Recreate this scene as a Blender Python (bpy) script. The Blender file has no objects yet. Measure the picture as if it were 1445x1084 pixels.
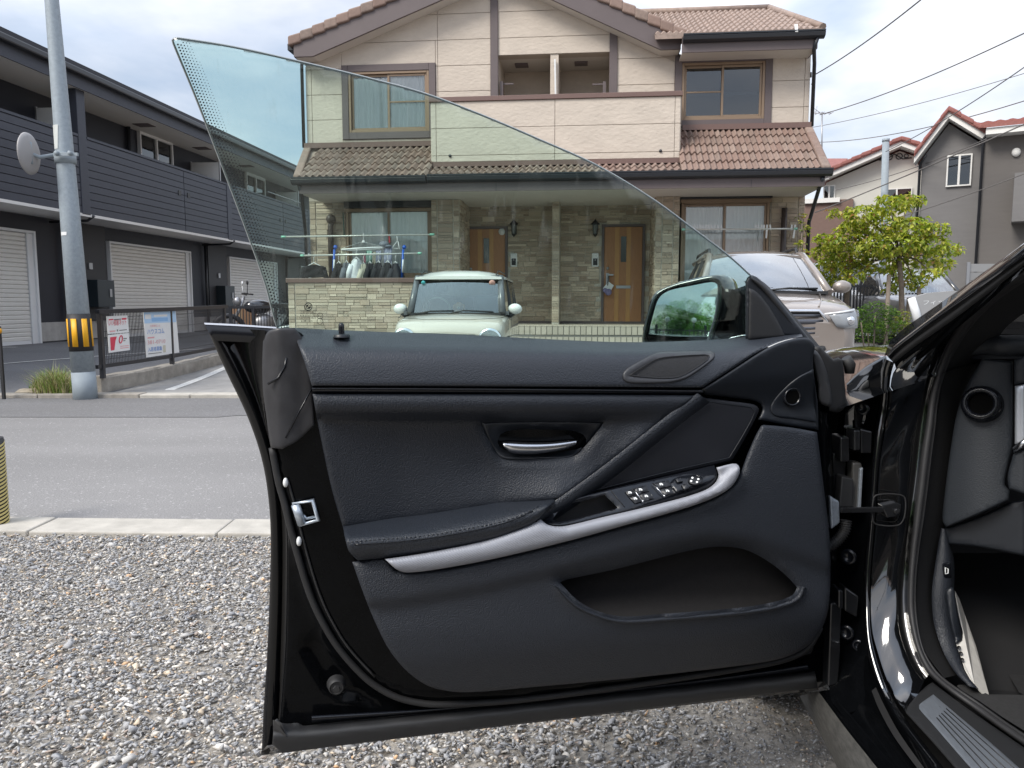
import bpy, bmesh, math, random
import numpy as np
from mathutils import Vector, Matrix
from mathutils.geometry import delaunay_2d_cdt

SC = bpy.context.scene
COL = SC.collection
R = math.radians
random.seed(7)

# ------------------------------------------------------------------ camera
FPX, W0, H0 = 1086.0, 1445.0, 1084.0
PITCH, CAMH = R(6.0), 1.12
cam_data = bpy.data.cameras.new('camera')
cam = bpy.data.objects.new('camera', cam_data)
COL.objects.link(cam)
cam.location = (0, 0, CAMH)
cam.rotation_euler = (R(90) - PITCH, 0, 0)
cam_data.sensor_width = 36.0
cam_data.lens = 36.0 * FPX / W0
cam_data.clip_start = 0.05
cam_data.clip_end = 800
SC.camera = cam
SC.view_settings.view_transform = 'Standard'
SC.view_settings.look = 'None'
SC.view_settings.exposure = 1.36
SC.view_settings.gamma = 1.0
SC.view_settings.use_curve_mapping = False
try:
    SC.cycles.max_bounces = 10
    SC.cycles.transparent_max_bounces = 16
    SC.cycles.caustics_reflective = False
    SC.cycles.caustics_refractive = False
except Exception:
    pass

# ------------------------------------------------------------------ sky and sun (bright, broken overcast)
SUN_EL, SUN_AZ = R(46), R(-130)          # azimuth measured from +Y towards +X
world = bpy.data.worlds.new('World')
SC.world = world
world.use_nodes = True
wn, wl = world.node_tree.nodes, world.node_tree.links
wn.clear()
w_out = wn.new('ShaderNodeOutputWorld')
sky = wn.new('ShaderNodeTexSky')
sky.sky_type = 'NISHITA'
sky.sun_disc = False
sky.sun_elevation = SUN_EL
sky.sun_rotation = SUN_AZ
sky.dust_density = 2.0
bg_sky = wn.new('ShaderNodeBackground')
bg_sky.inputs['Strength'].default_value = 0.06
wl.new(sky.outputs[0], bg_sky.inputs['Color'])
tc = wn.new('ShaderNodeTexCoord')
sep = wn.new('ShaderNodeSeparateXYZ')
wl.new(tc.outputs['Generated'], sep.inputs[0])
def wmath(op, a, b=None, clamp=False):
    n = wn.new('ShaderNodeMath'); n.operation = op; n.use_clamp = clamp
    for i, v in enumerate((a, b)):
        if v is None: continue
        if isinstance(v, (int, float)): n.inputs[i].default_value = v
        else: wl.new(v, n.inputs[i])
    return n.outputs[0]
up = wmath('MAXIMUM', sep.outputs['Z'], 0.0)
den = wmath('ADD', up, 0.22)
cx = wmath('DIVIDE', sep.outputs['X'], den)
cy = wmath('DIVIDE', sep.outputs['Y'], den)
comb = wn.new('ShaderNodeCombineXYZ')
wl.new(cx, comb.inputs[0]); wl.new(cy, comb.inputs[1])
comb.inputs[2].default_value = 8.3
nz = wn.new('ShaderNodeTexNoise')
nz.inputs['Scale'].default_value = 0.95
nz.inputs['Detail'].default_value = 7
nz.inputs['Roughness'].default_value = 0.55
nz.inputs['Distortion'].default_value = 0.25
wl.new(comb.outputs[0], nz.inputs['Vector'])
cr = wn.new('ShaderNodeValToRGB')
cr.color_ramp.elements[0].position = 0.40; cr.color_ramp.elements[0].color = (0.42, 0.42, 0.42, 1)
cr.color_ramp.elements[1].position = 0.62; cr.color_ramp.elements[1].color = (1, 1, 1, 1)
wl.new(nz.outputs['Fac'], cr.inputs[0])
nz2 = wn.new('ShaderNodeTexNoise')
nz2.inputs['Scale'].default_value = 1.6
nz2.inputs['Detail'].default_value = 5
wl.new(comb.outputs[0], nz2.inputs['Vector'])
cr2 = wn.new('ShaderNodeValToRGB')
cr2.color_ramp.elements[0].position = 0.36; cr2.color_ramp.elements[0].color = (0.56, 0.65, 0.80, 1)
cr2.color_ramp.elements[1].position = 0.62; cr2.color_ramp.elements[1].color = (0.99, 0.99, 1.03, 1)
wl.new(nz2.outputs['Fac'], cr2.inputs[0])
bg_cl = wn.new('ShaderNodeBackground')
wl.new(cr2.outputs[0], bg_cl.inputs['Color'])
# a cloudy sky is about three times as bright overhead as at the horizon
grad = wmath('ADD', wmath('MULTIPLY', up, wmath('ADD', wmath('MULTIPLY', up, .60), .22)), .41)
wl.new(grad, bg_cl.inputs['Strength'])
mixs = wn.new('ShaderNodeMixShader')
wl.new(cr.outputs[0], mixs.inputs[0])
wl.new(bg_sky.outputs[0], mixs.inputs[1])
wl.new(bg_cl.outputs[0], mixs.inputs[2])
wl.new(mixs.outputs[0], w_out.inputs['Surface'])

sun_d = bpy.data.lights.new('sun', 'SUN')
sun_d.energy = 1.4
sun_d.angle = R(24)
sun_d.color = (1.0, 0.95, 0.87)
sun = bpy.data.objects.new('sun', sun_d)
COL.objects.link(sun)
sdir = Vector((math.sin(SUN_AZ) * math.cos(SUN_EL), math.cos(SUN_AZ) * math.cos(SUN_EL), math.sin(SUN_EL)))
sun.rotation_euler = sdir.to_track_quat('Z', 'Y').to_euler()
sun.location = sdir * 50

# ------------------------------------------------------------------ measuring helpers
CP, SP = math.cos(PITCH), math.sin(PITCH)
CAM = Vector((0, 0, CAMH))
def ray(px, py):
    a = (px - W0 / 2) / FPX; b = -(py - H0 / 2) / FPX
    return Vector((a, CP + SP * b, -SP + CP * b))
def PY(px, py, Y):
    r = ray(px, py); return CAM + r * (Y / r.y)
def PZ(px, py, z):
    r = ray(px, py); return CAM + r * ((z - CAMH) / r.z)
def Pd(px, py, d):
    return CAM + ray(px, py) * d
def PP(px, py, o, n):
    r = ray(px, py); return CAM + r * ((o - CAM).dot(n) / r.dot(n))

# ------------------------------------------------------------------ materials
_M = {}
def newmat(name):
    m = bpy.data.materials.new(name); m.use_nodes = True
    nt = m.node_tree; b = nt.nodes['Principled BSDF']
    return m, nt, b
def mat(name, col, rough=.6, metal=0., var=0., vs=3., bump=0., bs=40., bd=.002, coat=0., spec=.5, rnd=0., attr=None,
        stretch=None, hue=None, rvar=0.):
    if name in _M: return _M[name]
    m, nt, b = newmat(name)
    N, L = nt.nodes, nt.links
    b.inputs['Roughness'].default_value = rough
    b.inputs['Metallic'].default_value = metal
    b.inputs['Coat Weight'].default_value = coat
    b.inputs['Coat Roughness'].default_value = .03
    b.inputs['Specular IOR Level'].default_value = spec
    t = N.new('ShaderNodeTexCoord'); vec = t.outputs['Object']
    if stretch:
        mp = N.new('ShaderNodeMapping'); mp.inputs['Scale'].default_value = stretch
        L.new(vec, mp.inputs[0]); vec = mp.outputs[0]
    c = None
    if attr:
        a = N.new('ShaderNodeAttribute'); a.attribute_name = attr; c = a.outputs['Color']
    else:
        rgb = N.new('ShaderNodeRGB'); rgb.outputs[0].default_value = (*col, 1); c = rgb.outputs[0]
    def scale_by(c, fac_out, lo, hi):
        mr = N.new('ShaderNodeMapRange'); mr.inputs[3].default_value = lo; mr.inputs[4].default_value = hi
        L.new(fac_out, mr.inputs[0])
        mx = N.new('ShaderNodeVectorMath'); mx.operation = 'SCALE'
        L.new(c, mx.inputs[0]); L.new(mr.outputs[0], mx.inputs['Scale'])
        return mx.outputs[0]
    if var:
        n = N.new('ShaderNodeTexNoise'); n.inputs['Scale'].default_value = vs; n.inputs['Detail'].default_value = 6
        n.inputs['Roughness'].default_value = .65
        L.new(vec, n.inputs['Vector'])
        mr = N.new('ShaderNodeMapRange'); mr.inputs[1].default_value = .25; mr.inputs[2].default_value = .75
        L.new(n.outputs['Fac'], mr.inputs[0])
        c = scale_by(c, mr.outputs[0], 1 - var, 1 + var)
        if rvar:
            rr = N.new('ShaderNodeMapRange'); rr.inputs[3].default_value = max(0, rough - rvar); rr.inputs[4].default_value = rough + rvar
            L.new(mr.outputs[0], rr.inputs[0]); L.new(rr.outputs[0], b.inputs['Roughness'])
    if rnd:
        o = N.new('ShaderNodeObjectInfo'); c = scale_by(c, o.outputs['Random'], 1 - rnd, 1 + rnd)
        if hue:
            mx = N.new('ShaderNodeMix'); mx.data_type = 'RGBA'
            h2 = N.new('ShaderNodeMath'); h2.operation = 'MULTIPLY'; h2.inputs[1].default_value = 7.31
            fr = N.new('ShaderNodeMath'); fr.operation = 'FRACT'
            L.new(o.outputs['Random'], h2.inputs[0]); L.new(h2.outputs[0], fr.inputs[0])
            s = N.new('ShaderNodeMath'); s.operation = 'MULTIPLY'; s.inputs[1].default_value = .6
            L.new(fr.outputs[0], s.inputs[0]); L.new(s.outputs[0], mx.inputs[0])
            L.new(c, mx.inputs[6]); mx.inputs[7].default_value = (*hue, 1); c = mx.outputs[2]
    L.new(c, b.inputs['Base Color'])
    if bump:
        n = N.new('ShaderNodeTexNoise'); n.inputs['Scale'].default_value = bs; n.inputs['Detail'].default_value = 4
        L.new(vec, n.inputs['Vector'])
        bp = N.new('ShaderNodeBump'); bp.inputs['Strength'].default_value = bump; bp.inputs['Distance'].default_value = bd
        L.new(n.outputs['Fac'], bp.inputs['Height']); L.new(bp.outputs[0], b.inputs['Normal'])
    _M[name] = m
    return m
def leather(name, col, rough, scale, strength, dist=.0018):
    if name in _M: return _M[name]
    m, nt, b = newmat(name); N, L = nt.nodes, nt.links
    b.inputs['Base Color'].default_value = (*col, 1)
    b.inputs['Roughness'].default_value = rough
    t = N.new('ShaderNodeTexCoord')
    wob = N.new('ShaderNodeTexNoise'); wob.inputs['Scale'].default_value = scale * .6
    L.new(t.outputs['Object'], wob.inputs['Vector'])
    mixv = N.new('ShaderNodeMix'); mixv.data_type = 'VECTOR'; mixv.inputs[0].default_value = .0018
    L.new(t.outputs['Object'], mixv.inputs[4]); L.new(wob.outputs['Color'], mixv.inputs[5])
    v = N.new('ShaderNodeTexVoronoi'); v.feature = 'SMOOTH_F1'; v.inputs['Scale'].default_value = scale
    L.new(mixv.outputs[1], v.inputs['Vector'])
    bp = N.new('ShaderNodeBump'); bp.invert = True
    bp.inputs['Strength'].default_value = strength; bp.inputs['Distance'].default_value = dist
    L.new(v.outputs['Distance'], bp.inputs['Height']); L.new(bp.outputs[0], b.inputs['Normal'])
    n = N.new('ShaderNodeTexNoise'); n.inputs['Scale'].default_value = 9; n.inputs['Detail'].default_value = 5
    L.new(t.outputs['Object'], n.inputs['Vector'])
    mr = N.new('ShaderNodeMapRange'); mr.inputs[3].default_value = rough - .07; mr.inputs[4].default_value = rough + .08
    L.new(n.outputs['Fac'], mr.inputs[0]); L.new(mr.outputs[0], b.inputs['Roughness'])
    _M[name] = m
    return m
def glassmat(name, tint, refl=1.0, dust=0., base=.02, rough=.01):
    """thin glass: tinted see-through, mirror-like by Fresnel, a little dust in streaks"""
    if name in _M: return _M[name]
    m, nt, b = newmat(name); N, L = nt.nodes, nt.links
    N.remove(b); out = N['Material Output']
    tr = N.new('ShaderNodeBsdfTransparent'); tr.inputs[0].default_value = (*tint, 1)
    gl = N.new('ShaderNodeBsdfGlossy'); gl.inputs['Roughness'].default_value = rough
    fr = N.new('ShaderNodeFresnel'); fr.inputs[0].default_value = 1.5
    ml = N.new('ShaderNodeMath'); ml.operation = 'MULTIPLY_ADD'; ml.inputs[1].default_value = refl; ml.inputs[2].default_value = base
    ml.use_clamp = True
    L.new(fr.outputs[0], ml.inputs[0])
    mx = N.new('ShaderNodeMixShader'); L.new(ml.outputs[0], mx.inputs[0]); L.new(tr.outputs[0], mx.inputs[1]); L.new(gl.outputs[0], mx.inputs[2])
    last = mx.outputs[0]
    if dust:
        t = N.new('ShaderNodeTexCoord'); mp = N.new('ShaderNodeMapping'); mp.inputs['Scale'].default_value = (60, 60, 1.3)
        L.new(t.outputs['Object'], mp.inputs[0])
        n = N.new('ShaderNodeTexNoise'); n.inputs['Scale'].default_value = 1.0; n.inputs['Detail'].default_value = 3
        L.new(mp.outputs[0], n.inputs['Vector'])
        mr = N.new('ShaderNodeMapRange'); mr.inputs[1].default_value = .62; mr.inputs[2].default_value = .8; mr.inputs[4].default_value = dust
        mr.clamp = True
        L.new(n.outputs['Fac'], mr.inputs[0])
        df = N.new('ShaderNodeBsdfDiffuse'); df.inputs[0].default_value = (.75, .78, .74, 1)
        m2 = N.new('ShaderNodeMixShader'); L.new(mr.outputs[0], m2.inputs[0]); L.new(last, m2.inputs[1]); L.new(df.outputs[0], m2.inputs[2])
        last = m2.outputs[0]
    L.new(last, out.inputs['Surface'])
    _M[name] = m
    return m

# ------------------------------------------------------------------ objects
WM = {}
def tag(o, label=None, cat=None, group=None, kind=None):
    if label: o['label'] = label
    if cat: o['category'] = cat
    if group: o['group'] = group
    if kind: o['kind'] = kind
    return o
def thing(name, label, cat, loc=(0, 0, 0), rz=0., group=None):
    o = bpy.data.objects.new(name, None); COL.objects.link(o)
    o.empty_display_size = .2
    o.location = loc; o.rotation_euler = (0, 0, rz)
    WM[o] = Matrix.Translation(Vector(loc)) @ Matrix.Rotation(rz, 4, 'Z')
    return tag(o, label, cat, group)
def link(name, me, m, parent=None):
    o = bpy.data.objects.new(name, me); COL.objects.link(o)
    if m is not None:
        if len(me.materials) == 0: me.materials.append(m)
    if parent is not None:
        o.parent = parent; WM[o] = WM[parent].copy()
    else:
        WM[o] = Matrix.Identity(4)
    return o
def copy_obj(o, parent, mw):
    c = o.copy(); COL.objects.link(c); c.parent = parent; c.matrix_local = mw
    if parent is not None: WM[c] = WM[parent] @ mw
    return c

class MB:
    """collects faces; coordinates are those of the parent unless build(world=True)"""
    def __init__(s): s.v = []; s.f = []; s.fs = []; s.xf = None
    def add(s, vs, fs, smooth=False):
        b = len(s.v)
        s.v += [Vector(v) if s.xf is None else s.xf @ Vector(v) for v in vs]
        s.f += [tuple(i + b for i in f) for f in fs]; s.fs += [smooth] * len(fs)
        return s
    def box(s, a, b):
        (x0, x1), (y0, y1), (z0, z1) = [sorted((a[i], b[i])) for i in range(3)]
        vs = [(x0, y0, z0), (x1, y0, z0), (x1, y1, z0), (x0, y1, z0), (x0, y0, z1), (x1, y0, z1), (x1, y1, z1), (x0, y1, z1)]
        return s.add(vs, [(0, 3, 2, 1), (4, 5, 6, 7), (0, 1, 5, 4), (1, 2, 6, 5), (2, 3, 7, 6), (3, 0, 4, 7)])
    def prism(s, poly, off):
        off = Vector(off); n = len(poly); p = [Vector(q) for q in poly]
        vs = p + [q + off for q in p]
        fs = [tuple(range(n)), tuple(range(2 * n - 1, n - 1, -1))] + [(i, i + n, (i + 1) % n + n, (i + 1) % n) for i in range(n)]
        nrm = Vector((0, 0, 0))
        for i in range(n): nrm += p[i].cross(p[(i + 1) % n])
        if nrm.dot(off) > 0: fs = [tuple(reversed(f)) for f in fs]
        return s.add(vs, fs)
    def bar(s, a, b, w, h, upv=(0, 0, 1)):
        a, b = Vector(a), Vector(b); d = (b - a).normalized(); u = Vector(upv)
        x = d.cross(u).normalized() * w / 2; y = x.cross(d).normalized() * h / 2
        return s.prism([a - x - y, a + x - y, a + x + y, a - x + y], b - a)
    def tube(s, pts, r, n=8, caps=True, closed=False):
        pts = [Vector(p) for p in pts]; m = len(pts)
        rs = r if isinstance(r, (list, tuple)) else [r] * m
        vs = []; ref = None
        for i, p in enumerate(pts):
            if closed: d = pts[(i + 1) % m] - pts[i - 1]
            else: d = pts[min(i + 1, m - 1)] - pts[max(i - 1, 0)]
            d.normalize()
            if ref is None: ref = d.orthogonal().normalized()
            ref = (ref - d * ref.dot(d)).normalized(); bn = d.cross(ref)
            for k in range(n):
                a = 2 * math.pi * k / n
                vs.append(p + (ref * math.cos(a) + bn * math.sin(a)) * rs[i])
        fs = []
        for i in range(m if closed else m - 1):
            j = (i + 1) % m
            for k in range(n):
                fs.append((i * n + k, i * n + (k + 1) % n, j * n + (k + 1) % n, j * n + k))
        s.add(vs, fs, True)
        if caps and not closed:
            b = len(s.v) - len(vs)
            s.f += [tuple(b + k for k in reversed(range(n))), tuple(b + (m - 1) * n + k for k in range(n))]; s.fs += [False, False]
        return s
    def lathe(s, prof, n, o, ax, smooth=True):
        """prof: (radius, height along ax)"""
        o = Vector(o); ax = Vector(ax).normalized(); x = ax.orthogonal().normalized(); y = ax.cross(x)
        vs = [o + ax * h + (x * math.cos(2 * math.pi * k / n) + y * math.sin(2 * math.pi * k / n)) * r for r, h in prof for k in range(n)]
        fs = [(i * n + k, i * n + (k + 1) % n, (i + 1) * n + (k + 1) % n, (i + 1) * n + k) for i in range(len(prof) - 1) for k in range(n)]
        return s.add(vs, fs, smooth)
    def grid(s, rows, smooth=True, closed=False):
        m, n = len(rows), len(rows[0]); vs = [p for r in rows for p in r]
        fs = [(i * n + k, i * n + (k + 1) % n, (i + 1) * n + (k + 1) % n, (i + 1) * n + k) for i in range(m - 1) for k in range(n if closed else n - 1)]
        return s.add(vs, fs, smooth)
    def ball(s, c, r, n=10, m=7):
        c = Vector(c); rx = r if isinstance(r, (tuple, list)) else (r, r, r)
        rows = []
        for i in range(m + 1):
            th = math.pi * i / m
            rows.append([c + Vector((rx[0] * math.sin(th) * math.cos(2 * math.pi * k / n), rx[1] * math.sin(th) * math.sin(2 * math.pi * k / n), rx[2] * math.cos(th))) for k in range(n)])
        return s.grid(rows, True, True)
    def mesh(s, name, inv=None):
        me = bpy.data.meshes.new(name)
        vs = [inv @ v for v in s.v] if inv is not None else s.v
        me.from_pydata([tuple(v) for v in vs], [], s.f)
        me.polygons.foreach_set('use_smooth', s.fs)
        me.update()
        return me
    def build(s, name, m, parent=None, world=False, bevel=0., seg=2, sub=0, solid=0., fix=False):
        inv = WM[parent].inverted() if (world and parent is not None) else None
        me = s.mesh(name, inv)
        if fix:
            bm = bmesh.new(); bm.from_mesh(me)
            bmesh.ops.remove_doubles(bm, verts=bm.verts, dist=1e-5)
            bmesh.ops.recalc_face_normals(bm, faces=bm.faces); bm.to_mesh(me); bm.free()
        o = link(name, me, m, parent)
        if solid:
            md = o.modifiers.new('solid', 'SOLIDIFY'); md.thickness = solid; md.offset = 0
        if bevel:
            md = o.modifiers.new('bevel', 'BEVEL'); md.width = bevel; md.segments = seg; md.limit_method = 'ANGLE'; md.angle_limit = R(35)
            md.harden_normals = False
        if sub:
            md = o.modifiers.new('sub', 'SUBSURF'); md.levels = sub; md.render_levels = sub
        return o

def text_mesh(s, body, origin, ux, uy, size, depth=.0015, width=None):
    """flat lettering as geometry; ux, uy are unit vectors in world/parent space"""
    c = bpy.data.curves.new('t', 'FONT'); c.body = body; c.size = 1.0; c.resolution_u = 2
    o = bpy.data.objects.new('t', c); COL.objects.link(o)
    dg = bpy.context.evaluated_depsgraph_get(); dg.update()
    me = bpy.data.meshes.new_from_object(o.evaluated_get(dg))
    ux, uy, origin = Vector(ux), Vector(uy), Vector(origin)
    xs = [v.co.x for v in me.vertices] or [0, 1]
    sx = size if width is None else width / max(1e-6, max(xs) - min(xs))
    x0 = min(xs)
    vs = [origin + ux * ((v.co.x - x0) * sx) + uy * (v.co.y * size) for v in me.vertices]
    s.add(vs, [tuple(p.vertices) for p in me.polygons])
    bpy.data.objects.remove(o); bpy.data.curves.remove(c); bpy.data.meshes.remove(me)

# ------------------------------------------------------------------ curve tools (2-D outlines)
def cr_open(p, step):
    p = [np.array(q[:2], float) for q in p]
    if len(p) == 2: P = [2 * p[0] - p[1], *p, 2 * p[1] - p[0]]
    else: P = [2 * p[0] - p[1], *p, 2 * p[-1] - p[-2]]
    out = []
    for i in range(1, len(P) - 2):
        a, b, c, d = P[i - 1:i + 3]
        L = np.linalg.norm(c - b); n = max(1, int(round(L / step)))
        # centripetal-like tangents
        m1 = (c - a) * (L / (np.linalg.norm(c - b) + np.linalg.norm(b - a) + 1e-9))
        m2 = (d - b) * (L / (np.linalg.norm(c - b) + np.linalg.norm(d - c) + 1e-9))
        for k in range(n):
            t = k / n
            out.append((2*t**3-3*t**2+1)*b + (t**3-2*t**2+t)*m1 + (-2*t**3+3*t**2)*c + (t**3-t**2)*m2)
    out.append(P[-2])
    return out
def outline(p, step):
    """closed outline; points written (x, y, 1) are corners, the rest are joined smoothly"""
    n = len(p); cs = [i for i in range(n) if len(p[i]) > 2]
    if not cs:
        q = cr_open(list(p[-2:]) + list(p) + list(p[:2]), step)
        # cut to one lap
        a = np.array(p[0][:2], float)
        st = min(range(len(q) // 2), key=lambda i: np.linalg.norm(q[i] - a))
        en = min(range(len(q) // 2, len(q)), key=lambda i: np.linalg.norm(q[i] - a))
        return q[st:en]
    out = []
    for j, i in enumerate(cs):
        k = cs[(j + 1) % len(cs)]
        run = [p[x % n] for x in range(i, (k if k > i else k + n) + 1)]
        out += cr_open(run, step)[:-1]
    return out
_IC = {}
def inside(poly, x, y):
    e = _IC.get(id(poly))
    if e is None or e[0] is not poly:
        P = np.array([(q[0], q[1]) for q in poly], float); Q = np.roll(P, 1, 0); e = _IC[id(poly)] = (poly, P[:, 0], P[:, 1], Q[:, 0], Q[:, 1])
    _, xi, yi, xj, yj = e
    c = (yi > y) != (yj > y)
    return bool(np.count_nonzero(x < ((xj - xi) * (y - yi) / np.where(yj == yi, 1e-9, yj - yi) + xi)[c]) & 1)
def segdist(P, x, y):
    a = P; b = np.roll(P, -1, 0); d = b - a; q = np.array((x, y)) - a
    t = np.clip((q * d).sum(1) / ((d * d).sum(1) + 1e-12), 0, 1)
    return np.sqrt((((a + d * t[:, None]) - (x, y)) ** 2).sum(1).min())
def lay(*ls):
    """relief between level lines: each is (list of (x,y), t); monotone cubic in y at the given x"""
    prep = [(np.array([q[0] for q in c], float), np.array([q[1] for q in c], float), np.array([q[2] if len(q) > 2 else t for q in c], float)) for c, t in ls]
    def f(x, y):
        Y = np.array([np.interp(x, a, b) for a, b, t in prep]); T = np.array([np.interp(x, a, t) for a, b, t in prep])
        if y <= Y[0]: return T[0]
        if y >= Y[-1]: return T[-1]
        i = int(np.searchsorted(Y, y)) - 1
        i = max(0, min(i, len(Y) - 2)); h = max(Y[i + 1] - Y[i], 1e-6)
        sl = np.diff(T) / np.maximum(np.diff(Y), 1e-6)
        def tan(k):
            if k == 0: return sl[0]
            if k == len(Y) - 1: return sl[-1]
            if sl[k - 1] * sl[k] <= 0: return 0.
            return 2 * sl[k - 1] * sl[k] / (sl[k - 1] + sl[k])
        s = (y - Y[i]) / h
        return (2*s**3-3*s**2+1)*T[i] + (s**3-2*s**2+s)*h*tan(i) + (-2*s**3+3*s**2)*T[i+1] + (s**3-s**2)*h*tan(i+1)
    return f

def patch(mb, pts, tf, place, step=7., er=4., ed=.004, skirt=.015, hole=None, holeskirt=0.):
    """a skin over an outline drawn on the photograph, laid on the real surface by place(x, y, t), with rounded rim and a skirt"""
    o = outline(pts, min(step, 5.)); P = np.array(o)
    H = None; verts = [Vector(q) for q in o]; n = len(o); edges = []
    edges = [(i, (i + 1) % n) for i in range(n)]
    hn = 0
    if hole:
        ho = outline(hole, min(step, 5.)); H = np.array(ho); hn = len(ho)
        verts += [Vector(q) for q in ho]; edges += [(n + i, n + (i + 1) % hn) for i in range(hn)]
    x0, y0 = P.min(0); x1, y1 = P.max(0)
    k = 0; yy = y0 + step / 2
    rims = [r for r in (er * .35, er) if r > 1.2]
    while yy < y1:
        xx = x0 + (step / 2 if k % 2 else 0) + step * .25
        while xx < x1:
            if inside(o, xx, yy) and segdist(P, xx, yy) > step * .45:
                if H is None or (not inside(ho, xx, yy) and segdist(H, xx, yy) > step * .45): verts.append(Vector((xx, yy)))
            xx += step
        yy += step * .87; k += 1
    # rounded rim rings
    if er > 1.5:
        A = P; T = np.roll(P, -1, 0) - np.roll(P, 1, 0); T /= (np.linalg.norm(T, axis=1)[:, None] + 1e-9)
        area = np.sum(P[:, 0] * np.roll(P[:, 1], -1) - np.roll(P[:, 0], -1) * P[:, 1])
        Nn = np.stack([-T[:, 1], T[:, 0]], 1) * (1 if area > 0 else -1)
        for rr in (er * .3, er * .8):
            for q in A + Nn * rr:
                if inside(o, q[0], q[1]) and segdist(P, q[0], q[1]) > rr * .8 and (H is None or not inside(ho, q[0], q[1])): verts.append(Vector(q))
    res = delaunay_2d_cdt(verts, edges, [], 0, 1e-4)
    vs2, _, faces, ov = res[0], res[1], res[2], res[3]
    keep = []
    for f in faces:
        c = sum((vs2[i] for i in f), Vector((0, 0))) / len(f)
        if inside(o, c.x, c.y) and (H is None or not inside(ho, c.x, c.y)): keep.append(f)
    out = []
    for v in vs2:
        d = segdist(P, v.x, v.y)
        if H is not None: d = min(d, segdist(H, v.x, v.y))
        t = tf(v.x, v.y)
        if er > 0 and d < er:
            t -= ed * (1 - math.sqrt(max(0, 1 - (1 - d / er) ** 2)))
        out.append(place(v.x, v.y, t))
    fs = []
    cam_o = CAM
    for f in keep:
        a, b, c = (out[f[0]], out[f[1]], out[f[2]])
        nrm = (b - a).cross(c - a)
        fs.append(tuple(f) if nrm.dot(cam_o - a) > 0 else tuple(reversed(f)))
    mb.add(out, fs, True)
    # skirts: find the boundary edges
    if skirt:
        cnt = {}
        for f in fs:
            for i in range(len(f)):
                e = (f[i], f[(i + 1) % len(f)]); cnt[tuple(sorted(e))] = cnt.get(tuple(sorted(e)), []) + [e]
        bd = [v[0] for v in cnt.values() if len(v) == 1]
        idx = sorted({i for e in bd for i in e}); mp = {i: j for j, i in enumerate(idx)}
        top = [out[i] for i in idx]; low = []
        for i in idx:
            v = vs2[i]; d = segdist(H, v.x, v.y) if H is not None else 99
            sk = holeskirt if d < .5 else skirt
            low.append(place(v.x, v.y, tf(v.x, v.y) - ed * (er > 0) - sk))
        m = len(idx)
        mb.add(top + low, [(mp[b], mp[a], mp[a] + m, mp[b] + m) for a, b in bd], False)
    return mb
def rails(mb, rl, n=24, sub=1, smooth=True, close=False):
    """skin through rails; a rail is a list of 3-D points, resampled by length on a smooth curve"""
    rows = []
    for r in rl:
        p = [np.array(q, float) for q in r]
        if len(p) == 2: q = [p[0] + (p[1] - p[0]) * k / 20 for k in range(21)]
        else:
            P = [2 * p[0] - p[1], *p, 2 * p[-1] - p[-2]]; q = []
            for i in range(1, len(P) - 2):
                a, b, c, d = P[i - 1:i + 3]; L = np.linalg.norm(c - b)
                m1 = (c - a) * (L / (L + np.linalg.norm(b - a) + 1e-9)); m2 = (d - b) * (L / (L + np.linalg.norm(d - c) + 1e-9))
                for k in range(8):
                    t = k / 8
                    q.append((2*t**3-3*t**2+1)*b + (t**3-2*t**2+t)*m1 + (-2*t**3+3*t**2)*c + (t**3-t**2)*m2)
            q.append(P[-2])
        q = np.array(q); s = np.concatenate([[0], np.cumsum(np.linalg.norm(np.diff(q, axis=0), axis=1))])
        u = np.linspace(0, s[-1], n)
        rows.append(np.stack([np.interp(u, s, q[:, k]) for k in range(3)], 1))
    rows = [[Vector(x) for x in r] for r in rows]
    a, b, c = rows[0][n // 2], rows[0][n // 2 + 1], rows[1][n // 2]
    if (b - a).cross(c - a).dot(CAM - a) < 0: rows = rows[::-1]
    mb.grid(rows, smooth)
    return rows
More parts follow.
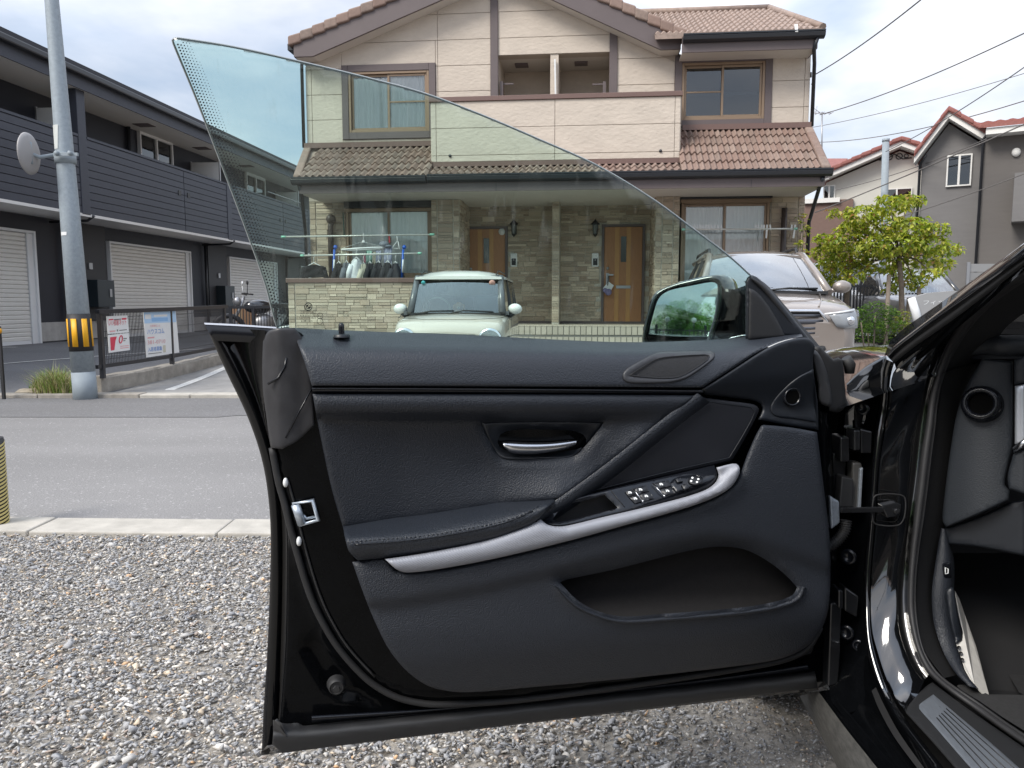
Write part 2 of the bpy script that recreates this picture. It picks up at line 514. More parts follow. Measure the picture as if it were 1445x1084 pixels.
# ------------------------------------------------------------------ ground, road, kerbs
def gz(Y):
    t = min(1, max(0, (Y - 9.2) / 5.5)); return .04 + .26 * t * t * (3 - 2 * t)
m_soil = mat('packed_gravel', (.30, .275, .24), .95, var=.45, vs=60, bump=.9, bs=110, bd=.006)
def asphaltmat(name, col, patchy):
    m, nt, b = newmat(name); N, L = nt.nodes, nt.links
    b.inputs['Roughness'].default_value = .88
    t = N.new('ShaderNodeTexCoord')
    n1 = N.new('ShaderNodeTexNoise'); n1.inputs['Scale'].default_value = 130; n1.inputs['Detail'].default_value = 3
    n2 = N.new('ShaderNodeTexNoise'); n2.inputs['Scale'].default_value = .55; n2.inputs['Detail'].default_value = 6
    v = N.new('ShaderNodeTexVoronoi'); v.inputs['Scale'].default_value = 85
    for n in (n1, n2, v): L.new(t.outputs['Object'], n.inputs['Vector'])
    r1 = N.new('ShaderNodeMapRange'); r1.inputs[1].default_value = .3; r1.inputs[2].default_value = .7; r1.inputs[3].default_value = .72; r1.inputs[4].default_value = 1.28
    L.new(n1.outputs['Fac'], r1.inputs[0])
    r2 = N.new('ShaderNodeMapRange'); r2.inputs[1].default_value = .3; r2.inputs[2].default_value = .7; r2.inputs[3].default_value = 1 - patchy; r2.inputs[4].default_value = 1 + patchy
    L.new(n2.outputs['Fac'], r2.inputs[0])
    mm = N.new('ShaderNodeMath'); mm.operation = 'MULTIPLY'; L.new(r1.outputs[0], mm.inputs[0]); L.new(r2.outputs[0], mm.inputs[1])
    n3 = N.new('ShaderNodeTexNoise'); n3.inputs['Scale'].default_value = 1.0; n3.inputs['Detail'].default_value = 5; mp3 = N.new('ShaderNodeMapping'); mp3.inputs['Scale'].default_value = (.12, 1.6, 1)
    L.new(t.outputs['Object'], mp3.inputs[0]); L.new(mp3.outputs[0], n3.inputs['Vector'])
    r3 = N.new('ShaderNodeMapRange'); r3.inputs[1].default_value = .35; r3.inputs[2].default_value = .65; r3.inputs[3].default_value = .94; r3.inputs[4].default_value = 1.05
    L.new(n3.outputs['Fac'], r3.inputs[0]); m3 = N.new('ShaderNodeMath'); m3.operation = 'MULTIPLY'; L.new(mm.outputs[0], m3.inputs[0]); L.new(r3.outputs[0], m3.inputs[1]); mm = m3
    # pale chips of stone
    wn_ = N.new('ShaderNodeTexWhiteNoise'); wn_.noise_dimensions = '3D'; L.new(v.outputs['Position'], wn_.inputs['Vector'])
    chip = N.new('ShaderNodeMapRange'); chip.inputs[1].default_value = .95; chip.inputs[2].default_value = 1; chip.inputs[4].default_value = .7
    L.new(wn_.outputs['Value'], chip.inputs[0])
    ad = N.new('ShaderNodeMath'); L.new(mm.outputs[0], ad.inputs[0]); L.new(chip.outputs[0], ad.inputs[1])
    sc = N.new('ShaderNodeVectorMath'); sc.operation = 'SCALE'; sc.inputs[0].default_value = col; L.new(ad.outputs[0], sc.inputs['Scale'])
    L.new(sc.outputs[0], b.inputs['Base Color'])
    bp = N.new('ShaderNodeBump'); bp.inputs['Strength'].default_value = .5; bp.inputs['Distance'].default_value = .004
    L.new(v.outputs['Distance'], bp.inputs['Height']); L.new(bp.outputs[0], b.inputs['Normal'])
    return m
m_road = asphaltmat('worn_asphalt', (.205, .199, .195), .09)
m_road2 = asphaltmat('newer_asphalt', (.15, .147, .147), .08)
m_fore = asphaltmat('forecourt_asphalt', (.115, .116, .122), .14)
m_kerb = mat('kerb_concrete', (.42, .395, .35), .9, var=.22, vs=7, bump=.5, bs=160, bd=.003)
m_line = mat('worn_line_paint', (.62, .61, .58), .8, var=.3, vs=30)
m_conc = mat('old_concrete', (.30, .275, .24), .92, var=.35, vs=6, bump=.6, bs=70, bd=.006)

def sheet(name, pts, m, nx=1, kind='structure'):
    b = MB(); b.add(pts, [tuple(range(len(pts)))]); o = b.build(name, m); return tag(o, kind=kind)
b = MB(); b.add([(-150, -150, -.06), (150, -150, -.06), (150, 300, -.06), (-150, 300, -.06)], [(0, 1, 2, 3)])
tag(b.build('ground', m_soil), kind='structure')
def nearY(x, y0): return y0 - .035 * (x + 2.0)
xs = [-40, -3, 3, 40]
b = MB(); b.add([(-40, -10, -.012), (40, -10, -.012), (40, nearY(40, 3.64) , -.012), (-40, nearY(-40, 3.64), -.012)], [(0, 1, 2, 3)])
tag(b.build('gravel_lot', m_soil), kind='structure')
b = MB(); b.add([(-40, nearY(-40, 3.86), 0), (40, nearY(40, 3.86), 0), (40, 9.04, .0), (-40, 9.04, .0)], [(0, 1, 2, 3)])
tag(b.build('road', m_road), kind='structure')
b = MB(); b.add([(-40, 7.55, .004), (-2.9, 7.5, .004), (-2.75, 7.62, .004), (40, 7.75, .004), (40, 9.03, .004), (-40, 9.03, .004)], [(0, 1, 2, 3, 4, 5)])
tag(b.build('road_patch', m_road2), kind='structure')
# near concrete edging, laid in blocks with open joints
eb = thing('kerb_edging', None, None); tag(eb, kind='structure')
for i in range(-14, 8):
    x0 = -2.35 + i * .93 ; x1 = x0 + .922
    k = MB(); k.prism([(x0, nearY(x0, 3.63), -.05), (x1, nearY(x1, 3.63), -.05), (x1, nearY(x1, 3.875), -.05), (x0, nearY(x0, 3.875), -.05)], (0, 0, .068 + .003 * (i % 2)))
    k.build('kerb_block', m_kerb, eb, bevel=.008)
ek = thing('far_kerb', None, None); tag(ek, kind='structure')
for i in range(-24, 30):
    if i in (-9,): pass
    x0 = -4.4 + i * .6; x1 = x0 + .592
    k = MB(); k.box((x0, 9.02, -.05), (x1, 9.24, .045 + .004 * (i % 3))); k.build('kerb_block', m_conc if x0 < -4.4 else m_kerb, ek, bevel=.012)
# forecourts beyond the road
rows = []
ys = [9.22] + [9.4 + .35 * i for i in range(18)] + [16 + 2 * i for i in range(16)] + [80]
for Y in ys: rows.append([(x, Y, gz(Y)) for x in (-60, -4.86)])
b = MB(); b.grid(rows); tag(b.build('left_forecourt', m_fore), kind='structure')
rows = [[(x, Y, gz(Y)) for x in (-4.86, 60)] for Y in ys]
m_drive = mat('driveway_concrete', (.27, .262, .25), .9, var=.22, vs=3, bump=.5, bs=120, bd=.003)
b = MB(); b.grid(rows); tag(b.build('driveway', m_drive), kind='structure')
def strip(a, c, w, name='road_marking'):
    a, c = Vector((*a, 0)), Vector((*c, 0)); d = (c - a).normalized(); p = Vector((-d.y, d.x, 0)) * w / 2
    rws = []
    for k in range(9):
        q = a.lerp(c, k / 8); z = (gz(q.y) + .006) if q.y > 9.22 else .008
        rws.append([(q - p).xy.to_3d() + Vector((0, 0, z)), (q + p).xy.to_3d() + Vector((0, 0, z))])
    b = MB(); b.grid(rws); return tag(b.build(name, m_line), kind='structure')
q0 = PZ(222, 553, .06); q1 = PZ(345, 515, .12)
strip((q0.x, q0.y), (q1.x, q1.y), .12)
q0 = PZ(100, 518, .14); q1 = PZ(330, 497, .2)
strip((q0.x - 1.5, q0.y - .1), (q1.x + .3, q1.y), .09)
q0 = PZ(4, 494, .25); strip((q0.x - .1, q0.y), (q0.x + .25, q0.y + .02), .12)

# ------------------------------------------------------------------ the gravel itself
def make_gravel():
    rng = np.random.default_rng(5)
    variants = []
    for k in range(14):
        bm = bmesh.new()
        n = int(rng.integers(7, 10))
        for _ in range(n):
            p = rng.normal(size=3); p /= np.linalg.norm(p)
            p *= (1, .72, .48); p += rng.normal(size=3) * .07
            bm.verts.new(p)
        r = bmesh.ops.convex_hull(bm, input=bm.verts)
        bmesh.ops.delete(bm, geom=[g for g in r.get('geom_interior', []) if isinstance(g, bmesh.types.BMVert)], context='VERTS')
        bmesh.ops.triangulate(bm, faces=bm.faces)
        bm.verts.index_update()
        variants.append((np.array([v.co[:] for v in bm.verts]), np.array([[v.index for v in f.verts] for f in bm.faces])))
        bm.free()
    N = 140000
    X = rng.uniform(-3.5, 1.3, N); Y = rng.uniform(.9, 3.66, N)
    keep = (np.abs(X) < Y * .72 + .9) & (Y < 3.62 - .035 * (X + 2.0) + rng.uniform(-.02, .06, N))
    X, Y = X[keep], Y[keep]; N = len(X)
    size = np.clip(rng.lognormal(math.log(.0068), .40, N), .0036, .027)
    worn = np.clip((X - .30) / .35, 0, 1) * np.clip((2.0 - np.abs(Y - 1.7)) , 0, 1)      # finer stones beside the sill
    size *= 1 - .45 * worn
    yaw = np.where(rng.random(N) < .65, rng.normal(.35, .5, N), rng.uniform(0, 6.28, N)); tiltx = rng.normal(0, .38, N); tilty = rng.normal(0, .38, N)
    Z = .004 + rng.random(N) ** 1.5 * .014 + size * .12 - .012
    pal = np.array([(.200, .210, .228), (.155, .168, .192), (.255, .262, .272), (.30, .30, .298), (.40, .385, .355), (.115, .125, .148), (.37, .305, .225), (.235, .19, .165), (.43, .42, .41), (.40, .24, .115)])
    pr = np.array([.19, .16, .19, .14, .085, .09, .055, .035, .045, .01]); pr /= pr.sum()
    ci = rng.choice(len(pal), N, p=pr); pal = pal * .72 + np.array([.255, .25, .243]) * .28; C = pal[ci] * rng.uniform(.78, 1.22, (N, 1)) * np.array([1.66, 1.60, 1.52])
    vi = rng.integers(0, len(variants), N)
    VV, FF, CC = [], [], []; off = 0
    for k, (v, f) in enumerate(variants):
        s = np.where(vi == k)[0]; n = len(s)
        if not n: continue
        P = np.repeat(v[None], n, 0) * size[s][:, None, None] * np.stack([rng.uniform(.8, 1.5, n), rng.uniform(.8, 1.15, n), rng.uniform(.55, .95, n)], 1)[:, None, :]
        cx, sx = np.cos(tiltx[s])[:, None], np.sin(tiltx[s])[:, None]
        y, z = P[..., 1] * cx - P[..., 2] * sx, P[..., 1] * sx + P[..., 2] * cx
        P = np.stack([P[..., 0], y, z], -1)
        cx, sx = np.cos(tilty[s])[:, None], np.sin(tilty[s])[:, None]
        x, z = P[..., 0] * cx + P[..., 2] * sx, -P[..., 0] * sx + P[..., 2] * cx
        P = np.stack([x, P[..., 1], z], -1)
        cx, sx = np.cos(yaw[s])[:, None], np.sin(yaw[s])[:, None]
        x, y = P[..., 0] * cx - P[..., 1] * sx, P[..., 0] * sx + P[..., 1] * cx
        P = np.stack([x + X[s][:, None], y + Y[s][:, None], P[..., 2] + Z[s][:, None]], -1)
        VV.append(P.reshape(-1, 3)); m = len(v)
        FF.append((f[None] + (np.arange(n) * m)[:, None, None] + off).reshape(-1, 3)); off += n * m
        CC.append(np.repeat(C[s], m, 0))
    V = np.concatenate(VV); F = np.concatenate(FF); Cc = np.concatenate(CC)
    me = bpy.data.meshes.new('gravel')
    me.vertices.add(len(V)); me.vertices.foreach_set('co', V.astype(np.float32).ravel())
    me.loops.add(F.size); me.loops.foreach_set('vertex_index', F.astype(np.int32).ravel())
    me.polygons.add(len(F)); me.polygons.foreach_set('loop_start', np.arange(0, F.size, 3, dtype=np.int32))
    me.update(calc_edges=True)
    a = me.attributes.new('stone', 'FLOAT_COLOR', 'POINT')
    a.data.foreach_set('color', np.concatenate([Cc, np.ones((len(Cc), 1))], 1).astype(np.float32).ravel())
    m = mat('gravel_stone', (1, 1, 1), .82, attr='stone', var=.25, vs=160)
    o = link('gravel', me, m)
    tag(o, 'loose grey crushed stone gravel covering the parking lot', 'gravel', kind='stuff')
make_gravel()
# ------------------------------------------------------------------ duplex house across the road
HA = R(5.7)
hO = Vector((0, 15.5, 0)); hd = Vector((math.cos(HA), -math.sin(HA), 0)); hn = Vector((math.sin(HA), math.cos(HA), 0))
house = thing('duplex_house', 'beige two-storey duplex house with brown tiled roofs across the road', 'house', hO, -HA)
HI = WM[house].inverted()
def hp(px, py, v=0.):
    """point of the photograph on the facade plane set v metres back, in house coordinates (u, v, z)"""
    q = HI @ PP(px, py, hO + hn * v, hn); q.y = v; return q
def hu(px, py, v=0.): return hp(px, py, v).x
def hz(px, py, v=0.): return hp(px, py, v).z
m_side = mat('beige_siding', (.54, .472, .40), .8, var=.09, vs=2.2, bump=.65, bs=11, bd=.016, stretch=(1, 1, 1.7))
m_core = mat('joint_caulk', (.44, .38, .32), .9)
m_trim = mat('purple_brown_trim', (.118, .094, .094), .55, var=.08, vs=2)
m_soff = mat('cream_soffit', (.60, .56, .51), .8)
m_cap = mat('brown_capping', (.15, .092, .078), .45, var=.06, vs=3)
m_gut = mat('black_gutter', (.02, .022, .027), .35)
m_tile = mat('brown_roof_tile', (.235, .175, .145), .75, var=.25, vs=12, rnd=.16, hue=(.20, .12, .095))
m_tile1 = mat('brown_roof_tile_far', (.28, .21, .175), .75, var=.3, vs=9)
m_alu = mat('bronze_window_frame', (.26, .185, .125), .4, metal=.3)
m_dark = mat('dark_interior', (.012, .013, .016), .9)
m_curt = mat('lace_curtain', (.92, .94, .93), .9, var=.06, vs=14, stretch=(1, 1, .05))
m_pane = glassmat('window_pane', (.97, .985, .985), 1.2, base=.03)
m_pane2 = glassmat('dim_window_pane', (.35, .40, .43), 1.6, base=.06)
m_sto = mat('stone_cladding', (.53, .45, .355), .9, var=.22, vs=25, bump=.6, bs=55, bd=.004, rnd=.32, hue=(.33, .235, .175))
m_sto2 = mat('stone_cladding_joined', (1, 1, 1), .9, attr='tint', var=.22, vs=25, bump=.6, bs=55, bd=.004)
m_mort = mat('cladding_joint', (.56, .52, .45), .95, var=.2, vs=30)
m_steel = mat('grey_metal', (.35, .35, .36), .4, metal=.7)
m_black = mat('black_plastic', (.018, .018, .02), .45)
m_wood = mat('brown_door', (.36, .17, .075), .5, var=.18, vs=16, stretch=(6, 6, .5))
m_white = mat('white_plastic', (.72, .73, .73), .5)

# --- walls behind the cladding
uL, uR = hu(432, 150), hu(1142, 150)
zt = 4.55
zP = hz(800, 457, .9)                      # porch floor
sl_l = (hp(414, 61, -.36), hp(552, 0, -.36)); sl_r = (hp(922, 33.5, -.36), hp(849, 0, -.36))
mL = (sl_l[1].z - sl_l[0].z) / (sl_l[1].x - sl_l[0].x); mR = (sl_r[1].z - sl_r[0].z) / (sl_r[1].x - sl_r[0].x)
uk = (sl_r[0].z - mR * sl_r[0].x - sl_l[0].z + mL * sl_l[0].x) / (mL - mR); zk = sl_l[0].z + mL * (uk - sl_l[0].x)
BT = .40                                   # depth of barge board
def gzl(u): return zk + (mL if u < uk else mR) * (u - uk) - BT + .03     # underside of gable at u
zE = hz(1050, 74)                          # top of wall under the right eave
w = MB()
rc0, rc1 = hu(703, 100), hu(862, 100); rz0, rz1 = hz(780, 137), hz(780, 76)
D = 7.0
def wallbox(u0, u1, z0, z1, v0=.02, v1=.25): w.box((u0, v0, z0), (u1, v1, z1))
gfz = zP - .02
u96 = hu(962, 80)
ev = -1.3
zeav = (hz(1060, 242, ev) + hz(520, 254, ev)) / 2; zc = zeav - .22
WL = (hu(483, 140), hu(615, 140), hz(548, 196), hz(548, 91)); WR = (hu(952, 130), hu(1089, 130), hz(1020, 179), hz(1020, 77.5))
def wcol(a, c, z0, zf): w.prism([(a, .02, z0), (c, .02, z0), (c, .02, zf(c)), (a, .02, zf(a))], (0, .25, 0))
for W_, a, c, zf in ((WL, uL, rc0, gzl), (WR, rc1, uR, lambda u: gzl(u) if u < u96 - .3 else zE)):
    q0, q1 = W_[0] + .12, W_[1] - .12
    wcol(a, q0, zc, zf); wcol(q1, c, zc, zf); wcol(q0, q1, zc, lambda u: W_[2] + .12); wcol(q0, q1, W_[3] - .12, zf)
w.prism([(rc0, .02, rz1), (rc1, .02, rz1), (rc1, .02, gzl(rc1)), (uk, .02, gzl(uk)), (rc0, .02, gzl(rc0))], (0, .25, 0))
w.box((rc0, .02, zc), (rc1, .27, rz0))
w.box((uL, .27, 0), (uL + .2, D, zE - .1)); w.box((uR - .2, .27, 0), (uR, D, zE)); w.box((uL, D - .2, 0), (uR, D, zE))
w.build('wall', m_core, house)
# balcony recess
rec = MB()
rec.box((rc0, 1.15, rz0 - .4), (rc1, 1.25, rz1 + .1))
rec.box((rc0 - .06, .27, rz0 - .4), (rc0, 1.15, rz1)); rec.box((rc1, .27, rz0 - .4), (rc1 + .06, 1.15, rz1))
rec.build('balcony_recess', m_side, house)
rec = MB(); rec.box((rc0 - .06, .27, rz1), (rc1 + .06, 1.25, rz1 + .06)); rec.build('balcony_ceiling', m_soff, house)
for px in (736, 820):
    c = hp(px, 94, .6); c.z = rz1
    k = MB(); k.box((c.x - .13, .5, rz1 - .03), (c.x + .13, .74, rz1 - .002)); k.build('ceiling_vent', m_trim, house)
pu0, pu1 = hu(776.5, 100), hu(788, 100)
k = MB(); k.box((pu0, .02, rz0 - .3), (pu1, 1.1, rz1 - .003)); k.build('balcony_divider', m_side, house)
k = MB(); a = hp(783, 84, -.02); c = hp(784, 136, -.02); k.bar((a.x, -.03, a.z), (c.x, -.03, c.z), .03, .03); k.build('drain_pipe', m_white, house)
for px in (706, 855):
    k = MB(); q = hp(px, 122, .1); s = 1 if px < 750 else -1
    k.box((q.x, .05, q.z - .20), (q.x + .06 * s, .15, q.z + .08)); k.box((q.x + .06 * s, .09, q.z + .03), (q.x + .26 * s, .12, q.z + .055))
    k.build('pole_bracket', m_trim, house)

# --- siding panels, one object each
def clip_poly(poly, fn):
    out = []
    for i in range(len(poly)):
        a, c = poly[i], poly[(i + 1) % len(poly)]; fa, fc = fn(a), fn(c)
        if fa >= 0: out.append(a)
        if fa * fc < 0:
            t = fa / (fa - fc); out.append((a[0] + (c[0] - a[0]) * t, a[1] + (c[1] - a[1]) * t))
    return out
def panel(u0, u1, z0, z1, v=0., holes=(), gable=True, parent=None):
    for h in holes:
        hu0, hu1, hz0, hz1 = h
        if hu0 < u1 and hu1 > u0 and hz0 < z1 and hz1 > z0:
            if hu0 > u0: panel(u0, hu0, z0, z1, v, (), gable)
            if hu1 < u1: panel(hu1, u1, z0, z1, v, (), gable)
            if hz0 > z0: panel(max(u0, hu0), min(u1, hu1), z0, hz0, v, (), gable)
            if hz1 < z1: panel(max(u0, hu0), min(u1, hu1), hz1, z1, v, (), gable)
            return
    g = .004
    p = [(u0 + g, z0 + g), (u1 - g, z0 + g), (u1 - g, z1 - g), (u0 + g, z1 - g)]
    if gable:
        p = clip_poly(p, lambda q: zk + mL * (q[0] - uk) - BT + .02 - q[1])
        p = clip_poly(p, lambda q: max(zk + mR * (q[0] - uk) - BT + .02 - q[1], (zE - q[1]) if q[0] > u96 - .01 else -9))
    if len(p) < 3: return
    area = abs(sum(p[i][0] * p[(i + 1) % len(p)][1] - p[(i + 1) % len(p)][0] * p[i][1] for i in range(len(p)))) / 2
    if area < .004: return
    k = MB(); k.prism([(q[0], v, q[1]) for q in p], (0, .018, 0)); return k.build('siding_panel', m_side, house, bevel=.004, seg=1)
WL = (hu(483, 140), hu(615, 140), hz(548, 196), hz(548, 91)); WR = (hu(952, 130), hu(1089, 130), hz(1020, 179), hz(1020, 77.5))
pr = .486; z59 = hz(560, 59)
rows = [z59 + pr * k for k in range(-4, 7)]
ur = [uL, hu(692, 100)]
for i in range(len(rows) - 1):
    z0, z1 = rows[i], rows[i + 1]
    for a, c in ((uL, uL + .12), (uL + .12, hu(618, 120)), (hu(618, 120), hu(692.5, 100))): panel(a, c, z0, z1, 0, (WL,))
    panel(hu(702.5, 60), hu(861, 60), max(z0, rz1), z1, 0) if z1 > rz1 else None
    z0b, z1b = z0 + .03, z1 + .03
    for a, c in ((hu(870.5, 100), u96), (u96, uR - .1), (uR - .1, uR)): panel(a, c, z0b, min(z1b, zE) if a >= u96 - .01 else z1b, 0, (WR,))
# timber bands
def band(name, p0, p1, v0=-.035, v1=.0, m=m_trim):
    a, c = hp(*p0), hp(*p1); k = MB(); k.box((a.x, v0, a.z), (c.x, v1 + .02, c.z)); return k.build(name, m, house, bevel=.004, seg=1)
band('timber_band', (692, -40), (703, 139)); band('timber_band', (860.5, 42), (870.5, 136))

# --- balcony front
bv = -.75
bu0, bu1 = hu(608, 180, bv), hu(960, 180, bv); bz1 = hz(783, 140, bv); bz0 = hz(783, 226, bv)
k = MB(); k.box((bu0 + .01, bv + .02, bz0), (bu1 - .01, bv + .16, bz1)); k.box((bu0 + .01, bv + .16, bz0), (bu0 + .14, 0, bz1)); k.box((bu1 - .14, bv + .16, bz0), (bu1 - .01, 0, bz1))
k.box((bu0 + .1, bv + .1, bz0 - .0), (bu1 - .1, .4, bz0 + .12))
k.build('balcony_wall', m_core, house)
zs = [bz0, hz(783, 217, bv), hz(783, 178, bv), bz1]
um = hu(783, 180, bv)
for i in range(3):
    for a, c in ((bu0, bu0 + .1), (bu0 + .1, um), (um, bu1 - .1), (bu1 - .1, bu1)): panel(a, c, zs[i], zs[i + 1], bv, (), False)
    for u in (bu0, bu1):
        k = MB(); k.box((u - .006, bv + .022, zs[i] + .004), (u + .012, -.004, zs[i + 1] - .004)); k.build('siding_panel', m_side, house)
k = MB(); k.box((bu0 - .03, bv - .03, bz1), (bu1 + .03, bv + .19, bz1 + .085)); k.box((bu0 - .03, bv + .19, bz1), (bu0 + .17, -.01, bz1 + .085)); k.box((bu1 - .17, bv + .19, bz1), (bu1 + .03, -.01, bz1 + .085))
k.build('balcony_capping', m_cap, house, bevel=.006)
k = MB(); k.box((bu0 - .0, bv - .025, bz0 - .09), (bu1 + .06, bv + .02, bz0 - .003)); k.build('flashing', m_cap, house)
for px, py in ((635, 220), (932, 213)):
    q = hp(px, py, bv - .01); k = MB(); k.lathe([(.0, 0), (.028, 0), (.028, .05)], 10, (q.x, bv - .02, q.z), (0, 1, 0)); k.build('drain_spout', m_gut, house)
# --- windows
def window(u0, u1, z0, z1, v, trim=.14, mid=True, curtain=(1, 1), sill_open=False, boxtop=0):
    g = .004
    wd = MB()
    if trim:
        for a in ((u0, u0 + trim, z0, z1), (u1 - trim, u1, z0, z1), (u0 + trim + .002, u1 - trim - .002, z1 - trim, z1), (u0 + trim + .002, u1 - trim - .002, z0, z0 + trim)):
            wd.box((a[0], v - .03, a[2]), (a[1], v + .04, a[3]))
        tr = wd.build('window_trim', m_trim, house, bevel=.004, seg=1)
        u0 += trim; u1 -= trim; z0 += trim; z1 -= trim
    f = MB(); t = .05
    for a in ((u0, u0 + t, z0, z1), (u1 - t, u1, z0, z1), (u0 + t, u1 - t, z1 - t, z1), (u0 + t, u1 - t, z0, z0 + t)): f.box((a[0] + .001, v - .015, a[2] + .001), (a[1] - .001, v + .09, a[3] - .001))
    win = f.build('window', m_alu, house, bevel=.004, seg=1)
    um = (u0 + u1) / 2; s = .045
    for i, (a, c, vv) in enumerate(((u0 + t, um + .03, v + .04), (um - .03, u1 - t, v + .015))):
        sm = MB()
        for q in ((a, a + s, z0 + t, z1 - t), (c - s, c, z0 + t, z1 - t), (a + s, c - s, z1 - t - s, z1 - t), (a + s, c - s, z0 + t, z0 + t + s)): sm.box((q[0] + .001, vv, q[2] + .001), (q[1] - .001, vv + .024, q[3] - .001))
        if mid and i == (0 if mid == 1 else 1): sm.box((a + s, vv + .003, (z0 + z1) / 2 - .015), (c - s, vv + .02, (z0 + z1) / 2 + .015))
        sm.build('sash', m_alu, win, bevel=.003, seg=1)
        p = MB(); p.box((a + s, vv + .010, z0 + t + s), (c - s, vv + .014, z1 - t - s)); p.build('pane', m_pane if curtain[i] else m_pane2, win)
        if curtain[i]:
            cr = []; n = 60
            for zz in (z0 + t, z1 - t - (.06 if i == 0 else .02)):
                cr.append([(a + (c - a) * q / n, v + .075 + .012 * math.sin(q * .9 + 1.3 * math.sin(q * .23 + i)) , zz) for q in range(n + 1)])
            cc = MB(); cc.grid(cr); cc.build('curtain', m_curt, win)
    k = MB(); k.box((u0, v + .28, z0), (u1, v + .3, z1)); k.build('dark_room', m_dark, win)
    return win
window(*WL, 0, .13, 2, (1, 1))
wr = window(*WR, 0, .13, 1, (0, 0))
k = MB(); k.box((WR[0] + .2, .12, WR[2] + .62), (WR[1] - .25, .14, WR[2] + .66)); k.build('curtain_rail', m_white, wr)

# --- gable roof
vF = -.36
def barge(u_from, u_to, m, zcut):
    k = MB(); f = lambda u: zk + m * (u - uk); ub_ = uk + (zcut + BT - zk) / m
    k.prism([(u_from, vF, f(u_from)), (u_to, vF, f(u_to)), (u_to, vF, f(u_to) - BT), (ub_, vF, zcut), (u_from, vF, zcut)], (0, .05, 0)); return k
uEl = hu(414, 61, vF); uEr = hu(961, 60, vF)
zbl = hz(430, 80, vF); zbr = hz(940, 70, vF)
barge(uEl, uk - .002, mL, zbl).build('barge_board', m_trim, house, bevel=.005); barge(uEr, uk + .002, mR, zbr).build('barge_board', m_trim, house, bevel=.005)
k = MB()
for a, c, m in ((uEl + .02, uk, mL), (uk, uEr - .01, mR)):
    zc_ = zbl if a < uk - 1 else zbr; ub_ = uk + (zc_ + BT - zk) / m; p = [(q_, zk + m * (q_ - uk) - BT) for q_ in (uk, ub_)] + [((a if m > 0 else c), zc_)]
    for (u0_, z0_), (u1_, z1_) in zip(p[:-1], p[1:]): k.prism([(u0_, vF + .05, z0_), (u1_, vF + .05, z1_), (u1_, .3, z1_), (u0_, .3, z0_)], (0, 0, .03))
k.build('soffit', m_soff, house)
k = MB()
for a, m in ((uEl, mL), (uEr, mR)):
    z = zk + m * (a - uk); s = .02 if a < uk else -.02
    k.box((a, vF + .05, zbl if a < uk else zbr), (a + s, .0, z)); 
k.build('eave_fascia', m_trim, house)
k = MB()
for a, c, m in ((uEl - .05, uk, mL), (uk, uEr + .05, mR)):
    k.prism([(a, vF - .02, zk + m * (a - uk) + .012), (c, vF - .02, zk + m * (c - uk) + .012), (c, D + .4, zk + m * (c - uk) + .012), (a, D + .4, zk + m * (a - uk) + .012)], (0, 0, .05))
roofg = k.build('gable_roof', m_tile1, house)
def verge(m, u0, u1, n):
    for i in range(n):
        a = u0 + (u1 - u0) * i / n; c = u0 + (u1 - u0) * (i + 1.12) / n
        za, zc = zk + m * (a - uk), zk + m * (c - uk)
        if a > c: a, c, za, zc = c, a, zc, za
        lift = .035
        lo = za if m > 0 else zc
        # the downhill end rides on the tile below
        za2, zc2 = (za + lift, zc) if m > 0 else (za, zc + lift)
        k = MB()
        k.prism([(a, vF - .05, za2 - .06), (c, vF - .05, zc2 - .06), (c, vF - .05, zc2 + .13), (a, vF - .05, za2 + .13)], (0, .34, 0))
        k.build('verge_tile', m_tile, house, bevel=.035, seg=3)
verge(mL, uEl - .10, uk, 17); verge(mR, uEr + .10, uk, 15)

# --- tile maker: interlocking wave tile
def tile_mesh(wd, ln):
    n = 8; rows = []
    prof = [(x / n, .5 - .5 * math.cos(2 * math.pi * (x / n) ** 1.25)) for x in range(n + 1)]
    for y, zz in ((0, -.03), (0, .0), (ln * 1.12, -.004)):
        rows.append([(q[0] * wd * 1.04, y, q[1] * .048 + zz + (.028 if y == 0 and zz == 0 else .028 if y == 0 else .0)) for q in prof])
    m = MB(); m.grid([rows[0], rows[1]], False); m.grid([rows[1], rows[2]], True)
    return m.mesh('tile')
def tiled(roof, A, B, C, Dp, ncol, nrow, mesh_w=None, skip=None, clip=None):
    """A,B eave corners; C above A; per-piece tiles on the plane"""
    A, B, C = Vector(A), Vector(B), Vector(C)
    ux = (B - A).normalized(); uy = (C - A); uy = (uy - ux * uy.dot(ux)).normalized(); nz_ = ux.cross(uy)
    wd = (B - A).length / ncol; ln = (C - A).length / nrow
    me = tile_mesh(wd, ln); me.materials.append(m_tile)
    for j in range(nrow):
        for i in range(ncol):
            p = A + ux * (i * wd) + uy * (j * ln)
            if skip and skip(p + ux * wd / 2 + uy * ln / 2): continue
            o = bpy.data.objects.new('tile', me); COL.objects.link(o); o.parent = roof
            jit = random.uniform(-.006, .006)
            M3 = Matrix((ux, uy, nz_)).transposed().to_4x4()
            o.matrix_local = Matrix.Translation(p + nz_ * (.02 + jit)) @ M3; WM[o] = WM[roof] @ o.matrix_local
# lower roofs
ev = -1.3
def lower_roof(pxs_top, pxs_eave, ncol, nrow, name='lower_roof'):
    t0, t1 = hp(*pxs_top[0], 0), hp(*pxs_top[1], 0); e0, e1 = hp(*pxs_eave[0], ev), hp(*pxs_eave[1], ev)
    return t0, t1, e0, e1
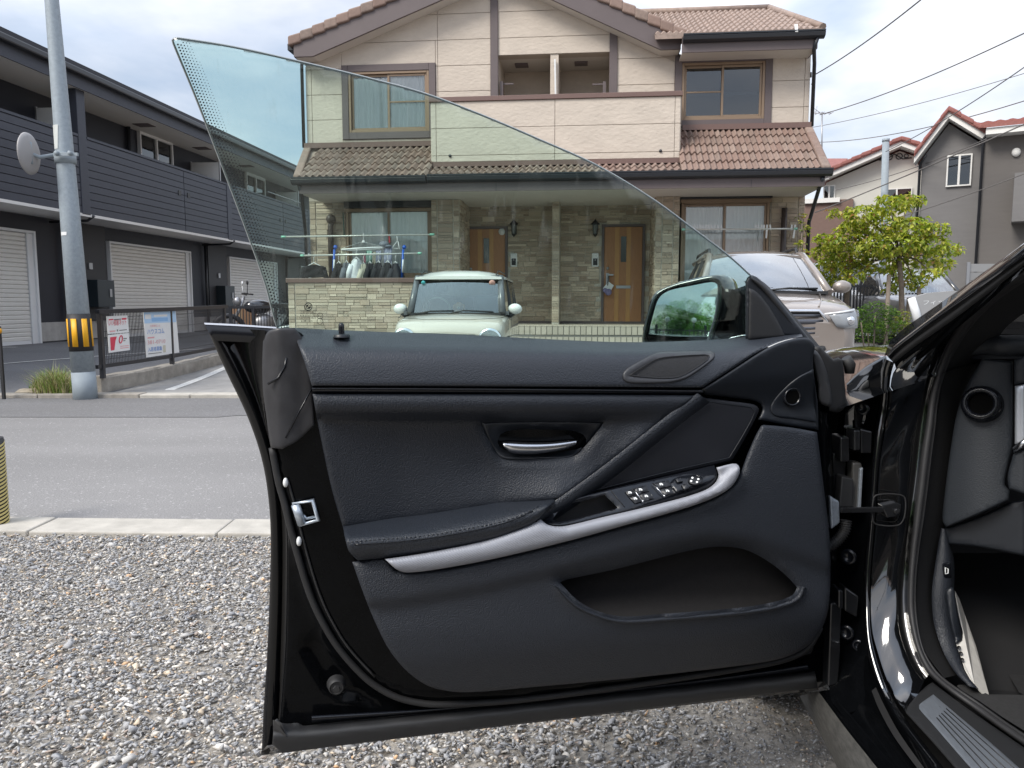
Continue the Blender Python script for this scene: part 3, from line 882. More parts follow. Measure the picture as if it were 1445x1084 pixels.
# right
zeav = (hz(1060, 242, ev) + hz(520, 254, ev)) / 2
zrT, zlT = hz(1050, 185), hz(520, 211)
e0 = Vector((hu(962, 241, bv) - .05, ev, zeav)); e1 = Vector((hu(1168, 240, ev), ev, zeav)); t0 = Vector((e0.x, 0, zrT)); t1 = Vector((hu(1141, 184), 0, zrT))
k = MB(); k.prism([e0, (e1.x, ev, zeav), t1, t0], (0, .0, -.06)); roofr = k.build('right_lower_roof', m_tile1, house)
verge_line = lambda p: p.x > t1.x + (e1.x - t1.x) * (p.y / ev) - .08
tiled(roofr, e0, e1, t0, None, 24, 5, skip=verge_line)
for i in range(5):
    a = e1.lerp(t1, i / 5); c = e1.lerp(t1, (i + 1.1) / 5); k = MB()
    k.prism([a + Vector((-.10, 0, .0)), a + Vector((.06, 0, .0)), c + Vector((.06, 0, .0)), c + Vector((-.10, 0, 0))], (0, 0, .10)); k.build('verge_tile', m_tile, roofr, bevel=.03)
# left
f0 = Vector((hu(418, 255, ev), ev, zeav)); f1 = Vector((bu0 + .02, ev, zeav)); g0 = Vector((hu(433, 212), 0, zlT)); g1 = Vector((f1.x, 0, zlT))
k = MB(); k.prism([f0, f1, g1, g0], (0, 0, -.06)); roofl = k.build('left_lower_roof', m_tile1, house)
tiled(roofl, f0, f1, Vector((f0.x, 0, zlT)), None, 19, 5, skip=lambda p: p.x < f0.x + (g0.x - f0.x) * (1 - p.y / ev) + .05)
for i in range(5):
    a = f0.lerp(g0, i / 5); c = f0.lerp(g0, (i + 1.1) / 5); k = MB()
    k.prism([a + Vector((-.06, 0, .0)), a + Vector((.10, 0, .0)), c + Vector((.10, 0, .0)), c + Vector((-.06, 0, 0))], (0, 0, .10)); k.build('verge_tile', m_tile, roofl, bevel=.03)
# strip under the balcony
s0 = Vector((f1.x, ev, zeav)); s1 = Vector((e0.x, ev, zeav)); sm_ = hz(783, 230, bv) - zeav - .06
k = MB(); k.prism([s0, s1, (s1.x, bv + .1, zeav + sm_), (s0.x, bv + .1, zeav + sm_)], (0, 0, -.06)); roofm = k.build('middle_lower_roof', m_tile1, house)
tiled(roofm, s0, s1, (s0.x, bv + .1, zeav + sm_), None, 36, 2)
# flashings above the lower roofs
k = MB(); k.box((e0.x + .12, -.10, zrT + .02), (t1.x + .02, .0, zrT + .12)); k.build('flashing', m_cap, house)
k = MB(); k.box((g0.x - .02, -.10, zlT + .03), (bu0 - .035, .0, zlT + .13)); k.build('flashing', m_cap, house)
# --- eaves: gutter, fascia, soffit
def gutter(u0, u1, v, z, name='gutter'):
    k = MB(); n = 7
    prof = [(v - .12, z), (v - .135, z - .03), (v - .12, z - .09), (v - .06, z - .12), (v - .0, z - .12)]
    k.grid([[(u, p[0], p[1]) for p in prof] for u in (u0, u1)], False)
    k.box((u0, v - .14, z - .012), (u1, v - .105, z + .012))
    for u in (u0, u1): k.add([(u, *p) for p in prof] + [(u, v, z)], [tuple(range(len(prof) + 1))])
    return k.build(name, m_gut, house, fix=False)
gutter(f0.x - .06, bu0 + .03, ev, zeav + .02); gutter(bu0 + .05, e1.x + .06, ev, zeav + .03)
k = MB(); k.box((f0.x + .05, ev, zeav - .25), (e1.x - .04, ev + .03, zeav - .005)); k.build('eave_fascia', m_trim, house)
k = MB(); k.box((f0.x + .05, ev + .031, zeav - .25), (e1.x - .04, 1.0, zeav - .22)); k.build('soffit', m_soff, house)
k = MB()
for px in (700, 880, 1060):
    a = hu(px, 265, ev); k.box((a - .004, ev - .004, zeav - .25), (a + .004, ev, zeav - .12))
k.build('fascia_joint', m_gut, house)
# --- upper right eave roof
vE = -.55
zg = hz(1060, 47, vE); ua, ub = u96 - .08, hu(1161, 45, vE)
A_ = Vector((hu(925, 40, vE), vE, zg)); B_ = Vector((ub, vE, zg)); rv = 1.7; zr_ = hz(1020, 17.5, rv)
rA = Vector((hu(915, 18, rv), rv, zr_)); rB = Vector((hu(1085, 16.5, rv), rv, zr_))
k = MB(); k.prism([A_, B_, rB, rA], (0, 0, -.05)); k.prism([B_, (B_.x, 2 * rv - vE, zg), (rB.x, rB.y + .01, rB.z), rB], (-.0, 0, -.05)); roofu = k.build('upper_eave_roof', m_tile1, house)
k = MB(); nr, nc = 9, 27; tw = (B_.x - A_.x) / nc
for j in range(nr):
    y0 = j / nr; y1 = (j + 1.1) / nr
    p0 = A_.lerp(rA, y0); q0 = B_.lerp(rB, y0); p1 = A_.lerp(rA, y1); q1 = B_.lerp(rB, y1)
    n = nc * 6
    ra, rb, rc_ = [], [], []
    for x in range(n + 1):
        uu = A_.x + (B_.x - A_.x) * x / n
        if uu > q0.x + .001: break
        wv = .04 * (.5 - .5 * math.cos(2 * math.pi * x / 6)); 
        ra.append((uu, p0.y, p0.z + .0)); rb.append((uu, p0.y, p0.z + .045 + wv)); rc_.append((min(uu, q1.x + .05), p1.y, p1.z + .01 + wv))
    k.grid([ra, rb], False); k.grid([rb, rc_], True)
k.build('roof_tiles', m_tile1, roofu)
roofu.children[0]['kind'] = 'stuff'
k = MB(); k.tube([rA + Vector((-.3, 0, .06)), rB + Vector((0, 0, .06))], .07, 8); k.tube([rB + Vector((0, 0, .06)), B_ + Vector((.0, 0, .07))], .065, 8); k.build('ridge_tiles', m_tile1, roofu)
gutter(ua + .03, ub + .02, vE, zg - .02)
k = MB(); k.box((ua + .02, vE, zg - .30), (ub - .08, vE + .03, zg - .03)); k.box((ub - .1, vE + .03, zg - .30), (ub - .08, .6, zg - .03)); k.build('eave_fascia', m_trim, house)
k = MB(); k.box((ua + .03, vE + .03, zg - .30), (ub - .1, .3, zg - .27)); k.build('soffit', m_soff, house)
k = MB(); q = hp(1125, 42, vE - .1); k.bar((q.x - .02, vE - .14, q.z - .05), (q.x, vE + .0, q.z + .12), .05, .02); k.build('gutter_hook', m_white, house)
# downpipes
def pipe(pts, r=.035, name='downpipe', m=m_gut, par=None):
    k = MB(); k.tube(pts, r, 8); return k.build(name, m, par or house)
q = hp(1146, 60, -.3)
pipe([(ub - .1, vE - .06, zg - .13), (ub - .14, vE - .0, zg - .3), (uR + .05, -.05, zg - .42), (uR + .045, -.05, zrT + .05)])
pipe([(uEl - .02, vF + .35, hz(412, 66, vF)), (uEl + .05, vF + .3, hz(412, 84, vF)), (uL - .05, -.05, hz(430, 93)), (uL - .05, -.05, zlT + .05)])
k = MB(); k.box((uEl - .16, vF + .1, hz(412, 66, vF) - .03), (uEl - .02, 6.5, hz(412, 66, vF) + .09)); k.build('gutter', m_gut, house)
pipe([(e1.x - .08, ev - .02, zeav - .1), (e1.x - .1, ev + .1, zeav - .26), (uR + .06, -.06, zeav - .75), (uR + .06, -.06, .3)])
pipe([(f0.x + .06, ev - .02, zeav - .1), (f0.x + .06, ev + .1, zeav - .3), (uL - .06, -.06, zeav - .9), (uL - .06, -.06, .3)])

# --- ground floor: openings
zc = zeav - .22
pl0, pl1 = hu(609, 350, -.25), hu(648, 350, -.25); pr0, pr1 = hu(925, 350, -.25), hu(958, 350, -.25)
wl0, wl1 = hu(489, 340), hu(611, 340); wr0, wr1 = hu(959, 340), hu(1086, 340)
PV = 1.0
k = MB()
k.box((uL, .05, .2), (wl0, .3, zc)); k.box((wl1 - .02, .05, .2), (pl0 + .1, .3, zc)); k.box((wl0, .05, .2), (wl1 - .02, .3, hz(550, 392)));
k.box((wr1, .05, .2), (uR, .3, zc)); k.box((pr1 - .1, .05, .2), (wr0, .3, zc)); k.box((wr0, .05, .2), (wr1, .3, hz(1020, 405)))
k.box((wl0, .05, hz(550, 291)), (wl1 - .02, .3, zc)); k.box((wr0, .05, hz(1020, 284)), (wr1, .3, zc))
k.box((pl0, -.23, .2), (pl1, PV, zc)); k.box((pr0, -.23, .2), (pr1, PV, zc)); k.box((pl1, PV + .05, .2), (pr0, PV + .3, zc))
mu0, mu1 = hu(779, 350, .3), hu(789, 350, .3); k.box((mu0, .32, zP), (mu1, PV + .05, zc))
k.build('ground_floor_wall', m_mort, house)
window(wl0, wl1 - .02, hz(550, 392), hz(550, 291), .0, 0, 0, (1, 1))
window(wr0 + .02, wr1 - .02, hz(1020, 405), hz(1020, 284), .0, 0, 0, (1, 1))
for a, c, y0, y1 in ((wl0, wl1, 291, 272), (wr0, wr1, 284, 271)):
    k = MB(); k.box((a, -.14, hz(800, y0)), (c, .05, hz(800, y1))); k.build('shutter_box', m_gut, house, bevel=.01)
    k = MB(); k.box((a - .0, -.06, hz(800, y0) - .07), (c, .04, hz(800, y0) - .003)); k.build('shutter_rail', m_alu, house)
# doors
def door(pu0_, pu1_, py0, mailbox=True, knob_left=True):
    a, c = hu(pu0_, 390, PV), hu(pu1_, 390, PV); z1 = hz((pu0_ + pu1_) / 2, py0, PV)
    f = MB()
    for q in ((a - .05, a, zP, z1 + .05), (c, c + .05, zP, z1 + .05), (a, c, z1, z1 + .05)): f.box((q[0], PV - .02, q[2]), (q[1], PV + .06, q[3]))
    f.build('door_frame', m_trim, house)
    d = MB(); d.box((a + .004, PV + .012, zP + .01), (c - .004, PV + .05, z1 - .004)); dd = d.build('front_door', m_wood, house, bevel=.003)
    w_ = c - a
    x0, x1 = a + .30 * w_, a + .64 * w_
    xs_ = (a + .34 * w_, a + .64 * w_)
    for x in xs_:
        s = MB(); s.box((x - .045, PV + .004, zP + .01), (x + .045, PV + .0118, z1 - .004)); s.build('door_stile', mat('door_stripe', (.46, .24, .085), .45, var=.15, vs=16, stretch=(6, 6, .5)), dd)
    s = MB(); s.box((x0 + .10 * w_ + .03, PV - .002, zP + (z1 - zP) * .64), (x1 - .03 - .02 * w_, PV + .003, z1 - (z1 - zP) * .10)); s.build('door_glass', mat('smoked_glass', (.05, .06, .06), .15), dd)
    kx = a + .10 * w_
    s = MB(); s.bar((kx, PV - .07, zP + 1.0), (kx, PV - .07, zP + .72), .025, .03); s.box((kx - .03, PV - .01, zP + .68), (kx + .03, PV + .01, zP + 1.06)); s.bar((kx, PV - .07, zP + .99), (kx, PV, zP + .99), .02, .02); s.bar((kx, PV - .07, zP + .74), (kx, PV, zP + .74), .02, .02)
    s.bar((kx, PV - .06, zP + 1.02), (kx + .12, PV - .06, zP + 1.02), .02, .03)
    s.lathe([(0, -.02), (.03, -.02), (.03, .02)], 10, (kx, PV - .005, zP + 1.16), (0, 1, 0)); s.build('door_handle', m_steel, dd)
    s = MB(); s.box((x0 + .02, PV - .008, zP + .74), (x1 + .05, PV + .004, zP + .80)); s.build('mail_slot', m_steel, dd)
    return a, c, z1, kx
dr = door(852, 906, 320); dl = door(659, 713, 323)
# lamps and intercoms on the porch wall
def lamp(px):
    q = hp(px, 322, PV - .1); o = thing('wall_lamp', 'black lantern lamp on the porch wall ' + ('between the two intercoms, nearer the light brown centre pillar and right door' if px > 800 else 'beside the left front door'), 'lamp', (0, 0, 0), 0, 'porch lanterns')
    o.location = hO; o.rotation_euler = (0, 0, -HA); WM[o] = WM[house].copy()
    k = MB(); k.box((q.x - .05, PV - .01, q.z - .12), (q.x + .05, PV + .045, q.z + .12)); k.bar((q.x, PV - .1, q.z + .1), (q.x, PV, q.z + .1), .02, .02); k.build('bracket', m_black, o)
    k = MB(); k.lathe([(.0, .19), (.02, .16), (.05, .13), (.09, .09), (.085, .07), (.0, .07)], 8, (q.x, PV - .1, q.z), (0, 0, 1)); k.build('cap', m_black, o)
    k = MB(); k.lathe([(.065, .07), (.045, -.12)], 8, (q.x, PV - .1, q.z), (0, 0, 1)); k.build('glass', mat('lamp_glass', (.12, .13, .13), .2), o)
    k = MB(); k.lathe([(.05, -.12), (.04, -.14), (.015, -.17), (0, -.19)], 8, (q.x, PV - .1, q.z), (0, 0, 1)); k.build('base', m_black, o)
    return o
l1 = lamp(725); l1['label'] = 'black lantern lamp beside the front door behind the cream car'
l2 = lamp(840); l2['label'] = 'black lantern lamp beside the front door with hanging keys'
def intercom(px, lab):
    q = hp(px, 367, PV); o = thing('intercom', lab, 'intercom', hO, -HA, 'porch intercoms')
    k = MB(); k.box((q.x - .075, PV - .012, q.z - .145), (q.x + .075, PV + .045, q.z + .145)); k.build('body', m_white, o, bevel=.02)
    k = MB(); k.box((q.x - .045, PV - .02, q.z - .11), (q.x + .045, PV - .0125, q.z + .03)); k.build('panel', m_black, o, bevel=.005)
    k = MB(); k.lathe([(0, -.006), (.02, -.006), (.02, 0)], 12, (q.x, PV - .021, q.z - .0), (0, 1, 0)); k.build('button', m_steel, o)
intercom(725, 'white intercom panel on the porch wall just behind the cream car')
intercom(840, 'white intercom panel left of the door with the hanging keys')
q = hp(708, 327, PV - .02); k = MB(); k.lathe([(0, 0), (.07, 0), (.07, .012)], 18, (q.x, PV - .005, q.z), (0, 1, 0)); k.build('door_sticker', m_white, house)
# keys / charm hanging on the right door handle
kx = dr[3]
kc = thing('hanging_charm', 'dark strap with white tag and lilac charm hanging on the door handle', 'key charm', hO, -HA)
k = MB(); k.bar((kx + .02, PV - .09, zP + 1.0), (kx + .0, PV - .09, zP + .80), .05, .02); k.build('strap', m_black, kc)
k = MB(); k.prism([(kx - .10, PV - .10, zP + .74), (kx + .05, PV - .10, zP + .66), (kx + .13, PV - .10, zP + .80), (kx + .02, PV - .10, zP + .88)], (0, .01, 0)); k.build('tag', m_white, kc)
k = MB(); k.ball((kx + .02, PV - .12, zP + .66), (.07, .04, .07)); k.ball((kx - .05, PV - .12, zP + .70), (.05, .04, .05)); k.build('charm', mat('lilac_plush', (.22, .2, .36), .9), kc)

# --- stone cladding
faces = []
def clad(u0, u1, z0, z1, v, holes=(), axis='u', side=-1, skipz=None):
    z = z0; rr = random.Random(int(abs(u0 * 131 + z0 * 17 + v * 7) * 10))
    H = .105
    while z < z1 - .02:
        zt_ = min(z + H, z1); u = u0
        while u < u1 - .01:
            if rr.random() < .42: lays = [(z, zt_)]; wd = rr.uniform(.15, .30)
            else: m_ = z + (zt_ - z) * rr.choice((.45, .5, .55)); lays = [(z, m_), (m_, zt_)]; wd = rr.uniform(.2, .42)
            ue = min(u + wd, u1)
            if u1 - ue < .08: ue = u1
            for a, c in lays:
                cut = [u, ue]
                if len(lays) == 2 and rr.random() < .5 and ue - u > .16: cut = [u, u + (ue - u) * rr.uniform(.35, .65), ue]
                for x0, x1 in zip(cut[:-1], cut[1:]):
                    cu, cz = (x0 + x1) / 2, (a + c) / 2
                    if any(h[0] < cu < h[1] and h[2] < cz < h[3] for h in holes): continue
                    faces.append((x0 + .004, x1 - .004, a + .004, c - .004, v, axis, side, rr.uniform(.012, .03)))
            u = ue
        z = zt_
zb = zP + .05
dh = ((dr[0] - .06, dr[1] + .06, 0, dr[2] + .06), (dl[0] - .06, dl[1] + .06, 0, dl[2] + .06))
clad(pl1 + .01, mu0 - .0, zb, zc, PV + .05, dh); clad(mu1 + .0, pr0 - .01, zb, zc, PV + .05, dh)
clad(pl0, pl0 + .11, .3, zc, -.23); clad(pl0 + .125, pl1 - .125, .3, zc, -.23); clad(pl1 - .11, pl1, .3, zc, -.23)
clad(pr0, pr0 + .11, .3, zc, -.23); clad(pr0 + .125, pr1 - .125, .3, zc, -.23); clad(pr1 - .11, pr1, .3, zc, -.23)
clad(mu0, mu1, zb, zc, .32)
clad(uL, uL + .12, .3, zc, .05); clad(uL + .135, wl0 - .02, .3, zc, .05); clad(wr1 + .02, uR - .13, .3, zc, .05); clad(uR - .115, uR, .3, zc, .05)
clad(PV * 0 - .2, PV, zb, zc, pl1, axis='v', side=1); clad(-.2, PV, zb, zc, pr0, axis='v', side=-1)
# laundry terrace wall
TV = -1.55
tw0, tw1 = hu(407, 430, TV), hu(640, 430, TV); tz1 = hz(500, 399, TV); tz0 = .24
tw = thing('terrace_wall', 'low stone-clad terrace wall with brown coping below the laundry', 'wall', hO, -HA)
k = MB(); k.box((tw0, TV + .02, tz0), (tw1, TV + .18, tz1)); k.box((tw0, TV + .18, tz0), (tw0 + .17, .0, tz1)); k.build('core', m_mort, tw)
k = MB(); k.box((tw0 - .03, TV - .03, tz1), (tw1 + .03, TV + .23, tz1 + .085)); k.box((tw0 - .03, TV + .23, tz1), (tw0 + .22, -.01, tz1 + .085)); k.build('coping', m_cap, tw, bevel=.008)
hf = list(faces); faces.clear()
clad(tw0, tw0 + .12, tz0, tz1, TV + .02); clad(tw0 + .135, tw1, tz0, tz1, TV + .02)
tf = list(faces)
# write the stones: the largest in view singly, the rest joined
stone_me = MB().box((-.5, 0, -.5), (.5, 1, .5)).mesh('brick'); stone_me.materials.append(m_sto)
def stones(lst, parent, nmax):
    vis = sorted(lst, key=lambda f: (-(f[1] - f[0]) * (f[3] - f[2]) if (f[5] == 'u' and f[2] > .75) else 0))
    singles, rest = vis[:nmax], vis[nmax:]
    for x0, x1, a, c, v, ax, sd, dp in singles:
        o = bpy.data.objects.new('brick', stone_me); COL.objects.link(o); o.parent = parent
        if ax == 'u': M_ = Matrix.Translation((((x0 + x1) / 2), v + .002, (a + c) / 2)) @ Matrix.Diagonal((x1 - x0, -(dp + .002), c - a, 1))
        else: M_ = Matrix.Translation((v, (x0 + x1) / 2, (a + c) / 2)) @ Matrix.Rotation(math.pi / 2, 4, 'Z') @ Matrix.Diagonal((x1 - x0, dp * -sd, c - a, 1))
        o.matrix_local = M_; WM[o] = WM[parent] @ M_
    if rest:
        k = MB(); tint = []
        for x0, x1, a, c, v, ax, sd, dp in rest:
            if ax == 'u': k.box((x0, v - dp, a), (x1, v + .002, c))
            else: k.box((v, x0, a), (v + dp * sd, x1, c))
            f = random.uniform(.68, 1.3); h = random.random() * .6
            tint += [tuple((.53, .45, .355)[i] * f * (1 - h) + (.33, .235, .175)[i] * h for i in range(3)) + (1,)] * 8
        o = k.build('bricks', m_sto2, parent); o['kind'] = 'stuff'
        at = o.data.attributes.new('tint', 'FLOAT_COLOR', 'POINT'); at.data.foreach_set('color', [x for t in tint for x in t])
stones(hf, house, 300); stones(tf, tw, 300)
# porch floor and steps of tiles
m_ptile = mat('porch_tile', (.50, .44, .37), .6, var=.1, vs=20, rnd=.08)
pw0, pw1 = pl0 - .1, pr1 + .1
steps = MB(); steps.box((pw0, -.45, .1), (pw1, PV + .05, zP - .012)); steps.box((pw0, -.78, .1), (pw1, -.45, zP - .19)); steps.build('porch_step', mat('tile_grout', (.16, .15, .14), .9), house)
k = MB(); k.box((pl1, PV + .0, zP), (pr0, PV + .045, zb)); k.build('base_strip', m_trim, house)
nt_ = 46; tw_ = (pw1 - pw0) / nt_
tm = MB().box((-.5, -.5, -.5), (.5, .5, .5)).mesh('porch_tile'); tm.materials.append(m_ptile)
def ptile(c, s):
    o = bpy.data.objects.new('porch_tile', tm); COL.objects.link(o); o.parent = house; o.matrix_local = Matrix.Translation(c) @ Matrix.Diagonal((*s, 1)); WM[o] = WM[house] @ o.matrix_local
for i in range(nt_):
    u = pw0 + (i + .5) * tw_
    ptile((u, -.455, zP - .10), (tw_ - .014, .014, .15)); ptile((u, -.785, zP - .29), (tw_ - .014, .014, .17)); ptile((u, -.38, zP - .012), (tw_ - .010, .16, .014))
k = MB(); k.box((pw0, -.30, zP - .012), (pw1, PV + .0, zP)); k.build('porch_floor', m_ptile, house)
# vent pipes on the brick
q = hp(466, 308, -.06); pipe([(q.x, -.06, hz(466, 400)), (q.x, -.06, hz(466, 320)), (q.x + .03, -.06, hz(466, 312))], .06, 'vent_pipe', mat('brown_pipe', (.06, .045, .04), .5)); k = MB(); k.ball((q.x + .02, -.08, hz(466, 310)), .10); k.build('vent_cover', mat('brown_pipe', (.06, .045, .04), .5), house)
q = hp(1107, 300, -.06); pipe([(q.x, -.06, .9), (q.x, -.06, hz(1107, 294))], .055, 'vent_pipe', mat('brown_pipe', (.06, .045, .04), .5))
pipe([hp(484, 300, -.03), hp(486, 335, -.03)], .015, 'hose', mat('green_hose', (.03, .10, .08), .5))
# ------------------------------------------------------------------ laundry on the terrace
m_pole = mat('laundry_pole_metal', (.62, .62, .58), .35, metal=.4)
m_mint = mat('mint_plastic', (.25, .55, .42), .5)
LV = -1.15
def lpole(p0, p1, label, v):
    a, c = hp(*p0, v), hp(*p1, v); o = thing('laundry_pole', label, 'laundry pole', hO, -HA, 'laundry poles of the house')
    k = MB(); k.tube([a, c], .017, 8); k.build('tube', m_pole, o)
    k = MB(); k.tube([a, a.lerp(c, .03)], .023, 8); k.build('end_cap', m_mint, o); k = MB(); k.tube([c.lerp(a, .03), c], .023, 8); k.build('end_cap', m_mint, o)
lpole((397, 334.5), (613, 331), 'upper long metal laundry pole above the terrace wall', LV + .35)
lpole((424, 361), (595, 357.5), 'lower metal laundry pole carrying the dark clothes', LV)
lpole((962, 324), (1125, 323), 'laundry pole with white clips in front of the right window', -.35)
def fabric(name, col): return mat(name, col, .95, var=.2, vs=14, bump=.3, bs=30, bd=.01)
f_blk, f_wht, f_gry, f_lil, f_crm, f_grn, f_blu = fabric('black_cloth', (.014, .015, .019)), fabric('white_cloth', (.66, .68, .70)), fabric('grey_cloth', (.12, .13, .15)), fabric('lilac_cloth', (.30, .32, .42)), fabric('cream_cloth', (.5, .47, .38)), fabric('mint_cloth', (.28, .46, .40)), mat('blue_plastic', (.02, .10, .45), .4)
def hanger(o, c, w, v, m=m_white):
    k = MB(); hk = [(c.x, v, c.z + .10), (c.x + .02, v, c.z + .125), (c.x + .0, v, c.z + .145), (c.x - .015, v, c.z + .13)]
    k.tube([(c.x, v, c.z)] + hk, .006, 5); k.tube([(c.x - w, v, c.z - .09), (c.x, v, c.z), (c.x + w, v, c.z - .09)], .009, 5); k.build('hanger', m, o)
def garment(px, top, bot, w0, w1, m, label, v=LV, sl=.0, nm='hanging_shirt', depth=.06, turn=.5):
    a = hp(px, top, v); zb_ = hz(px, bot, v)
    o = thing(nm, label, 'garment', hO, -HA, 'laundry on the poles')
    hanger(o, a + Vector((0, 0, .04)), w0 * .85, v)
    rows = []; n = 10; cs, sn = math.cos(turn), math.sin(turn)
    for i in range(n + 1):
        t = i / n; z = a.z + (zb_ - a.z) * t
        hw = (.05 + (w0 - .05) * min(1, t / .18) ** .6) if t < .18 else w0 + (w1 - w0) * (t - .18) / .82
        row = []
        for q in range(20):
            an = 2 * math.pi * q / 20
            x = hw * math.cos(an); y = depth * math.sin(an) * (1 + .4 * math.sin(3 * an + px)) + .012 * math.sin(5 * an + 9 * t)
            row.append((a.x + x * cs - y * sn + sl * t, v + x * sn + y * cs, z + .012 * math.cos(2 * an) * (t > .9)))
        rows.append(row)
    k = MB(); k.grid(rows, True, True); k.build('cloth', m, o)
    # sleeves
    for s in (-1, 1):
        k = MB(); z = a.z - .10; p0 = Vector((a.x + s * w0 * .80 * cs, v + s * w0 * .8 * sn, z)); p1 = p0 + Vector((s * .07 * cs, s * .07 * sn, -.30))
        k.tube([p0, p0.lerp(p1, .5) + Vector((s * .015, 0, 0)), p1], [.05, .055, .045], 8); k.build('sleeve', m, o)
garment(478, 372, 420, .09, .12, f_blk, 'black shirt first on the lower pole beside the blue clip', turn=1.0)
garment(489, 371, 420, .08, .10, f_gry, 'dark grey shirt second on the lower pole', turn=1.1)
garment(503, 366, 420, .12, .17, f_wht, 'white shirt hanging on the lower pole', turn=.5)
garment(513, 373, 418, .05, .06, f_crm, 'cream cloth hanging just right of the white shirt', turn=.6)
garment(522, 372, 420, .07, .09, f_blk, 'black shirt hanging next to the cream cloth', turn=1.1)
garment(534, 371, 420, .09, .12, f_blk, 'black shirt in the middle of the dark row', turn=.9)
garment(547, 371, 420, .10, .13, f_blk, 'black shirt with open collar in the dark row', turn=.8)
garment(558, 372, 420, .09, .14, mat('charcoal_cloth', (.03, .032, .04), .95), 'charcoal shirt last in the dark row by the blue clip', turn=.5)
garment(443, 374, 391, .22, .27, f_blk, 'short black shirt hanging alone by the house corner', v=LV - .0, turn=.25)
# small laundry airer hung from the upper pole
o = thing('laundry_airer', 'round white clip airer with small laundry on the upper pole', 'airer', hO, -HA)
va = LV + .35; c = hp(513, 338, va)
k = MB(); k.tube([(c.x, va, c.z + .12), (c.x, va, c.z - .02)], .01, 6); k.lathe([(0, 0), (.03, -.03), (.04, -.06)], 8, (c.x, va, c.z), (0, 0, 1))
zr2 = hz(513, 350, va)
for s in (-1, -.4, .4, 1): k.tube([(c.x, va, c.z - .04), (c.x + s * .42, va + (.14 if abs(s) < 1 else 0), zr2)], .004, 4)
k.build('hook', m_white, o)
k = MB(); ring = [(c.x + .43 * math.cos(t), va + .2 * math.sin(t), zr2 - .02 + .02 * math.cos(t)) for t in [2 * math.pi * i / 24 for i in range(24)]]
k.tube(ring, .018, 6, closed=True); k.build('ring', m_white, o)
def peg(px, m, lab, y0=354, y1=372, w=.06):
    q = hp(px, y0, va); q2 = hz(px, y1, va); g = thing('small_laundry', lab, 'garment', hO, -HA, 'small things on the airer'); k = MB()
    rows = [[(q.x + w * (x / 6 - .5) * 2 * (1 - .2 * t), va - .05 + .02 * math.sin(x * 1.8 + 5 * t), q.z + (q2 - q.z) * t) for x in range(7)] for t in (0, .3, .6, 1)]
    k.grid(rows); k.build('cloth', m, g, solid=.012)
peg(485, f_crm, 'cream towel at the outer end of the airer', 350, 378, .05)
peg(522, f_grn, 'mint cloth pegged on the airer')
peg(529, f_crm, 'cream sock pegged beside the mint cloth', 356, 374, .035)
peg(535, f_lil, 'lilac cloth pegged beside the cream sock')
peg(548, f_lil, 'pale lilac shirt pegged below the grey cap', 348, 376, .09)
peg(515, mat('pink_cloth', (.55, .22, .28), .9), 'small pink cloth pegged on the airer', 360, 372, .025)
o = thing('cloth_hat', 'grey cap hanging at the end of the airer', 'cap', hO, -HA); q = hp(543, 345, va); k = MB(); k.ball((q.x, va - .05, q.z), (.10, .08, .06)); k.ball((q.x + .08, va - .07, q.z - .04), (.08, .05, .03)); k.build('cap_top', fabric('cap_cloth', (.16, .18, .22)), o)
for px, nm in ((470, 'by the first black shirt'), (567, 'by the charcoal shirt')):
    o = thing('pole_clip', 'tall blue and white laundry clip ' + nm, 'clip', hO, -HA, 'blue laundry clips'); a = hp(px + 2, 352, LV); c = hp(px, 393, LV)
    k = MB(); k.tube([a, c], .024, 6); k.ball(a + Vector((.02, 0, .04)), .04); k.build('body', f_blu, o); k = MB(); k.tube([a.lerp(c, .35) + Vector((.012, -.02, 0)), a.lerp(c, .8) + Vector((.012, -.02, 0))], .016, 6); k.build('insert', m_white, o)
o = thing('red_hanger', 'red plastic hanger hooked on the upper pole', 'hanger', hO, -HA); q = hp(549, 333, va); k = MB(); k.bar((q.x, va, q.z + .03), (q.x + .01, va, q.z - .13), .02, .02); k.build('hook', mat('red_plastic', (.45, .03, .05), .5), o)
o = thing('white_hanger', 'empty white hanger on the upper pole right of the red one', 'hanger', hO, -HA); q = hp(560, 336, va); k = MB(); k.tube([(q.x, va, q.z + .04), (q.x + .01, va, q.z - .05), (q.x - .08, va, q.z - .17), (q.x - .08, va, q.z - .2), (q.x + .05, va, q.z - .2), (q.x + .02, va, q.z - .06)], .01, 5); k.build('wire', m_white, o)
# white clips on the right pole
rr = random.Random(3)
for i, px in enumerate([980, 984, 988, 992, 996, 1000, 1004, 1008, 1013, 1018, 1066, 1070, 1074, 1078, 1082, 1087, 1117, 1121]):
    q = hp(px, 321, -.35); o = thing('clothes_peg', 'white peg clipped on the laundry pole of the right window', 'peg', hO, -HA, 'white pegs on the right laundry pole')
    k = MB(); t = rr.uniform(-.015, .015); k.bar((q.x + t, -.35, q.z + .05), (q.x - t, -.35, q.z - (.05 if i not in (14, 17) else .2)), .02, .03); k.build('body', m_white, o)
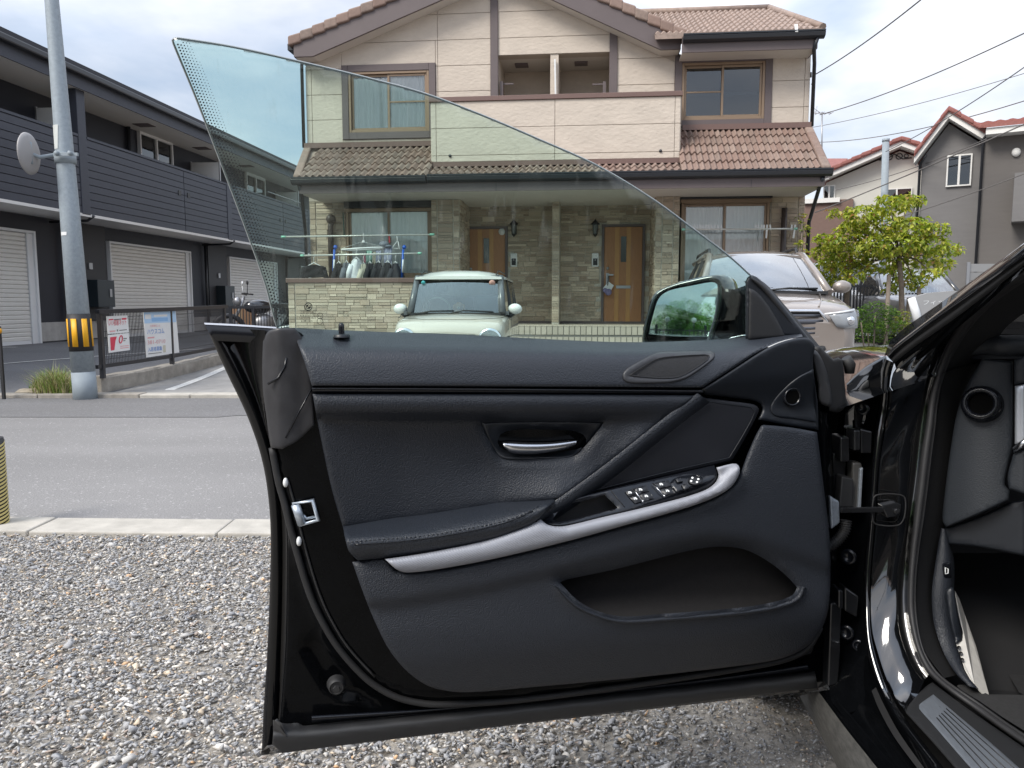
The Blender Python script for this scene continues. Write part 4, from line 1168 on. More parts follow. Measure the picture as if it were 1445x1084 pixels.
# ------------------------------------------------------------------ dark terrace of garages on the left
lO = Vector((-9.77, 15.6, 0)); lw = Vector((.0993, .995, 0)).normalized(); ln_ = Vector((lw.y, -lw.x, 0))
LA = -math.atan2(lw.x, lw.y)
gar = thing('garage_terrace', 'long dark navy two-storey building with white roller shutters', 'building', lO, LA)
GI = WM[gar].inverted()
def lp(px, py, off=0.):
    q = GI @ PP(px, py, lO + ln_ * off, ln_); q.x = off; return q      # (off, s, z)
m_navy = mat('shaded_navy', (.016, .018, .027), .6, var=.08, vs=3)  # darker than the boards: shade under the overhangs is in the colour
m_board = mat('slate_board', (.044, .050, .068), .55, var=.08, vs=5, rnd=.06)
m_lsof = mat('pale_soffit', (.72, .71, .69), .85)
m_shut = mat('shutter_steel', (.70, .685, .65), .45, var=.05, vs=4)
m_sfr = mat('white_frame', (.70, .71, .72), .5)
m_plin = mat('concrete_plinth', (.38, .37, .355), .9, var=.18, vs=6)
S0, S1 = -9.0, 16.5
BO = 1.0
zB0 = (lp(112, 297, BO).z + lp(300, 335.5, BO).z) / 2
zB1 = (lp(128, 199, BO).z + lp(313, 259, BO).z) / 2
zG = (lp(20, 53, BO + .2).z + lp(280, 175, BO + .2).z) / 2
zS = zG - .34
k = MB(); k.box((-.25, S0, .1), (0, S1, zS)); k.box((-8, S1 - .2, .1), (-.25, S1, zS)); k.box((-8, S0, .1), (-.25, S0 + .2, zS))
k.build('wall', m_navy, gar)
k = MB(); k.box((-8.6, S0 - .4, zG + .02), (BO + .18, S1 + .4, zG + .06)); k.prism([(BO + .18, S0 - .4, zG + .06), (BO + .18, S1 + .4, zG + .06), (-4, S1 + .4, zG + 1.0), (-4, S0 - .4, zG + 1.0)], (0, 0, .05)); k.build('roof', m_navy, gar)
k = MB(); k.box((0, S0, zS), (BO + .1, S1, zS + .03)); k.build('soffit', m_lsof, gar)
k = MB(); k.box((BO + .10, S0 - .4, zS - .02), (BO + .13, S1 + .4, zG + .02)); k.build('eave_fascia', m_board, gar)
k = MB(); k.box((BO + .131, S0 - .4, zG - .13), (BO + .27, S1 + .4, zG + .0)); k.build('gutter', m_gut, gar, bevel=.03)
for s in (-5, -2.2, .6, 3.4, 6.2, 9): 
    k = MB(); k.box((.35, s, zS - .012), (.75, s + .35, zS - .002)); k.build('soffit_vent', m_trim, gar)
# balconies
posts = [lp(117, 200, BO + .03).y, lp(324, 290, BO + .03).y]
unit = posts[1] - posts[0]
edges = [posts[0] - unit, posts[0], posts[1], posts[1] + unit, posts[1] + 2 * unit]
nb = 10
for i in range(len(edges) - 1):
    a, c = edges[i] + .14, min(edges[i + 1] - .14, S1)
    k = MB(); k.box((BO - .12, a, zB0), (BO - .02, c, zB1)); k.build('balcony_core', m_navy, gar)
    if i == 0 or i > 2: segs = [(a, c)]
    else:
        mid = a + (c - a) * .62; segs = [(a, mid - .012), (mid + .012, c)]
    for a_, c_ in segs:
        bh = (zB1 - zB0) / nb
        for j in range(nb):
            z = zB0 + j * bh
            q = MB(); q.prism([(BO - .02, a_, z), (BO + .016, a_, z), (BO + .016, a_, z + bh - .014), (BO - .02, a_, z + bh - .014)], (0, c_ - a_, 0)); q.build('siding_board', m_board, gar)
    q = MB(); q.box((BO - .14, a, zB1), (BO + .03, c, zB1 + .05)); q.build('balcony_capping', m_board, gar)
    k = MB(); k.box((0, edges[i], zB0 - .06), (BO + .02, min(edges[i + 1], S1), zB0 - .003)); k.build('balcony_floor', m_lsof, gar)
    if len(segs) == 2:
        for s in (-.22, .22):
            k = MB(); k.box((BO + .014, segs[0][1] + s - .06, zB0 + .86), (BO + .03, segs[0][1] + s + .06, zB0 + .98)); k.build('overflow_cap', m_black, gar)
for s in edges:
    if s > S1 or s < S0: continue
    k = MB(); k.box((BO - .22, s - .13, zB0 - .02), (BO + .03, s + .13, zS - .003)) if s < 5 else k.box((BO - .2, s - .13, zB0 - .02), (BO + .03, s + .13, zB1 + .05)); k.build('pilaster', m_board, gar, bevel=.01)
    k = MB(); k.tube([(BO + .05, s + .20, zB0 - .02), (BO - .1, s + .2, zB0 - .12), (.06, s + .2, zB0 - .14)], .03, 6); k.build('drain_elbow', m_gut, gar)
# upper windows and divider panels
def lwin(pa, pb, lab=None):
    a, c = lp(*pa), lp(*pb); z1, z0 = a.z, lp(pb[0], pb[1]).z
    s0, s1 = a.y, c.y; z0 -= 1.0
    f = MB(); t = .05
    for q in ((s0, s0 + t, z0, z1), (s1 - t, s1, z0, z1), (s0 + t, s1 - t, z1 - .28, z1), ((s0 + s1) / 2 - .03, (s0 + s1) / 2 + .03, z0, z1 - .28)): f.box((0, q[0] + .001, q[2]), (.09 if q[2] < z1 - .2 else .15, q[1] - .001, q[3]))
    w_ = f.build('window', m_sfr, gar, bevel=.004, seg=1)
    k = MB(); k.box((.03, s0 + t, z0), (.036, s1 - t, z1 - .28)); k.build('pane', m_pane2, w_)
    k = MB(); k.box((.004, s0 + t, z0), (.012, (s0 + s1) / 2, z1 - .28)); k.build('curtain', m_curt, w_)
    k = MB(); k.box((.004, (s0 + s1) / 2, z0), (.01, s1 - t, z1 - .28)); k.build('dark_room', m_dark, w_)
    return s0, s1
w1 = lwin((192, 172), (241, 233)); d_ = w1[0] - posts[0]
w2 = lwin((344, 234), (372, 279))
def lw_copy(off):
    for o in [x for x in gar.children if x.name.startswith('window')][:1]:
        c = copy_obj(o, gar, Matrix.Translation((0, off, 0)))
        for ch in o.children: copy_obj(ch, c, Matrix.Identity(4))
lw_copy(-unit)
for px in (82, 289, 403):
    q = lp(px, 210, .5); k = MB(); zt1 = zB1 + 1.0
    s = lp(px, 200, .45).y
    k.box((.02, s - .02, zB0 + .2), (BO - .15, s + .02, zB1 + .62 if px != 82 else zB1 + .62)); k.build('divider_panel', m_white, gar)
    k = MB(); k.box((.0, s - .024, zB0 + .2), (.03, s + .024, zB1 + .65)); k.box((BO - .16, s - .024, zB0 + .2), (BO - .13, s + .024, zB1 + .65)); k.build('divider_frame', m_steel, gar)
k = MB(); a = lp(181, 178, .06); c = lp(181, 212, .06); k.tube([(.06, a.y, a.z), (.06, a.y, a.z - 1.6)], .05, 8); k.build('vent_pipe', m_gut, gar)
k = MB(); q = lp(343, 268, BO); k.tube([(BO - .1, w2[0] - .3, zB1 + .25), (BO - .1, w2[0] + 2.6, zB1 + .25)], .018, 6); k.build('laundry_pole', m_steel, gar)
k = MB(); q = lp(20, 160, BO); k.tube([(BO - .1, posts[0] - unit * .9, zB1 + .16), (BO - .1, posts[0] - unit * .45, zB1 + .16)], .018, 6); k.build('laundry_pole', m_steel, gar)
# shutters
zgr = .28
def shutter(s0, s1, z1, fr=.22):
    f = MB(); t = .05
    f.box((-.02, s0 - t, zgr), (.10, s0, z1 + t)); f.box((-.02, s1, zgr), (.10, s1 + t, z1 + t)); f.box((-.02, s0, z1), (.10, s1, z1 + t))
    f.box((.003, s1 - .16, zgr), (.06, s1 - .001, z1 - .001))
    fo = f.build('shutter_frame', m_sfr, gar, bevel=.004, seg=1)
    rows = []; n = int((z1 - zgr) / .085)
    for j in range(n):
        z = zgr + (z1 - zgr) * j / n; h = (z1 - zgr) / n
        for dz, dx in ((0, -.03), (.12, -.006), (.75, -.002), (.92, -.015), (.99, -.03)): rows.append([(dx + .036, s0 + .001, z + h * dz), (dx + .036, s1 - .17, z + h * dz)])
    k = MB(); k.grid(rows, False); k.build('shutter_curtain', m_shut, fo)
    k = MB(); k.box((.003, s0 + .01, zgr), (.045, s1 - .19, zgr + .09)); k.build('bottom_rail', m_sfr, fo)
# pixel measured openings in plane off = 0
sA1 = lp(46, 400, 0).y; sB0, sB1 = lp(154, 400, 0).y, lp(266, 410, 0).y; sC0 = lp(322, 400).y
zA = lp(40, 327, 0).z; zBt = (lp(154, 344, 0).z + lp(262, 357, 0).z) / 2
wd = sB1 - sB0
k = MB(); 
shutter(sA1 - wd, sA1, zBt); shutter(sB0, sB1, zBt); shutter(sC0, sC0 + wd, zBt); shutter(sC0 + wd + (sC0 - sB1), sC0 + 2 * wd + (sC0 - sB1), zBt)
prev = S0
for a, c in ((sA1 + .06, sB0 - .06), (sB1 + .06, sC0 - .06), (sC0 + wd + .06, sC0 + wd + (sC0 - sB1) - .06)):
    k = MB(); k.box((0, a, .1), (.035, c, zgr + .44)); k.build('plinth', m_plin, gar)
    k = MB(); k.box((.002, a + (c - a) * .45, zgr + .44), (.06, c - .1, zB0 - .06)); k.build('porch_panel', mat('charcoal_panel', (.034, .034, .038), .6), gar)
    k = MB(); k.tube([(.09, a + (c - a) * .36, .2), (.09, a + (c - a) * .36, zB0 - .15)], .04, 8); k.build('downpipe', m_gut, gar)
    b0 = a + (c - a) * .62
    k = MB(); k.box((.061, b0, zgr + .75), (.36, b0 + .62, zgr + 1.36)); mb_ = k.build('letter_box', mat('dark_green_box', (.012, .02, .026), .45), gar, bevel=.01)
    k = MB(); k.box((.361, b0 + .42, zgr + .98), (.375, b0 + .5, zgr + 1.16)); k.build('lock', m_steel, mb_)
    k = MB(); k.box((.061, b0 + .15, zgr + 1.6), (.09, b0 + .27, zgr + 1.74)); k.build('door_phone', m_steel, gar)
    k = MB(); k.box((.03, a + .05, zgr + .0), (.04, c - .05, zgr + .05)); k.build('base_flashing', m_gut, gar)

# ------------------------------------------------------------------ utility pole with traffic mirror
m_galv = mat('galvanised_steel', (.30, .345, .38), .55, metal=.1, var=.16, vs=28, bump=.15, bs=60)
m_galv2 = mat('galvanised_base', (.26, .30, .33), .7, metal=0, var=.07, vs=9)
m_yel = mat('yellow_band', (.80, .40, .01), .5); m_bnd = mat('black_band', (.02, .02, .022), .6)
pY = 8.98
pb = PY(121, 565, pY); pt = PY(73, 0, pY); ax = (pt - pb); top = pb + ax * 1.9
pole = thing('utility_pole', 'galvanised steel utility pole with yellow and black band by the road', 'pole', (pb.x, pb.y, 0))
def pp(t): return pb + ax * t
r0, r1 = 16.0 / FPX * pY * 1.0, 8.8 / FPX * (pY - .1)
def rad(t): return r0 + (r1 - r0) * t
k = MB(); k.tube([pp(-.01), pp(.075)], [rad(0) , rad(.075)], 24); k.build('base_sleeve', m_galv2, pole, world=True)
k = MB(); k.tube([pp(.0751), pp(.5), pp(1.0), pp(1.9)], [rad(.075) * .985, rad(.5), rad(1.0), rad(1.9)], 24); k.build('shaft', m_galv, pole, world=True)
t0, t1 = (565 - 492) / 565, (565 - 438) / 565
k = MB(); k.tube([pp(t0), pp(t1)], [rad(t0) + .004, rad(t1) + .004], 24); k.build('black_band', m_bnd, pole, world=True)
ex = ax.normalized(); ey = Vector((0, -1, 0)); sx = Vector((1, 0, 0))
for i in range(7):
    an = i * 2 * math.pi / 7 + .05; rows = []
    for tt in (t0 + .012, t1 - .012):
        rr_ = rad(tt) + .0075; row = []
        for da in (-.24, -.12, 0, .12, .24): row.append(pp(tt) + (sx * math.sin(an + da) + ey * math.cos(an + da)) * rr_)
        rows.append(row)
    k = MB(); k.grid(rows); k.build('yellow_stripe', m_yel, pole, world=True, solid=.004)
for t_ in ():
    k = MB(); k.tube([pp(t_ + .0), pp(t_ + .012)], rad(t_) + .006, 20); k.build('pole_ring', m_galv2, pole, world=True)
def psticker(px0, py0, px1, py1, m):
    c = (565 - (py0 + py1) / 2) / 565; rows = []
    for py in (py0, py1):
        t_ = (565 - py) / 565; row = []
        for px in np.linspace(px0, px1, 5):
            cxp = 73 + (121 - 73) * py / 565; hw = (8.8 + (16 - 8.8) * py / 565); sn = max(-.95, min(.95, (px - cxp) / hw)); an = math.asin(sn)
            row.append(pp(t_) + (sx * math.sin(an) + ey * math.cos(an)) * (rad(t_) + .004))
        rows.append(row)
    k = MB(); k.grid(rows); return k.build('sticker', m, pole, world=True)
psticker(78, 172, 88, 205, mat('pale_sticker', (.58, .6, .58), .5)); psticker(92, 321, 101, 326, m_white)
mm = thing('traffic_mirror', 'small round traffic mirror seen from behind on the pole', 'traffic mirror', (pb.x, pb.y, 0))
mc = PY(42, 217, pY - .15); nx = Vector((-.99, -.08, .0)).normalized()
k = MB(); k.lathe([(0, -.05), (.10, -.045), (.19, -.02), (.225, .0), (.23, .015), (.225, .02)], 32, mc, nx); k.build('back_shell', mat('mirror_back', (.30, .29, .29), .5), mm, world=True)
k = MB(); k.lathe([(.225, .018), (0, .02)], 32, mc, nx); k.build('mirror_face', mat('mirror_silver', (.85, .86, .87), .03, metal=1), mm, world=True)
k = MB(); at = PY(88, 217, pY); k.tube([at, PY(56, 222, pY - .1), mc - nx * .0 + Vector((.02, -.03, 0))], .022, 8); k.tube([mc + Vector((.03, -.04, -.12)), mc + Vector((.03, -.04, .12))], .022, 8); k.bar(PY(76, 218, pY - .16), PY(110, 218, pY - .16), .03, .035); k.build('arm', m_galv2, mm, world=True)
k = MB(); tm_ = (565 - 217) / 565; k.tube([pp(tm_ - .012), pp(tm_ + .012)], rad(tm_) + .018, 20); k.build('clamp', m_galv2, mm, world=True)
for px in (80, 99): 
    k = MB(); q = PY(px, 216, pY - .18); k.lathe([(0, -.02), (.025, -.02), (.025, .03)], 6, q, (0, 1, 0)); k.build('bolt', m_galv2, mm, world=True)

# ------------------------------------------------------------------ low wall, mesh fences and signs
wallA = PY(141, 552, 9.25); wallB = PY(340, 505, 12.6)
rw = thing('retaining_wall', 'low rough concrete wall under the dark mesh fence', 'wall', (0, 0, 0))
d = Vector((wallB.x - wallA.x, wallB.y - wallA.y, 0)); L_ = d.length; d.normalize(); nrm = Vector((-d.y, d.x, 0))
rows = []
prof = [(0, -.1), (0, .20), (.02, .225), (.16, .225), (.18, .2), (.18, -.1)]
n = 26
for i in range(n + 1):
    p = Vector((wallA.x, wallA.y, 0)) + d * (L_ * 1.4 * i / n); z = gz(p.y)
    zb = z + .0; tp = .20 - .06 * i / n
    rows.append([p + nrm * (q[0] - .02 + random.uniform(-.006, .006)) + Vector((0, 0, zb + (q[1] * tp / .225 if q[1] > 0 else q[1]) + random.uniform(-.006, .006))) for q in prof])
k = MB(); k.grid(rows, False); k.add(rows[0], [tuple(range(6))]); k.build('wall_body', m_conc, rw)
m_fen = mat('dark_fence_steel', (.022, .023, .028), .45)
fence = thing('mesh_fence', 'dark metal mesh fence on the low wall holding two signs', 'fence')
fp = [(145, 528, 9.27), (243, 515, 10.75), (318, 500, 12.4)]
fpt = [(145, 441), (243, 437.5), (319, 433.5)]
P0, P1, P2 = (PY(*q) for q in fp)
T0, T1, T2 = (PY(*fpt[i], fp[i][2]) for i in range(3))
wid = .045
for p, t in ((P0, T0), (P1, T1), (P2, T2)):
    k = MB(); k.bar(p - Vector((0, 0, .05)), Vector((p.x, p.y, t.z)), .05, .05, (0, 1, 0)); k.build('post', m_fen, fence)
def rail(a, c, w=.04, h=.04, nm='rail', par=None):
    k = MB(); k.bar(a, c, w, h); k.build(nm, m_fen, par or fence)
e0 = T0 + (T0 - T1) * .07
rail(Vector((e0.x, e0.y, T0.z + .01)), Vector((T1.x, T1.y, T1.z + .01)), .06, .05); rail(Vector((T1.x, T1.y, T1.z + .01)), Vector((T2.x, T2.y, T2.z + .01)), .06, .05)
B0, B1, B2 = Vector((P0.x, P0.y, PY(145, 517, 9.27).z)), Vector((P1.x, P1.y, PY(243, 503, 10.75).z)), Vector((P2.x, P2.y, PY(318, 489, 12.4).z))
rail(B0 + (B0 - B1) * .07, B1, .035, .045); rail(B1, B2, .035, .045)
eb_ = B0 + (B0 - B1) * .06; rail(Vector((e0.x + .0, e0.y, eb_.z)), Vector((e0.x, e0.y, T0.z)), .025, .025, 'end_stile')
wires = MB()
for (a, c, ta, tc_) in ((B0, B1, T0, T1), (B1, B2, T1, T2)):
    n = int((c - a).length / .03)
    for i in range(1, n):
        p = a.lerp(c, i / n); q = ta.lerp(tc_, i / n); q = Vector((p.x, p.y, q.z)); wires.bar(p, q, .006, .006, (0, 1, 0))
    for zf in (.12, .38, .64, .9):
        wires.bar(Vector((a.x, a.y, a.z + (ta.z - a.z) * zf)), Vector((c.x, c.y, c.z + (tc_.z - c.z) * zf)), .006, .006)
wires.build('mesh_wires', m_fen, fence)
fdir = (P1 - P0); fdir.z = 0; fdir.normalize(); fnr = Vector((fdir.y, -fdir.x, 0))
if fnr.dot(Vector((0, 0, 0)) - P0) < 0: fnr = -fnr
def onf(px, py, off=.03): return PP(px, py, P0 + fnr * off, fnr)
def board(nm, lab, quad, m, off=.03, grp=None):
    o = thing(nm, lab, 'sign', (0, 0, 0), 0, grp); k = MB(); pts = [onf(*q, off) for q in quad]; k.prism(pts, -fnr * .012); k.build('board', m, o); return o
m_sw = mat('sign_white', (.74, .74, .73), .5, var=.04, vs=12); m_sr = mat('sign_red', (.62, .05, .09), .5); m_sb = mat('sign_blue', (.25, .45, .72), .5); m_sp = mat('sign_pink', (.70, .35, .36), .5); m_sdb = mat('sign_dark_blue', (.10, .24, .58), .5); m_sk = mat('sign_grey_print', (.18, .18, .18), .5); m_sbl = mat('sign_pale_blue', (.42, .60, .80), .5)
sg = board('rental_sign', 'white and red two-part rental sign wired to the mesh fence', [(151, 446.5), (180, 445), (182, 469), (153, 471.5)], m_sw)
k = MB(); k.prism([onf(*q) for q in [(153, 473), (182, 470), (183.5, 494), (154.5, 498)]], -fnr * .012); k.build('board', m_sw, sg)
def sgtext(par, body, p0, p1, hpx, m, off=.034, nm='lettering'):
    a, c = onf(*p0, off), onf(*p1, off); ux = (c - a).normalized(); k = MB(); uz = Vector((0, 0, 1)); uz = (uz - ux * uz.dot(ux)).normalized()
    s_ = hpx / FPX * a.y; text_mesh(k, body, a, ux, uz, s_, width=(c - a).length); o = k.build(nm, m, par, world=True); return o
def sgbox(par, q, m, off=.032, nm='print'):
    k = MB(); k.prism([onf(*p, off) for p in q], -fnr * .0015); k.build(nm, m, par)
sgtext(sg, 'いい部屋ネット', (153.5, 459.5), (178.5, 457.5), 9, m_sr)
sgbox(sg, [(153.5, 450.5), (160, 450), (160, 451.8), (153.5, 452.4)], m_sr); sgbox(sg, [(172, 449), (178.5, 448.6), (178.6, 451), (172, 451.4)], m_sr); sgbox(sg, [(161, 450.4), (171, 449.7), (171, 451), (161, 451.7)], m_sk)
sgbox(sg, [(155, 467), (163, 466.3), (163, 468), (155, 468.7)], m_sp); sgbox(sg, [(165, 465), (166.6, 464.9), (166.7, 467.6), (165.2, 467.7)], m_sk); sgbox(sg, [(168.5, 465.8), (179, 464.7), (179, 465.8), (168.5, 467)], m_sk)
sgbox(sg, [(155.5, 476), (165, 475), (163, 481), (161.5, 494), (156.6, 495)], m_sr)
k = MB(); 
cc = onf(170.5, 479, .033); ux = fdir; uz = Vector((0, 0, 1)); pts = [cc + ux * (.03 * math.cos(t) * 1.0) + uz * (.045 * math.sin(t)) + ux * .012 * math.sin(t) for t in [2 * math.pi * i / 16 for i in range(16)]]
k.tube(pts, .007, 5, closed=True); k.build('emblem', m_sr, sg)
sgbox(sg, [(174, 477.5), (179, 477), (179, 478.4), (174, 479)], m_sk); sgbox(sg, [(174, 480.4), (177, 480), (177, 481.2), (174, 481.6)], m_sk)
sgbox(sg, [(170, 488.4), (182, 487), (182, 487.9), (170, 489.4)], m_sp); sgbox(sg, [(170, 491), (182, 489.6), (182, 490.6), (170, 492.2)], m_sp)
sb = board('tenant_sign', 'pale blue and white tenant wanted sign with phone number on the fence', [(202.5, 440.5), (248, 438.5), (253, 497.5), (207.5, 504.5)], m_sw, .02)
sgbox(sb, [(203, 441), (247.6, 439), (248.8, 454.6), (204, 456.6)], m_sbl, .022)
sgbox(sb, [(214, 449), (237, 448), (237, 453), (214.5, 454)], m_sb, .0235)
sgbox(sb, [(204.6, 444), (213, 443.6), (213.4, 450), (205, 450.6)], m_sw, .0235); sgbox(sb, [(217, 444.5), (236, 443.6), (236, 446.6), (217, 447.4)], m_sw, .0235)
sgtext(sb, 'お部屋探しは', (212, 461.5), (226, 460.8), 3.5, m_sp, .024)
sgtext(sb, 'ハウスコム', (208, 471.8), (232, 470), 9, m_sdb, .024)
sgbox(sb, [(208.5, 476), (218, 475.2), (218, 477), (208.5, 478)], m_sp, .0235)
sgtext(sb, '381-0710', (208.5, 486.2), (233.5, 484), 8, m_sp, .024)
sgtext(sb, '入居者募集', (209, 496), (229, 494), 7, m_sdb, .024)
sgbox(sb, [(209.5, 499), (228, 497), (228, 498), (209.5, 500)], m_sk, .0235)
sgbox(sb, [(230, 487.5), (233.6, 487.1), (234.2, 497), (230.6, 497.5)], mat('sign_beige', (.55, .52, .42), .6), .0235)
# second fence and things before the third shutter
fence2 = thing('rail_fence', 'plain dark railing behind the motorcycle', 'fence')
a, c = PY(322, 434, 14.2), PY(420, 433, 14.8); 
k = MB(); k.bar(a, c, .05, .05); k.build('rail', m_fen, fence2)
for t in (.03, .35, .67, .97):
    p = a.lerp(c, t); k = MB(); k.bar((p.x, p.y, gz(p.y) - .02), (p.x, p.y, p.z), .05, .05, (0, 1, 0)); k.build('post', m_fen, fence2)
k = MB()
for i in range(1, 24): p = a.lerp(c, i / 24); k.bar((p.x, p.y, gz(p.y) + .1), (p.x, p.y, p.z), .012, .012, (0, 1, 0))
k.build('balusters', m_fen, fence2)
bx = thing('cardboard_box', 'brown cardboard box standing before the third shutter', 'box'); q = PY(342, 452, 15.2); k = MB(); z = gz(15.2); k.box((q.x - .22, 15.1, z), (q.x + .22, 15.4, PY(342, 432, 15.2).z)); k.build('carton', mat('cardboard', (.33, .2, .12), .9, var=.1), bx, bevel=.01)
k = MB(); k.box((q.x - .03, 15.096, z), (q.x + .03, 15.1, PY(342, 432, 15.2).z)); k.build('packing_tape', mat('tape', (.42, .28, .16), .5), bx)
# motorcycle
q = PY(372, 440, 14.9); mo = thing('motorcycle', 'dark motorcycle parked in front of the third shutter', 'motorcycle', (q.x, 14.9, gz(14.9)), R(-62))
def wheel_at(y, r, nm='wheel'):
    k = MB(); k.tube([(0, y + r * math.cos(t), r + r * math.sin(t)) for t in [2 * math.pi * i / 20 for i in range(20)]], .05, 8, closed=True)
    w_ = k.build(nm, m_black, mo)
    k = MB(); k.lathe([(r - .06, -.02), (.05, -.03), (.05, .03), (r - .06, .02)], 14, (0, y, r), (1, 0, 0)); k.build('rim', m_steel, w_)
wheel_at(-.65, .29); wheel_at(.65, .29)
k = MB(); k.tube([(0, -.65, .29), (0, -.42, .75), (0, -.35, .95)], .035, 6); k.build('fork', m_steel, mo)
k = MB(); k.ball((0, -.1, .75), (.14, .28, .14)); k.build('tank', mat('dark_paint', (.015, .016, .02), .2, coat=1), mo)
k = MB(); k.box((-.11, .1, .72), (.11, .72, .82)); k.build('seat', m_black, mo, bevel=.03)
k = MB(); k.ball((0, 0, .42), (.17, .24, .2)); k.build('engine', m_steel, mo)
k = MB(); k.tube([(-.36, -.25, .98), (-.15, -.36, 1.0), (.15, -.36, 1.0), (.36, -.25, .98)], .018, 6); k.build('handlebar', m_black, mo)
for s in (-1, 1):
    k = MB(); k.tube([(s * .25, -.33, 1.0), (s * .3, -.33, 1.16)], .008, 5); k.ball((s * .3, -.33, 1.2), (.06, .02, .045)); k.build('mirror', m_white if s < 0 else m_black, mo)
k = MB(); k.ball((0, -.48, .85), (.09, .08, .09)); k.build('headlight', m_steel, mo)
k = MB(); k.tube([(.12, .1, .3), (.14, .6, .38), (.14, .8, .42)], .045, 8); k.build('exhaust', m_steel, mo)
# left edge: striped guard on a pole by the near kerb
gp = PY(-12, 640, 3.78); g = thing('striped_guard', 'pole guard with slanted yellow and black stripes at the near kerb', 'pole', (gp.x, gp.y, 0))
zt_ = PY(0, 618, 3.78).z
k = MB(); k.tube([(0, 0, -.02), (0, 0, zt_)], .055, 20); k.build('tube', m_bnd, g)
for j in range(22):
    z = .02 + j * (zt_ - .04) / 22
    k = MB(); k.grid([[(.0585 * math.cos(a), .0585 * math.sin(a), z + dz + .02 * math.sin(a)) for a in [2 * math.pi * i / 24 for i in range(25)]] for dz in (0, .011)]); k.build('yellow_stripe', mat('pale_yellow_band', (.55, .46, .18), .6), g)
k = MB(); k.tube([(0, 0, zt_ + .001), (0, 0, 1.3 - .38)], .02, 8); k.build('post', m_steel, g) if False else None
o = thing('yellow_reflector', 'small yellow and black reflector at the garage corner', 'reflector'); q = PY(-1, 467, 8.9); k = MB(); k.lathe([(0, 0), (.035, 0), (.035, .03), (.03, .04), (0, .045)], 14, q, (0, -1, 0)); k.build('disc', m_yel, o)
k = MB(); k.bar((q.x - .02, q.y + .03, 0), (q.x - .02, q.y + .03, q.z + .05), .03, .03, (0, 1, 0)); k.build('post', m_bnd, o)
# weeds at the pole foot
rg = random.Random(11); k = MB(); tint = []
for i in range(1700):
    px = rg.gauss(80, 20); 
    if px < 42 or px > 118: continue
    Y = rg.uniform(9.12, 9.6); b0 = PY(px, 550, Y); b0.z = gz(Y) - .01
    h = rg.uniform(.10, .34) * (1.2 - abs(px - 80) / 60) if i > 40 else rg.uniform(.28, .5)
    an = rg.uniform(0, 6.28); lean = rg.uniform(.15, 1.1) * h; w_ = rg.uniform(.002, .005) if i > 40 else .003
    dx, dy = math.cos(an), math.sin(an)
    p = [b0 + Vector((dx * lean * t * t, dy * lean * t * t, h * (t - .25 * t * t * lean / h))) for t in (0, .4, .75, 1)]
    sdv = Vector((-dy, dx, 0)) * w_ / 1
    vs = []
    for q_, f in zip(p, (1, .9, .6, .05)): vs += [q_ - sdv * f, q_ + sdv * f]
    k.add(vs, [(0, 1, 3, 2), (2, 3, 5, 4), (4, 5, 7, 6)])
    c = rg.choice([(.15, .26, .03), (.22, .33, .05), (.30, .32, .09), (.42, .36, .17), (.38, .33, .2)]) if i > 40 else (.33, .33, .2); f = rg.uniform(.8, 1.2)
    tint += [(c[0] * f, c[1] * f, c[2] * f, 1)] * 8
m_grass = mat('weed_blade', (1, 1, 1), .6, attr='tint')
nt = m_grass.node_tree; 
o = k.build('weeds', m_grass); at = o.data.attributes.new('tint', 'FLOAT_COLOR', 'POINT'); at.data.foreach_set('color', [x for t in tint for x in t])
tag(o, 'clump of green and straw weeds at the foot of the utility pole', 'weeds', kind='stuff')
b = MB(); rows = []
for i, px in enumerate(range(24, 122, 7)):
    q = PY(px, 552, 9.25); q.z = .0; w_ = .0 + .05 * math.sin(i * .9) + .12 * math.sin(math.pi * i / 14); rows.append([(q.x, 9.2, .05), (q.x, 9.3, .075 + random.uniform(0, .02)), (q.x, 9.4 + w_, .05 + random.uniform(0, .02)), (q.x, 9.5 + w_ * 1.5, .03)])
b.grid(rows); tag(b.build('dirt_verge', mat('dirt', (.34, .29, .22), .95, var=.3, vs=12, bump=.8, bs=40)), kind='structure')
# ------------------------------------------------------------------ houses, poles and wires on the right
m_bw = mat('cream_render', (.56, .55, .50), .85, var=.05, vs=1.5); m_bt = mat('white_barge', (.70, .69, .66), .6)
m_red = mat('red_roof_tile', (.26, .10, .085), .75, var=.25, vs=14); m_brs = mat('brown_siding', (.17, .11, .09), .8, var=.15, vs=6, stretch=(1, 1, 12))
m_gh = mat('taupe_wall', (.168, .162, .160), .85, var=.06, vs=2, stretch=(1, 1, 6)); m_gh2 = mat('shaded_taupe_wall', (.125, .115, .108), .85, var=.06, vs=2, stretch=(1, 1, 6))  # second wall colour is darker: shade of the turned face put into it
def frame_at(px, Y, slope):
    """a facade plane turned so that its left flank is hidden: right end nearer by slope"""
    o = PY(px, 420, Y); o.z = 0; n = Vector((slope, 1, 0)).normalized(); e = Vector((n.y, -n.x, 0))
    return o, e, n
